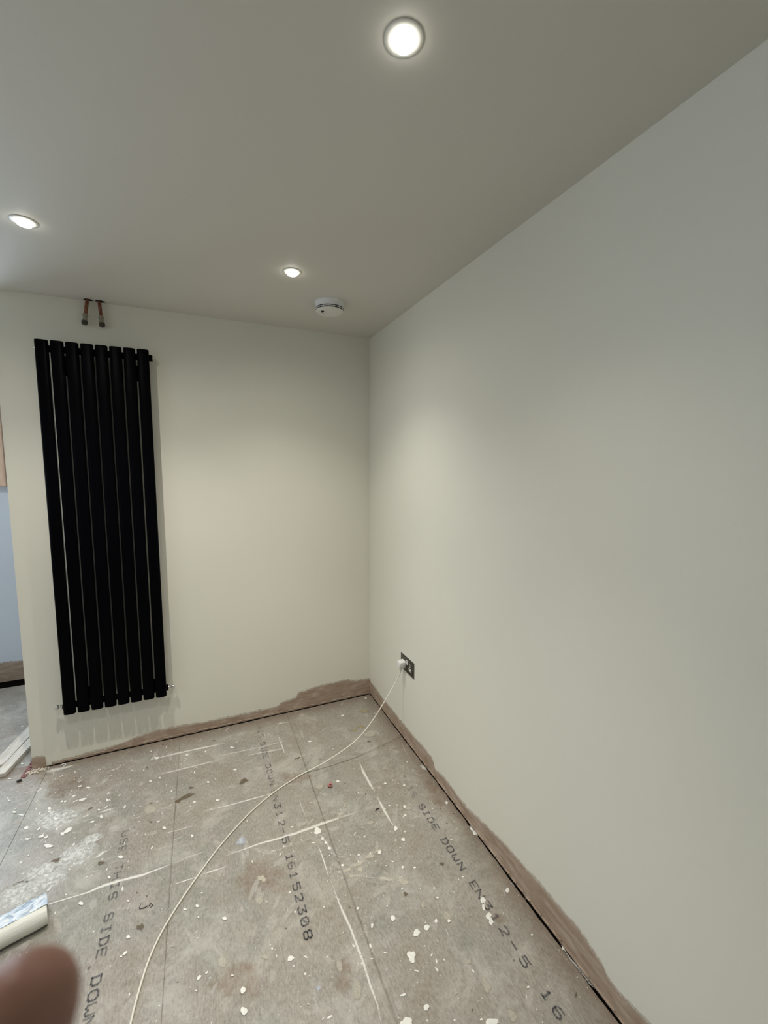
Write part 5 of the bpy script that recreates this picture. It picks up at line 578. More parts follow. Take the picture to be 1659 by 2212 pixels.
  [-1.336,-.22,-1.335,-.223,-1.333,-.228,-1.334,-.229,-1.336,-.228,-1.338,-.227,-1.339,-.225,-1.34,-.223,-1.341,-.221,-1.343,-.22,-1.344,-.217,-1.343,-.215,-1.342,-.213,-1.342,-.212,-1.341,-.209,-1.34,-.21,-1.338,-.212,-1.337,-.214,-1.336,-.216,-1.336,-.219],
  [-1.539,-.412,-1.539,-.415,-1.54,-.418,-1.541,-.421,-1.544,-.422,-1.547,-.422,-1.549,-.423,-1.552,-.426,-1.555,-.428,-1.558,-.426,-1.559,-.424,-1.559,-.421,-1.558,-.418,-1.555,-.416,-1.554,-.414,-1.553,-.411,-1.55,-.41,-1.547,-.411,-1.546,-.412,-1.542,-.411],
  [-.029,-1.108,-.029,-1.109,-.031,-1.109,-.032,-1.109,-.033,-1.109,-.034,-1.108,-.035,-1.107,-.036,-1.107,-.038,-1.106,-.039,-1.105,-.038,-1.104,-.036,-1.104,-.035,-1.104,-.034,-1.104,-.033,-1.104,-.032,-1.104,-.03,-1.104,-.028,-1.105,-.029,-1.106,-.029,-1.107],
  [-.021,-1.128,-.022,-1.128,-.022,-1.129,-.023,-1.129,-.024,-1.129,-.026,-1.129,-.028,-1.129,-.028,-1.127,-.027,-1.127,-.027,-1.126,-.027,-1.125,-.028,-1.124,-.027,-1.124,-.026,-1.123,-.024,-1.123,-.023,-1.124,-.022,-1.125,-.021,-1.126,-.02,-1.127,-.02,-1.128],
  [-.086,-1.141,-.086,-1.142,-.087,-1.142,-.089,-1.142,-.09,-1.14,-.091,-1.14,-.092,-1.14,-.093,-1.14,-.094,-1.139,-.095,-1.138,-.095,-1.137,-.093,-1.137,-.092,-1.137,-.091,-1.136,-.09,-1.136,-.089,-1.137,-.088,-1.138,-.088,-1.138,-.086,-1.139,-.086,-1.14],
 ],
 'black': [
  [0.9,-1.286,-.997,-1.283,-.999,-1.288,-1.019,-1.285,-1.017,-1.27,-1.024,-1.271,-1.019,-1.258,-1.02,-1.26,-1.015],
  [0.9,-1.26,-1.027,-1.262,-1.024,-1.25,-1.015,-1.252,-1.01,-1.246,-1.021,-1.242,-1.024,-1.255,-1.029,-1.253,-1.032],
 ],
 'dust': [
  [-1.61,-.776,-1.608,-.791,-1.609,-.806,-1.616,-.818,-1.626,-.828,-1.638,-.836,-1.648,-.846,-1.662,-.855,-1.68,-.86,-1.702,-.856,-1.722,-.847,-1.739,-.837,-1.754,-.826,-1.77,-.814,-1.779,-.8,-1.784,-.785,-1.783,-.771,-1.783,-.757,-1.778,-.743,-1.768,-.732,-1.751,-.725,-1.732,-.723,-1.713,-.723,-1.693,-.723,-1.671,-.724,-1.648,-.73,-1.628,-.742,-1.617,-.759],
  [-1.533,-.713,-1.535,-.732,-1.535,-.749,-1.531,-.767,-1.535,-.786,-1.544,-.803,-1.562,-.817,-1.584,-.824,-1.607,-.825,-1.631,-.827,-1.653,-.821,-1.673,-.81,-1.688,-.796,-1.701,-.782,-1.716,-.769,-1.73,-.752,-1.734,-.733,-1.727,-.715,-1.717,-.699,-1.705,-.684,-1.691,-.669,-1.672,-.658,-1.65,-.649,-1.624,-.649,-1.599,-.653,-1.574,-.661,-1.553,-.674,-1.537,-.692],
  [-1.464,-.643,-1.459,-.661,-1.461,-.679,-1.461,-.697,-1.468,-.715,-1.476,-.731,-1.494,-.74,-1.511,-.746,-1.528,-.747,-1.544,-.751,-1.562,-.755,-1.581,-.754,-1.598,-.747,-1.611,-.734,-1.622,-.72,-1.629,-.703,-1.632,-.685,-1.625,-.667,-1.615,-.653,-1.603,-.64,-1.594,-.626,-1.582,-.612,-1.566,-.599,-1.546,-.595,-1.526,-.599,-1.507,-.606,-1.491,-.616,-1.476,-.627],
  [-1.567,-.681,-1.56,-.694,-1.559,-.707,-1.566,-.72,-1.577,-.731,-1.588,-.742,-1.6,-.751,-1.616,-.759,-1.634,-.762,-1.652,-.758,-1.668,-.752,-1.681,-.747,-1.695,-.741,-1.709,-.735,-1.721,-.725,-1.726,-.713,-1.729,-.699,-1.728,-.686,-1.72,-.673,-1.708,-.661,-1.689,-.656,-1.671,-.654,-1.654,-.651,-1.637,-.649,-1.619,-.647,-1.601,-.651,-1.585,-.658,-1.576,-.67],
  [-1.47,-.631,-1.464,-.646,-1.467,-.662,-1.479,-.677,-1.49,-.69,-1.502,-.701,-1.514,-.711,-1.529,-.719,-1.546,-.725,-1.563,-.725,-1.58,-.726,-1.596,-.723,-1.612,-.718,-1.622,-.707,-1.628,-.695,-1.633,-.683,-1.635,-.669,-1.637,-.655,-1.632,-.639,-1.618,-.626,-1.601,-.618,-1.583,-.612,-1.567,-.607,-1.549,-.604,-1.532,-.604,-1.516,-.608,-1.5,-.613,-1.484,-.62],
  [-1.661,-.755,-1.659,-.764,-1.661,-.771,-1.667,-.778,-1.672,-.785,-1.679,-.791,-1.688,-.795,-1.701,-.796,-1.714,-.794,-1.726,-.792,-1.738,-.788,-1.751,-.786,-1.763,-.781,-1.773,-.774,-1.779,-.765,-1.78,-.756,-1.781,-.748,-1.777,-.74,-1.769,-.735,-1.759,-.731,-1.747,-.729,-1.737,-.727,-1.726,-.724,-1.712,-.723,-1.698,-.725,-1.686,-.732,-1.676,-.739,-1.667,-.747],
  [-1.553,-.447,-1.55,-.468,-1.554,-.486,-1.562,-.501,-1.579,-.511,-1.6,-.515,-1.623,-.516,-1.646,-.517,-1.672,-.515,-1.7,-.502,-1.723,-.485,-1.743,-.466,-1.764,-.449,-1.786,-.43,-1.805,-.407,-1.812,-.384,-1.81,-.364,-1.798,-.349,-1.781,-.338,-1.763,-.329,-1.737,-.329,-1.708,-.337,-1.682,-.346,-1.655,-.355,-1.625,-.363,-1.596,-.379,-1.569,-.4,-1.555,-.425],
  [-1.463,-.591,-1.455,-.597,-1.451,-.607,-1.454,-.618,-1.46,-.629,-1.47,-.639,-1.48,-.647,-1.492,-.653,-1.504,-.656,-1.516,-.656,-1.526,-.655,-1.537,-.655,-1.547,-.653,-1.557,-.65,-1.563,-.642,-1.564,-.632,-1.564,-.622,-1.561,-.612,-1.559,-.602,-1.552,-.592,-1.542,-.583,-1.53,-.577,-1.518,-.572,-1.505,-.568,-1.493,-.568,-1.482,-.571,-1.475,-.578,-1.47,-.585],
 ],
}

# ------------------------------------------------------------------ setting: shell
XL, YF, YB = -4.2, -4.6, 1.2      # left wall, wall behind the camera, far wall of the next space
def wall_with_hole(name, plane, a0, a1, zlo, zhi, holes, th, out, m, parent=None):
    """vertical wall slab in plane 'x' or 'y'; a along the wall; out = sign of thickness"""
    bm = bmesh.new()
    def q(s0, s1, z0, z1):
        if s1-s0 < 1e-4 or z1-z0 < 1e-4: return
        p = plane[1]; o0, o1 = sorted((p, p+out*th))
        if plane[0] == 'x': box(bm, o0, o1, s0, s1, z0, z1)
        else: box(bm, s0, s1, o0, o1, z0, z1)
    s = a0
    for h0, h1, z0, z1 in holes:
        q(s, h0, zlo, zhi); q(h0, h1, zlo, z0); q(h0, h1, z1, zhi); s = h1
    q(s, a1, zlo, zhi)
    return link_obj(name, bm, m, parent, kind=None if parent else 'structure')
GAP = .0045
wr = wall_with_hole('wall_right', ('x', 0), YF, YB+.15, GAP, H, [], .15, 1, WALL)
wb = wall_with_hole('wall_back', ('y', 0), -1.881, 0, GAP, H, [], .12, 1, WALL)
wf = wall_with_hole('wall_far', ('y', YB), XL, 0, GAP, H, [(-3.6, -2.42, .95, 2.12)], .15, 1, FARW)
wl = wall_with_hole('wall_left', ('x', XL), YF, YB, GAP, H, [(-3.6, -1.6, .85, 2.15), (-.25, .95, .9, 2.1)], .15, -1, WALL)
wfr = wall_with_hole('wall_front', ('y', YF), XL, 0, GAP, H, [], .15, -1, WALL)
bm = bmesh.new(); box(bm, XL-.15, .15, YF-.15, YB+.15, H, H+.12); link_obj('ceiling', bm, CEIL, kind='structure')
# sole plates hidden in the dark gap under the plaster
for w, b in ((wr, (.02,.14,YF,YB)), (wb, (-1.87,-.0,.02,.11)), (wf, (XL,0,YB+.02,YB+.14)), (wl, (XL-.14,XL-.02,YF,YB)), (wfr, (XL,0,YF-.14,YF-.02))):
    bm = bmesh.new(); box(bm, b[0], b[1], b[2], b[3], -.06, GAP); link_obj('sole_plate', bm, VOID, w)

# floor: dark void below, chipboard sheets on top
bm = bmesh.new(); box(bm, XL-.15, .15, YF-.15, YB+.15, -.10, -.058); floor = link_obj('floor', bm, VOID, kind='structure')
def jag(x0, y0, x1, y1, n, amp, nx, ny):
    out = []
    for i in range(n):
        t = i/n; j = random.uniform(-amp, amp)
        out.append((x0+(x1-x0)*t+nx*j, y0+(y1-y0)*t+ny*j))
    return out
def sheet(poly, top=0.0):
    bm = bmesh.new(); prism(bm, poly, -.022, top)
    bmesh.ops.recalc_face_normals(bm, faces=bm.faces)
    te = [e for e in bm.edges if all(abs(v.co.z-top) < 1e-6 for v in e.verts)]
    bmesh.ops.bevel(bm, geom=te, offset=.0003, segments=1, affect='EDGES')
    return link_obj('chipboard_panel', bm, CHIP, floor)
xs = [(-.5779, 0), (-1.1908, -.5781), (-1.810, -1.1912), (-2.42, -1.8116), (-3.03, -2.4215), (-3.64, -3.0315), (XL+.01, -3.6415)]
YJ = [-2.03, -2.28, -2.45, -1.05, -2.6, -1.4, -2.2]
def right_edge(y0, y1):
    out = []; y = y0
    while y < y1:
        base = -.0036 if y > -1.0 else (-.0050 if y > -1.30 else (-.0070 if y < -1.42 and y > -1.9 else -.0045))
        out.append((base+random.uniform(-.0018,.0018), y)); y += random.uniform(.018,.05)
    return out
for i, (x0, x1) in enumerate(xs):
    yb = -.0034 if i < 3 else (1.10 if i < 7 else 1.1)
    if i == 0:
        sheet([(x0, YJ[0]+.001)] + right_edge(YJ[0]+.001, yb) + jag(-.004, yb, x0, yb, 26, .0014, 0, 1) + [(x0, yb)])
        sheet([(x0, YF+.01), (-.01, YF+.01), (-.009, YJ[0]-.001), (x0, YJ[0]-.001)])
    elif i < 3:
        sheet([(x0, YJ[i]+.001), (x1, YJ[i]+.001)] + jag(x1, yb, x0, yb, 18, .0016, 0, 1) + [(x0, yb)])
        sheet([(x0, YF+.01), (x1, YF+.01), (x1, YJ[i]-.001), (x0, YJ[i]-.001)])
    else:
        sheet([(x0, YJ[i]+.001), (x1, YJ[i]+.001), (x1, yb), (x0, yb)], -.0003*(i % 2))
        sheet([(x0, YF+.01), (x1, YF+.01), (x1, YJ[i]-.001), (x0, YJ[i]-.001)])
    if i < 3: sheet([(x0, .128), (min(x1, -.008), .128), (min(x1, -.008), 1.10), (x0, 1.10)])

# bare plaster bands where skirting will go
def resamp(pts, step):
    out = []
    for (a0, z0), (a1, z1) in zip(pts[:-1], pts[1:]):
        n = max(1, int(abs(a1-a0)/step))
        for k in range(n):
            t = k/n; out.append((a0+(a1-a0)*t, z0+(z1-z0)*t + (random.uniform(-.0025, .0025) if k else 0)))
    out.append(pts[-1]); return out
def band(name, parent, pts, f, zb=GAP+.001):
    bm = bmesh.new(); P = resamp(pts, .02); th = .002
    fr, bk_ = [], []
    for a, z in P:
        fr.append((bm.verts.new(f(a, zb, th)), bm.verts.new(f(a, max(zb+.002, z-.002), th)), bm.verts.new(f(a, z, 0))))
    for A, B in zip(fr[:-1], fr[1:]):
        bm.faces.new((A[0], B[0], B[1], A[1])); bm.faces.new((A[1], B[1], B[2], A[2]))
    bmesh.ops.recalc_face_normals(bm, faces=bm.faces)
    o = link_obj(name, bm, BARE, parent)
    bm = bmesh.new(); lay = bm.verts.layers.float.new('fade'); prev = None
    for a, z in P:
        hgt = .008+.010*(.5+.5*math.sin(a*23+1)*math.sin(a*7)); vs = []
        for zz, al in ((z-.003, 1.0), (z+hgt*.5, .62), (z+hgt, .0)):
            v = bm.verts.new(f(a, zz, .0024 if al == 1.0 else .0006)); v[lay] = al; vs.append(v)
        if prev:
            for k in (0, 1): bm.faces.new((prev[k], vs[k], vs[k+1], prev[k+1]))
        prev = vs
    link_obj('thin_paint_edge', bm, D_FTH, parent); return o
band('bare_plaster_band', wb, [(-.002,.108),(-.05,.112),(-.117,.115),(-.183,.135),(-.25,.134),(-.359,.130),(-.497,.115),(-.512,.084),(-.615,.070),(-.63,.052),(-.744,.051),(-.907,.050),(-1.063,.054),(-1.162,.060),(-1.211,.062),(-1.306,.064),(-1.398,.053),(-1.511,.032),(-1.587,.022),(-1.70,.017),(-1.80,.0145)], lambda a, z, t: (a, -t, z))
band('bare_plaster_band', wb, [(-1.822,.030),(-1.826,.058),(-1.85,.061),(-1.881,.064)], lambda a, z, t: (a, -t, z), .001)
band('bare_plaster_band', wr, [(-.002,.088),(-.2,.080),(-.5,.078),(-.711,.086),(-.84,.086),(-.869,.076),(-.884,.046),(-.94,.058),(-.992,.065),(-1.165,.056),(-1.265,.079),(-1.384,.1),(-1.425,.106),(-1.572,.113),(-1.668,.118),(-1.762,.125),(-1.806,.112),(-1.845,.105),(-1.866,.086),(-1.89,.082),(-1.988,.097),(-2.4,.11),(-3.2,.09),(YF,.1)], lambda a, z, t: (-t, a, z))
band('bare_plaster_band', wf, [(-4.19,.15),(-3.2,.16),(-2.6,.15),(-2.40,.148),(-2.27,.142),(-1.5,.15),(-.01,.14)], lambda a, z, t: (a, YB-t, z))
# rough lip of plaster left hanging over the gap on the right wall
bm = bmesh.new(); y = -.25
while y > -2.3:
    w = random.uniform(.02,.06); tube(bm, [(-.0035, y, .017+random.uniform(-.002,.003)), (-.0045, y-w/2, .015+random.uniform(-.002,.004)), (-.0035, y-w, .017)], [.002,random.uniform(.003,.0045),.002], 6); y -= w*random.uniform(1.0,1.6)
x = -.05
while x > -1.75:
    w = random.uniform(.03,.07); tube(bm, [(x, -.0035, .016), (x-w/2, -.004, .015+random.uniform(-.002,.003)), (x-w, -.0035, .016)], [.002,random.uniform(.0025,.004),.002], 6); x -= w*random.uniform(1.0,2.2)
link_obj('plaster_lip', bm, BARE, wr, kind='stuff')

# windows (frames, glass) and the pine lining beside the far one
def window(name, plane, a0, a1, z0, z1, at):
    bm = bmesh.new(); f = .05
    def q(s0, s1, p, r):
        if plane == 'x': box(bm, at-.06, at, s0, s1, p, r, .004)
        else: box(bm, s0, s1, at, at+.06, p, r, .004)
    q(a0, a1, z0, z0+f); q(a0, a1, z1-f, z1); q(a0, a0+f, z0, z1); q(a1-f, a1, z0, z1); q((a0+a1)/2-f/2, (a0+a1)/2+f/2, z0, z1)
    o = link_obj(name, bm, UPVC, kind='structure')
    bm = bmesh.new()
    if plane == 'x': box(bm, at-.034, at-.028, a0+f, a1-f, z0+f, z1-f)
    else: box(bm, a0+f, a1-f, at+.028, at+.034, z0+f, z1-f)
    link_obj('pane', bm, GLASS, o); return o
window('window_1', 'y', -3.6, -2.42, .95, 2.12, YB+.07)
window('window_2', 'x', -.25, .95, .9, 2.1, XL-.07)
window('window_3', 'x', -3.6, -1.6, .85, 2.15, XL-.07)
bm = bmesh.new(); box(bm, -2.415, -2.262, YB-.045, YB-.0005, 1.428, 2.372, .004)
tag(link_obj('pine_board', bm, PINE), 'knotty sawn pine board fixed upright on the far wall beyond the opening', 'board')

# ------------------------------------------------------------------ marks on the floor
ZD = [.00035]
def fade_layer(bm): return bm.verts.layers.float.new('fade')
def add_strip(bm, lay, d, z):
    al = d[0]; c = d[1:]; n = len(c)//4; prev = None
    for i in range(n):
        t = i/(n-1); e = al*min(1, .45+2.2*min(t, 1-t))
        L = Vector((c[4*i], c[4*i+1], z)); Rr = Vector((c[4*i+2], c[4*i+3], z)); Mid = (L+Rr)/2
        vs = []
        for p, k in ((Mid+(L-Mid)*1.05, .40), (Mid, 1.25), (Mid+(Rr-Mid)*1.05, .40)):
            v = bm.verts.new(p); v[lay] = e*k; vs.append(v)
        if prev:
            for k in (0, 1): bm.faces.new((prev[k], prev[k+1], vs[k+1], vs[k]))
        prev = vs
def add_blob(bm, lay, d, z, dome=.0, soft=False):
    n = len(d)//2; pts = [Vector((d[2*i], d[2*i+1], z)) for i in range(n)]; c = sum(pts, Vector())/n
    rings = []
    for k, f in ((0, 1.0), (1, .62)):
        rings.append([])
        for p in pts:
            v = bm.verts.new(c+(p-c)*f+Vector((0,0,dome if k else 0))); v[lay] = (.0 if soft else .6) if k == 0 else (.6 if soft else 1.1); rings[k].append(v)
    cv = bm.verts.new(c+Vector((0,0,dome*1.2))); cv[lay] = .8 if soft else 1.0
    for i in range(n):
        j = (i+1) % n; bm.faces.new((rings[0][i], rings[0][j], rings[1][j], rings[1][i])); bm.faces.new((rings[1][i], rings[1][j], cv))
def mark(name, kind, d, m, **kw):
    ZD[0] += .000006; bm = bmesh.new(); lay = fade_layer(bm)
    (add_strip if kind == 's' else add_blob)(bm, lay, d, ZD[0], **kw)
    bmesh.ops.recalc_face_normals(bm, faces=bm.faces)
    return link_obj(name, bm, m, floor)
for d in DATA['dust']: mark('plaster_dust_patch', 'b', d, D_DST, soft=True)
for d in DATA['warm']: mark('warm_wear_patch', 'b', d, D_WRM, soft=True)
for d in DATA['splat']: mark('plaster_splatter', 'b', d, D_SPL, soft=True)
for d in DATA['cream']: mark('filler_smear', 'b', d, D_CRM)
for d in DATA['scr']: mark('plaster_scrape', 's', d, D_SCR)
for d in DATA['beige']: mark('filler_spot', 'b', d, D_BGE, dome=.0002)
for d in DATA['yel']: mark('yellow_stain', 'b', d, D_YEL, soft=True)
for d in DATA['blue']: mark('pale_smear', 'b', d, D_BLU, soft=True)
for d in DATA['brown']: mark('brown_stain', 'b', d, D_BRN)
for d in DATA['black']: mark('scribble', 's', d, D_BLK)
for d in DATA['white']: mark('paint_spot', 'b', d, D_WHT, dome=.0006)
# fine splatter nobody could count
def splatter(name, n, m, gen, z):
    bm = bmesh.new(); lay = fade_layer(bm)
    for _ in range(n):
        x, y, r, st, ang = gen(); pts = []; ph = random.uniform(0, 6)
        for k in range(7):
            a = 2*PI*k/7; rr = r*random.uniform(.7, 1.25); u, v = rr*st*math.cos(a), rr*math.sin(a)/math.sqrt(st)
            pts += [x+u*math.cos(ang)-v*math.sin(ang), y+u*math.sin(ang)+v*math.cos(ang)]
        add_blob(bm, lay, pts, z, dome=.0003)
    bmesh.ops.recalc_face_normals(bm, faces=bm.faces)
    return link_obj(name, bm, m, floor, kind='stuff')
def g_all():
    x = random.uniform(-2.3, -.03); y = random.uniform(-2.2, -.03)
    return x, y, min(.0034, .0006*random.paretovariate(2.3)), random.uniform(1, 2.0), random.uniform(0, PI)
def g_left():
    x = random.gauss(-1.62, .22); y = random.gauss(-.38, .3)
    if y > -.03: y = -.05-random.random()*.3
    return x, y, min(.005, .0010*random.paretovariate(2.0)), random.uniform(1, 2.6), random.gauss(1.2, .5)
def g_streak():
    c = random.choice([(-.50,-1.05,.08,.25),(-.46,-1.35,.05,.2),(-.62,-1.15,.06,.2),(-.3,-.95,.08,.08),(-.75,-.98,.05,.05)])
    return random.gauss(c[0], c[2]), min(-.03, random.gauss(c[1], c[3])), min(.004, .0008*random.paretovariate(2.0)), random.uniform(1, 2), random.uniform(0, PI)
def g_far():
    return random.uniform(-2.6, -1.95), random.uniform(0, 1.0), min(.008, .0018*random.paretovariate(2)), random.uniform(1, 1.8), random.uniform(0, PI)
def g_thin():
    x, y, r, s, a = g_all(); return x, y, r*.8, random.uniform(4, 14), random.gauss(1.35, .5) if random.random() < .6 else random.uniform(0, PI)
splatter('paint_splatter', 2600, D_WHT, g_all, .0003)
splatter('paint_splatter', 420, D_WHT, g_left, .00031)
splatter('paint_splatter', 260, D_WHT, g_streak, .00032)
splatter('paint_splatter', 60, D_WHT, g_far, .00033)
splatter('hairline_scratches', 330, D_SCR, g_thin, .00029)
def g_smear():
    x, y, r, s, a = g_all(); return x, y, random.uniform(.006, .022), random.uniform(1, 3), random.gauss(1.3, .6)
splatter('chalky_smears', 190, D_SME, g_smear, .00025)
splatter('dirt_specks', 420, D_BRN, g_all, .00028)
# pressed groove lines running along the sheets
def groove(x0, y0, x1, y1, w, al, m):
    n = 40; d = [al]
    for i in range(n+1):
        t = i/n; x = x0+(x1-x0)*t+.0015*math.sin(9*t); y = y0+(y1-y0)*t; ww = w*random.uniform(.5, 1.4); d += [x-ww, y, x+ww, y]
    mark('dirty_joint_line', 's', d, m)
groove(-.5775, -.02, -.585, -1.9, .004, .50, D_BRN); groove(-1.192, -.02, -1.192, -1.6, .003, .42, D_BRN)

# stamped lettering, letter by letter, on three sheets
G = {'T': [((0,1),(1,1)),((.5,1),(.5,0))], 'H': [((0,0),(0,1)),((1,0),(1,1)),((0,.5),(1,.5))], 'I': [((.2,1),(.8,1)),((.5,1),(.5,0)),((.2,0),(.8,0))],
 'S': [((1,.85),(.8,1)),((.8,1),(.2,1)),((.2,1),(0,.85)),((0,.85),(0,.62)),((0,.62),(.2,.5)),((.2,.5),(.8,.5)),((.8,.5),(1,.38)),((1,.38),(1,.15)),((1,.15),(.8,0)),((.8,0),(.2,0)),((.2,0),(0,.15))],
 'D': [((.1,0),(.1,1)),((0,1),(.7,1)),((.7,1),(1,.75)),((1,.75),(1,.25)),((1,.25),(.7,0)),((.7,0),(0,0))],
 'E': [((0,0),(0,1)),((0,1),(1,1)),((0,.5),(.8,.5)),((0,0),(1,0))], 'U': [((0,1),(0,.15)),((0,.15),(.2,0)),((.2,0),(.8,0)),((.8,0),(1,.15)),((1,.15),(1,1))],
 'O': [((0,.2),(0,.8)),((0,.8),(.25,1)),((.25,1),(.75,1)),((.75,1),(1,.8)),((1,.8),(1,.2)),((1,.2),(.75,0)),((.75,0),(.25,0)),((.25,0),(0,.2))],
 'W': [((0,1),(0,.15)),((0,.15),(.25,0)),((.25,0),(.5,.3)),((.5,.3),(.75,0)),((.75,0),(1,.15)),((1,.15),(1,1))],
 'N': [((0,0),(0,1)),((0,1),(1,0)),((1,0),(1,1))], '-': [((0,.5),(1,.5))], '1': [((.25,.8),(.5,1)),((.5,1),(.5,0)),((.2,0),(.8,0))],
 '2': [((0,.85),(.2,1)),((.2,1),(.8,1)),((.8,1),(1,.85)),((1,.85),(1,.6)),((1,.6),(0,0)),((0,0),(1,0))],
 '3': [((0,1),(1,1)),((1,1),(.5,.6)),((.5,.6),(1,.4)),((1,.4),(1,.15)),((1,.15),(.8,0)),((.8,0),(.2,0)),((.2,0),(0,.15))],
 '5': [((1,1),(0,1)),((0,1),(0,.6)),((0,.6),(.75,.6)),((.75,.6),(1,.45)),((1,.45),(1,.15)),((1,.15),(.8,0)),((.8,0),(.2,0)),((.2,0),(0,.15))],
 '6': [((.9,1),(.3,1)),((.3,1),(0,.7)),((0,.7),(0,.2)),((0,.2),(.2,0)),((.2,0),(.8,0)),((.8,0),(1,.2)),((1,.2),(1,.4)),((1,.4),(.8,.55)),((.8,.55),(0,.5))],
 '0': [((0,.2),(0,.8)),((0,.8),(.25,1)),((.25,1),(.75,1)),((.75,1),(1,.8)),((1,.8),(1,.2)),((1,.2),(.75,0)),((.75,0),(.25,0)),((.25,0),(0,.2)),((.3,.3),(.7,.7))],
 '8': [((.2,.5),(0,.7)),((0,.7),(0,.85)),((0,.85),(.2,1)),((.2,1),(.8,1)),((.8,1),(1,.85)),((1,.85),(1,.7)),((1,.7),(.8,.5)),((.2,.5),(.8,.5)),((.8,.5),(1,.3)),((1,.3),(1,.15)),((1,.15),(.8,0)),((.8,0),(.2,0)),((.2,0),(0,.15)),((0,.15),(0,.3)),((0,.3),(.2,.5))]}
def stamp(x0, chars, h=.025, w=.026):
    ZD[0] += .00002; bm = bmesh.new(); lay = fade_layer(bm); z = ZD[0]
    for ch, y0, a in chars:
        for (u0, v0), (u1, v1) in G[ch]:
            p = Vector((x0+(v0-.5)*h, y0-(u0-.5)*w, z)); q = Vector((x0+(v1-.5)*h, y0-(u1-.5)*w, z))
            dd = (q-p).normalized(); nn = Vector((-dd.y, dd.x, 0))*.0025; p -= dd*.0015; q += dd*.0015
            vs = [bm.verts.new(k) for k in (p-nn, p+nn, q+nn, q-nn)]
            for v in vs: v[lay] = a*random.uniform(.8, 1.1)
            bm.faces.new(vs)
    return link_obj('stamped_lettering', bm, D_INK, floor)
def seq(s, y0, pitch, a):
    return [(c, y0-i*pitch, a) for i, c in enumerate(s) if c != ' ']
stamp(-.1455, seq('USE', -.640, .0405, .30)+seq('THIS', -.812, .0403, .42)+seq('SIDE', -1.015, .0403, .68)+seq('DOWN', -1.213, .0410, .80)+[('E',-1.419,.75),('N',-1.455,.7),('3',-1.500,.8),('1',-1.545,.7),('2',-1.592,.68),('-',-1.640,.85),('5',-1.690,.78),('1',-1.783,.8),('6',-1.828,.72),('1',-1.868,.7)])
stamp(-.758, [('T',-.064,.35),('H',-.104,.42),('I',-.139,.5),('S',-.178,.48),('S',-.259,.6),('I',-.300,.5),('D',-.338,.55),('E',-.377,.55)]+seq('DOWN', -.457, .0430, .58)+[('E',-.655,.35),('N',-.692,.6),('3',-.743,.75),('1',-.793,.6),('2',-.847,.62),('-',-.890,.65),('5',-.942,.68),('1',-1.028,.85),('6',-1.067,.62),('1',-1.111,.8),('5',-1.159,.8),('2',-1.204,.8),('3',-1.251,.78),('0',-1.293,.8),('8',-1.339,.85)])
stamp(-1.381, seq('USE', -.638, .0405, .5)+[('T',-.805,.45),('H',-.842,.55),('I',-.886,.6),('S',-.927,.62),('S',-1.007,.6),('I',-1.049,.68),('D',-1.089,.78),('E',-1.127,.68),('D',-1.207,.85),('O',-1.248,.85),('W',-1.284,.75),('N',-1.318,.72)]+seq('EN312-5', -1.41, .0403, .7))

# ------------------------------------------------------------------ radiator
RX0, RZ0, RH, RW = -1.7152, .2974, 1.8595, .472
rad = thing('radiator', 'tall black vertical radiator of eight oval tubes on the back wall', 'radiator', (RX0+RW/2, 0, RZ0))
pitch = .0598; tw = RW-7*pitch   # tube face width
def oval_tube():
    bm = bmesh.new(); n = 28; yc, ry = -.062, .0135
    prof = [(0,.965),(.0012,.99),(.003,1.0)]
    zs = [(.0, .90), (.0015, .975), (.004, 1.0), (RH-.004, 1.0), (RH-.0015, .975), (RH, .90)]
    rings = []
    for z, f in zs:
        ring = []
        for k in range(n):
            a = 2*PI*k/n; e = .62
            cx, sy = math.cos(a), math.sin(a)
            ring.append(bm.verts.new((tw/2*f*math.copysign(abs(cx)**e, cx), yc+ry*f*math.copysign(abs(sy)**.85, sy), z)))
        rings.append(ring)
    for A, B in zip(rings[:-1], rings[1:]):
        for k in range(n): bm.faces.new((A[k], A[(k+1) % n], B[(k+1) % n], B[k]))
    bm.faces.new(rings[0][::-1]); bm.faces.new(rings[-1]); return bm
t0 = link_obj('oval_tube', oval_tube(), BLACKRAD, rad); auto_smooth(t0, 50)
t0.location = (-RW/2+tw/2, 0, 0)
for k in range(1, 8):
    c = t0.copy(); COL.objects.link(c); c.parent = rad; c.location = (-RW/2+tw/2+k*pitch, 0, 0)
for zc in (.034, RH-.034-.0):
    bm = bmesh.new(); tube(bm, [(-RW/2-.001, -.040, zc), (RW/2+.013, -.040, zc)] if zc > 1 else [(-RW/2-.006, -.040, zc), (RW/2+.008, -.040, zc)], .0165, 20)
    auto_smooth(link_obj('header_pipe', bm, BLACKRAD, rad), 40)
for bx, bz0, bz1 in ((-RW/2+tw+pitch+.0045, RH-.135, RH-.062), (-RW/2+tw+6*pitch+.0045, RH-.140, RH-.078), (-RW/2+tw+pitch+.0045, .055, .095), (-RW/2+tw+6*pitch+.0045, .055, .075)):
    bm = bmesh.new(); box(bm, bx-.012, bx+.012, -.047, -.001, bz0, bz1, .002); box(bm, bx-.020, bx+.020, -.0045, -.0006, bz0-.012, bz1+.006, .001)
    link_obj('wall_bracket', bm, BLACKRAD, rad)
def knob(prof, m, loc, sgn, name):
    bm = bmesh.new(); R_ = Matrix.Rotation(sgn*PI/2, 4, 'Y'); lathe(bm, prof, 20, R_)
    o = link_obj(name, bm, m, rad); auto_smooth(o, 40); o.location = loc; return o
valve = [(.0075,0),(.0075,.006),(.0110,.007),(.0118,.010),(.0085,.012),(.0080,.016),(.0125,.020),(.0135,.025),(.0115,.030),(.006,.033),(.002,.0335)]
knob(valve, CHROME, (-RW/2-.006, -.040, .034), -1, 'bleed_valve')
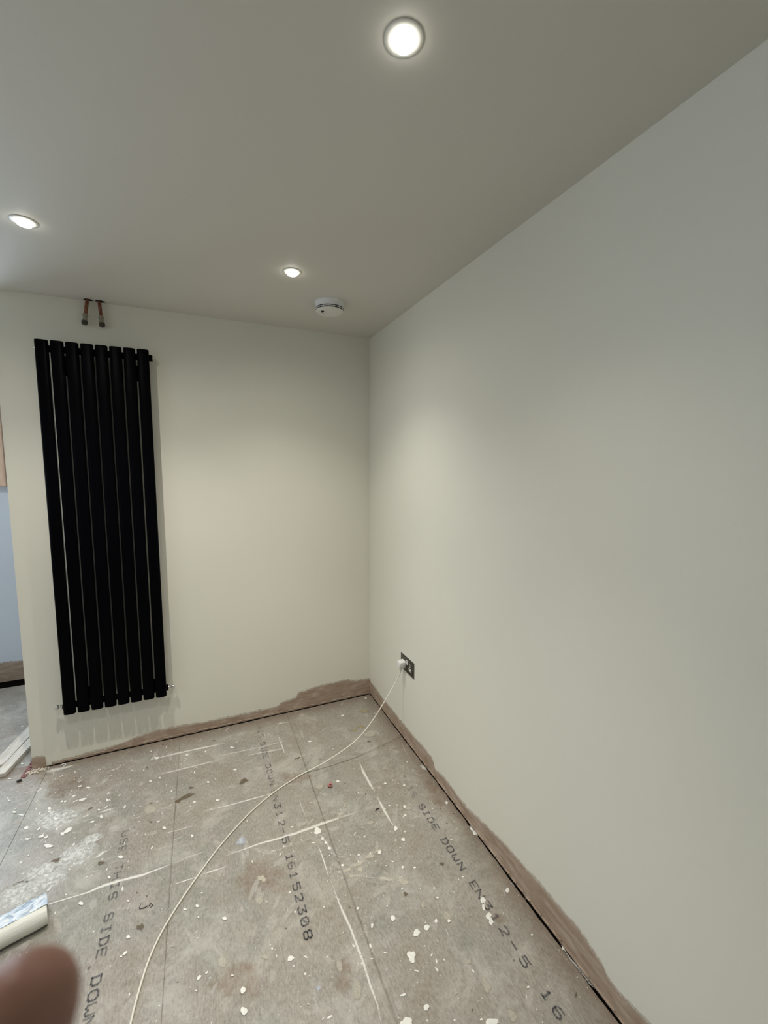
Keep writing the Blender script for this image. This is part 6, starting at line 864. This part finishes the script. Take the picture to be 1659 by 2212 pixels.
knob(valve, CHROME, (RW/2+.008, -.040, .034), 1, 'bleed_valve')
capp = [(.0105,0),(.0115,.002),(.0105,.005),(.004,.0065)]
knob(capp, CHROME, (RW/2+.013, -.040, RH-.034), 1, 'end_plug')
knob(capp, CHROME, (-RW/2-.001, -.040, RH-.034), -1, 'end_plug')

# ------------------------------------------------------------------ capped copper tails above the radiator
def tail(label, x0, x1, tw_):
    o = thing('pipe_tail', label, 'pipe', (x0, -.02, H), 0, None)
    A = Vector((0, 0, .0)); B = Vector((x1-x0, -.006, -.124)); d = (B-A).normalized()
    bm = bmesh.new(); tube(bm, [A, A+d*.082], .0078, 18); auto_smooth(link_obj('copper_pipe', bm, COPPER, o), 40)
    Mx = Matrix.Translation(A+d*.073) @ d.to_track_quat('Z', 'Y').to_matrix().to_4x4()
    bm = bmesh.new(); lathe(bm, [(.0105,0),(.0118,.001),(.0118,.010),(.0095,.011),(.0098,.024),(.0108,.025),(.0108,.031)], 6 if tw_ else 20, Mx); link_obj('compression_fitting', bm, BRASS, o)
    Mx = Matrix.Translation(A+d*.1035) @ d.to_track_quat('Z', 'Y').to_matrix().to_4x4()
    bm = bmesh.new(); lathe(bm, [(.0115,0),(.0130,.002),(.0130,.014),(.0105,.0195)], 8, Mx); link_obj('stop_end', bm, DARKCAP, o)
    bm = bmesh.new(); n = 16   # ragged hole cut round the pipe at the ceiling
    vs = [bm.verts.new((.020*math.cos(2*PI*k/n)*random.uniform(.85,1.2)+.004, .0155*math.sin(2*PI*k/n)*random.uniform(.9,1.1), -.0006)) for k in range(n)]; vt = [bm.verts.new(v.co+Vector((0,0,.0004))) for v in vs]
    bm.faces.new(vs[::-1]); bm.faces.new(vt)
    for k in range(n): bm.faces.new((vs[k], vs[(k+1)%n], vt[(k+1)%n], vt[k]))
    link_obj('ceiling_hole', bm, VOID, o); return o
tail('left capped copper pipe tail hanging from the ceiling above the radiator', -1.502, -1.520, 0)
tail('right capped copper pipe tail hanging from the ceiling above the radiator', -1.452, -1.445, 0)

# ------------------------------------------------------------------ downlights
def downlight(x, y, label, f):
    o = thing('downlight', label, 'ceiling light', (x, y, H), 0, 'recessed ceiling downlights')
    bm = bmesh.new(); lathe(bm, [(.0382,0),(.0386,-.0010),(.0372,-.0019),(.030,-.0028),(.0225,-.0034),(.0215,-.0032),(.0215,-.001)], 48, None, False, False)
    bmesh.ops.recalc_face_normals(bm, faces=bm.faces); auto_smooth(link_obj('trim_ring', bm, BEZ, o), 30)
    bm = bmesh.new(); lathe(bm, [(.0212,-.002),(.0212,-.0085),(.020,-.0118),(.012,-.0130),(.001,-.0133)], 40, None, False, True)
    auto_smooth(link_obj('lens', bm, LENS, o), 50)
    for nm, pw, sz, bl in zip(('spot', 'beam', 'spill'), f, (64, 112, 168), (1, 1, 1)):
        l = bpy.data.lights.new('downlight_'+nm, 'SPOT'); l.energy = pw; l.color = LAMP_COLOR; l.spot_size = math.radians(sz); l.spot_blend = bl; l.shadow_soft_size = .013
        lo = bpy.data.objects.new('downlight_'+nm, l); lo.location = (0, 0, -.020); lo.parent = o; COL.objects.link(lo)
    return o
downlight(-.640, -1.790, 'nearest and largest lit downlight, at the top of the picture', LW[0])
downlight(-.640, -.727, 'lit downlight beside the smoke alarm', LW[1])
downlight(-1.537, -.732, 'lit downlight at the left edge, in front of the radiator', LW[2])
downlight(-1.537, -1.790, 'lit downlight left of the nearest one, outside the frame', LW[3])
downlight(-2.434, -.732, 'added unseen downlight left of the opening beside the radiator wall, outside the frame', LW[4])  # extra lamp, added to light the left of the back wall and the floor
downlight(-2.434, .330, 'added unseen downlight in the space beyond the back wall, outside the frame', LW[5])  # extra lamp, added to brighten the far wall

# ------------------------------------------------------------------ smoke alarm
sa = thing('smoke_alarm', 'round white smoke alarm with two black vent slots on the ceiling', 'smoke alarm', (-.399, -.462, H), math.radians(20))
bm = bmesh.new(); lathe(bm, [(.0745,0),(.0745,-.003),(.0715,-.006),(.0688,-.0255),(.0688,-.0270)], 64, None, True, True)
auto_smooth(link_obj('mounting_base', bm, DET, sa), 35)
bm = bmesh.new(); lathe(bm, [(.0678,-.0271),(.0678,-.0412)], 64); link_obj('vent_chamber', bm, SLOT, sa)
bm = bmesh.new(); lathe(bm, [(.0672,-.0318),(.0695,-.0322),(.0695,-.0348),(.0672,-.0352)], 64, None, False, False)
bmesh.ops.recalc_face_normals(bm, faces=bm.faces); auto_smooth(link_obj('vent_ring', bm, DET, sa), 35)
for k in range(16):
    bm = bmesh.new(); a = 2*PI*k/16+.1; Mz = Matrix.Rotation(a, 4, 'Z'); r = bmesh.ops.create_cube(bm, size=1)
    for v in r['verts']: v.co = Mz @ Vector((.0672+v.co.x*.004, v.co.y*.0011, -.0335+v.co.z*.014))
    link_obj('vent_bar', bm, DET, sa)
bm = bmesh.new(); lathe(bm, [(.0685,-.0398),(.0692,-.0415),(.066,-.0455),(.056,-.0480),(.030,-.0498),(.001,-.0503)], 64)
auto_smooth(link_obj('cover', bm, DETF, sa), 40)
for (px, py, w, h) in ((-.0450,.004,.010,.0022),(-.0445,-.0005,.010,.0022),(-.0435,-.005,.010,.0022),(-.036,.017,.004,.004),(-.024,.019,.004,.004)):
    bm = bmesh.new(); box(bm, px-w/2, px+w/2, py-h/2, py+h/2, -.0512, -.0488); o = link_obj('sounder_slot' if w > .005 else 'indicator_lamp', bm, SLOT, sa)

# ------------------------------------------------------------------ double socket and plug on the right wall
SY0, SY1, SZ0, SZ1 = -.652, -.490, .4165, .5055
so = thing('wall_socket', 'black nickel double socket with white inserts on the right wall', 'socket', (0, (SY0+SY1)/2, (SZ0+SZ1)/2))
hw, hh = (SY1-SY0)/2, (SZ1-SZ0)/2
bm = bmesh.new(); box(bm, -.005, -.0003, -hw, hw, -hh, hh, .0022, 3); auto_smooth(link_obj('face_plate', bm, NICK, so), 35)
bm = bmesh.new(); box(bm, -.0018, -.0004, -hw-.0022, hw+.0022, -hh-.0022, hh+.0022, .0006); link_obj('gasket', bm, WPLAS, so)
for s, on in ((-1, 0), (1, 1)):   # s=-1 : nearer the camera (right in the photo)
    cy = s*.0365
    bm = bmesh.new(); box(bm, -.0058, -.0046, cy-.0045, cy+.0045, .0005, .020, .0004); box(bm, -.0058, -.0046, cy-.0155, cy+.0155, -.021, -.0055, .0004)
    if s == -1: e = link_obj('socket_insert', bm, WPLAS2, so)
    else: bm.free(); e = None
    if e:
        bm = bmesh.new(); box(bm, -.0062, -.0057, cy-.002, cy+.002, .008, .016); link_obj('pin_hole', bm, SLOT, e)
        for q in (-.014, .007): bm = bmesh.new(); box(bm, -.0062, -.0057, cy+q, cy+q+.007, -.0165, -.0125); link_obj('pin_hole', bm, SLOT, e)
    ry = -.010 if s == -1 else .006
bm = bmesh.new(); box(bm, -.0075, -.0046, -.011, .013, .004, .029, .0012); r = link_obj('rocker_switch', bm, WPLAS2, so)
bm = bmesh.new(); box(bm, -.0082, -.0074, -.005, .007, .0235, .026, .0002); link_obj('switch_mark', bm, RUST, r)
for s in (-1, 1):
    bm = bmesh.new(); lathe(bm, [(.003,0),(.003,.0006),(.002,.001)], 14, Matrix.Translation((-.0048, s*(hw-.011), 0)) @ Matrix.Rotation(-PI/2, 4, 'Y')); link_obj('screw', bm, CHROME, so)
PY, PZ = -.5350, .4560
pl = thing('plug', 'white three-pin plug pushed into the wall socket', 'plug', (-.0052, PY, PZ))
bm = bmesh.new(); hwp = .0225
sec = [(-.0002,1.0),(-.009,1.0),(-.014,.93),(-.026,.85),(-.034,.81),(-.0365,.71)]
rings = []
poly = [(-.6,-1.0),(.6,-1.0),(.86,-.70),(1,.15),(.96,.80),(.62,1.0),(-.62,1.0),(-.96,.80),(-1,.15),(-.86,-.70)]
for x, f in sec: rings.append([bm.verts.new((x, a*hwp*f, b*.0225*f)) for a, b in poly])
for A, B in zip(rings[:-1], rings[1:]):
    for k in range(10): bm.faces.new((A[k], A[(k+1)%10], B[(k+1)%10], B[k]))
bm.faces.new(rings[0]); bm.faces.new(rings[-1][::-1]); bmesh.ops.recalc_face_normals(bm, faces=bm.faces)
bmesh.ops.bevel(bm, geom=list(bm.edges), offset=.0012, segments=2, affect='EDGES'); auto_smooth(link_obj('plug_body', bm, WPLAS, pl), 40)
bm = bmesh.new(); tube(bm, [(-.022, .002, -.018), (-.020, .004, -.030), (-.018, .006, -.043)], [.0085,.0062,.0042], 14); auto_smooth(link_obj('cord_grip', bm, WPLAS, pl), 40)
cable_pts = [(-.0232,-.529,.4135),(-.047,-.527,.361),(-.082,-.536,.320),(-.119,-.546,.280),(-.158,-.552,.233),(-.223,-.562,.164),(-.281,-.572,.118),(-.338,-.581,.088),(-.416,-.585,.057),(-.492,-.587,.031),(-.553,-.585,.0125),(-.597,-.586,.0045),(-.68,-.618,.0038),(-.765,-.660,.0038),(-.868,-.728,.0038),(-.964,-.815,.0038),(-1.032,-.888,.0038),(-1.092,-.964,.0038),(-1.138,-1.026,.0038),(-1.181,-1.091,.0038),(-1.214,-1.15,.0038),(-1.240,-1.217,.0038),(-1.257,-1.29,.0038),(-1.269,-1.367,.0038),(-1.275,-1.46,.0038),(-1.262,-1.58,.0038),(-1.22,-1.72,.0038),(-1.2,-1.9,.0038),(-1.25,-2.15,.0038),(-1.4,-2.5,.0038),(-1.8,-2.9,.0038)]
bm = bmesh.new(); tube(bm, catmull(cable_pts, 6), .0031, 10)
o = link_obj('cable', bm, CABL); auto_smooth(o, 60); tag(o, 'white mains cable running from the plug across the chipboard floor', 'cable')

# ------------------------------------------------------------------ planks and oddments by the opening
def plank(name, x, y, ang, w, L, z, th, label):
    bm = bmesh.new(); box(bm, -w, 0, 0, L, 0, th, .0012)
    o = link_obj(name, bm, PLANK); o.location = (x, y, z); o.rotation_euler = (0, 0, ang); return tag(o, label, 'plank', 'loose planks beyond the back wall')
plank('wooden_plank', -1.990, -.008, -math.atan2(.19, 1), .048, .95, .0006, .020, 'pale plank on the floor closest to the end of the back wall')
plank('wooden_plank', -2.024, .080, -math.atan2(.17, 1)+.0, .060, .85, .0006, .020, 'pale plank lying farther left, half hidden behind the other plank')
bm = bmesh.new(); box(bm, -.011, .011, 0, .15, 0, .0022, .0004)
o = link_obj('metal_strip', bm, RUST); o.location = (-1.905, -.052, .0006); o.rotation_euler = (0,0,math.radians(-3)); tag(o, 'rusty red perforated metal strip at the foot of the wall end', 'metal strip')
for k in range(5): bm = bmesh.new(); lathe(bm, [(.0035,.0022),(.0035,.0026)], 12, Matrix.Translation((.004*(-1)**k, .018+.028*k, 0))); link_obj('nail_hole', bm, SLOT, o)
bm = bmesh.new(); tube(bm, [(0,0,.006),(.010,.004,.0065),(.019,.007,.006)], [.0045,.0062,.0045], 10); o = link_obj('rubber_bung', bm, RUBBER); o.location = (-1.921, -.082, 0); tag(o, 'small dark rubber bung lying in front of the rusty strip', 'rubber plug')
# plaster crumbs at the corner of the wall end
bm = bmesh.new()
for _ in range(70):
    x = random.gauss(-1.855, .022); y = random.gauss(-.022, .010); r = random.uniform(.0015, .006)
    q = bmesh.ops.create_icosphere(bm, subdivisions=1, radius=r)
    for v in q['verts']: v.co = Vector((v.co.x*random.uniform(.8,1.3)+x, v.co.y*random.uniform(.8,1.3)+min(y, -.008), max(0.0004, v.co.z*.8+r*.6)))
for _ in range(130):
    s = random.random(); q = bmesh.ops.create_icosphere(bm, subdivisions=1, radius=random.uniform(.0008,.0030))
    if s < .5: c = Vector((-.013-abs(random.gauss(0,.007)), random.uniform(-2.1,-.1), .001))
    else: c = Vector((random.uniform(-1.8,-.05), -.012-abs(random.gauss(0,.006)), .001))
    for v in q['verts']: v.co = v.co+c; v.co.z = max(.0003, v.co.z)
o = link_obj('plaster_crumbs', bm, CRUMB, kind='stuff'); o['label'] = 'fine plaster crumbs scattered along the foot of the walls'; o['category'] = 'rubble'
bm = bmesh.new(); tube(bm, catmull([(-.012,0,.004),(-.004,.004,.009),(.006,.002,.008),(.008,-.006,.005),(0,-.010,.004)], 5), .0022, 7); o = link_obj('paper_curl', bm, WPLAS); o.location = (-1.742, -.026, 0); tag(o, 'small curled white offcut at the foot of the back wall', 'offcut')
bm = bmesh.new()
tube(bm, catmull([(.009*math.cos(a), .009*math.sin(a), .0065+.002*math.sin(2*a)) for a in [k*.8 for k in range(8)]], 5), [.004]*36, 8)
o = link_obj('plastic_ring', bm, PINKP); o.location = (-.4995, -.722, 0); auto_smooth(o, 60); tag(o, 'small pink curled plastic ring lying on the floor', 'plastic ring')
bm = bmesh.new(); tube(bm, catmull([(-.010,-.006,.0022),(-.006,.002,.003),(.003,.005,.0032),(.012,.003,.0022)], 5), .0018, 7)
o = link_obj('insulation_curl', bm, RUBBER); o.location = (-.3435, -.950, 0); auto_smooth(o, 60); tag(o, 'tiny black curl of cable insulation on the chipboard', 'offcut')

# ------------------------------------------------------------------ wrapped roll at the left edge
ro = thing('wrapped_roll', 'white wrapped roll with crinkled blue film on top at the left edge', 'packet', (-1.588, -.884, 0), math.atan2(-.30, -.95))
# local x runs along the roll (away to the left), local y towards the camera side is +y after the turn
L_, D_, Hh_ = .85, .088, .064
def rollsec(off):
    pts = []
    for k in range(9):   # rounded front, low to high
        a = -PI/2+PI*k/8; pts.append((D_-.030+.030*math.cos(a)+off*math.cos(a), .032+.0315*math.sin(a)+off*max(0, math.sin(a))))
    pts += [(.03, .0635+off), (.004, .058+off), (-off, .050), (-off, .010), (.004, .0006)]
    return pts
bm = bmesh.new(); rings = []
for i in range(25):
    x = L_*i/24; w = .0012*math.sin(i*1.7)+.0008*math.sin(i*.7+1); s = .985 if i in (0, 24) else 1
    rings.append([bm.verts.new((x, (y-.05)*s+.05+w, .0006+z*s)) for y, z in rollsec(0)])
for A, B in zip(rings[:-1], rings[1:]):
    for k in range(len(A)): bm.faces.new((A[k], A[(k+1)%len(A)], B[(k+1)%len(A)], B[k]))
bm.faces.new(rings[0][::-1]); bm.faces.new(rings[-1]); bmesh.ops.recalc_face_normals(bm, faces=bm.faces)
body = link_obj('roll_body', bm, FOAM, ro); auto_smooth(body, 60); 
bm = bmesh.new(); rows = []
for i in range(60):
    x = -.003+(L_+.006)*i/59; row = []
    for j in range(12):
        y = .058-.060*j/11; z = .0655 - (.0 if y > .004 else .006) + .0014*math.sin(i*1.1+j*.9)+.0008*math.sin(i*2.3-j*1.7)
        row.append(bm.verts.new((x, y, z)))
    row.append(bm.verts.new((x, -.004, .03))); row.append(bm.verts.new((x, -.010, .001))); rows.append(row)
for A, B in zip(rows[:-1], rows[1:]):
    for k in range(len(A)-1): bm.faces.new((A[k], B[k], B[k+1], A[k+1]))
bmesh.ops.recalc_face_normals(bm, faces=bm.faces); auto_smooth(link_obj('plastic_film', bm, FILM, ro), 60)
for o in (body, bpy.data.objects['plastic_film']): o.matrix_parent_inverse = Matrix.Identity(4)

# ------------------------------------------------------------------ the photographer's hand, one fingertip in front of the lens
def C3(r, u, f): return CAM+cam_r*(r-.0024)+cam_u*(u-.0012)+cam_f*f
FING = [  # joints base -> tip in metres (right, up, forward of the lens) and radii
 ([(-.083,-.190,-.030),(-.068,-.150,.006),(-.056,-.110,.032),(-.0470,-.078,.0475),(-.0413,-.0592,.0510)], [.0105,.0098,.0088,.0080,.0066]),
 ([(-.100,-.180,-.036),(-.094,-.143,-.004),(-.087,-.115,.012),(-.080,-.095,.018)], [.0105,.0098,.0090,.0075]),
 ([(-.118,-.176,-.040),(-.116,-.142,-.012),(-.110,-.118,.0),(-.104,-.102,.004)], [.010,.0094,.0085,.0072]),
 ([(-.135,-.178,-.044),(-.136,-.152,-.024),(-.132,-.134,-.014),(-.128,-.122,-.010)], [.009,.0082,.0074,.0064]),
 ([(-.085,-.250,-.050),(-.050,-.225,-.030),(-.022,-.200,-.026),(-.004,-.180,-.026)], [.0145,.0125,.0108,.0090])]
bm = bmesh.new()
def limb(pts, rad):
    P = [C3(*p) for p in pts]; Q = catmull(P, 6); n = len(Q)
    for i, q in enumerate(Q):
        s = i/(n-1)*(len(rad)-1); k = min(int(s), len(rad)-2); r = rad[k]+(rad[k+1]-rad[k])*(s-k)
        bmesh.ops.create_icosphere(bm, subdivisions=2, radius=r, matrix=Matrix.Translation(q))
    tube(bm, Q, [ (rad[min(int(i/(n-1)*(len(rad)-1)), len(rad)-2)] + (rad[min(int(i/(n-1)*(len(rad)-1)), len(rad)-2)+1]-rad[min(int(i/(n-1)*(len(rad)-1)), len(rad)-2)])*((i/(n-1)*(len(rad)-1))-min(int(i/(n-1)*(len(rad)-1)), len(rad)-2)))*.97 for i in range(n)], 14)
for p, r in FING: limb(p, r)
for j in range(4):
    b = FING[j][0][0]; limb([b, (b[0]*.55-.048, -.235, -.056), (-.105+.004*j, -.285, -.066)], [.0125, .0150, .0165])
limb([FING[4][0][0], (-.100,-.285,-.064)], [.0155,.018]); limb([(-.102,-.280,-.066), (-.110,-.36,-.085), (-.125,-.50,-.14)], [.024,.026,.031])
limb([(-.092,-.280,-.064), (-.098,-.36,-.083), (-.112,-.50,-.14)], [.022,.026,.031])
hand = link_obj('hand', bm, SKIN)
md = hand.modifiers.new('fuse', 'REMESH'); md.mode = 'VOXEL'; md.voxel_size = .0016; md.use_smooth_shade = True
ms = hand.modifiers.new('soften', 'SMOOTH'); ms.iterations = 6; ms.factor = .5
dg = bpy.context.evaluated_depsgraph_get(); me = bpy.data.meshes.new_from_object(hand.evaluated_get(dg)); hand.modifiers.clear(); hand.data = me
for p in me.polygons: p.use_smooth = True
tag(hand, 'blurred fingertip of a hand close to the lens in the bottom left corner', 'person')
for p, r in FING[:4]:
    T = C3(*p[-1]); Bv = C3(*p[-2]); ax = (T-Bv).normalized(); up = (-cam_r*.85+cam_f*.3); up = (up-ax*up.dot(ax)).normalized(); sd = ax.cross(up)
    Mn = Matrix((sd, ax, up)).transposed().to_4x4(); Mn.translation = T-ax*.002+up*(r[-1]*.60)
    bm = bmesh.new(); bmesh.ops.create_uvsphere(bm, u_segments=16, v_segments=8, radius=1)
    for v in bm.verts: v.co = Mn @ Vector((v.co.x*r[-1]*.62, v.co.y*r[-1]*.85, v.co.z*r[-1]*.42))
    link_obj('fingernail', bm, NAIL, hand, smooth=True)
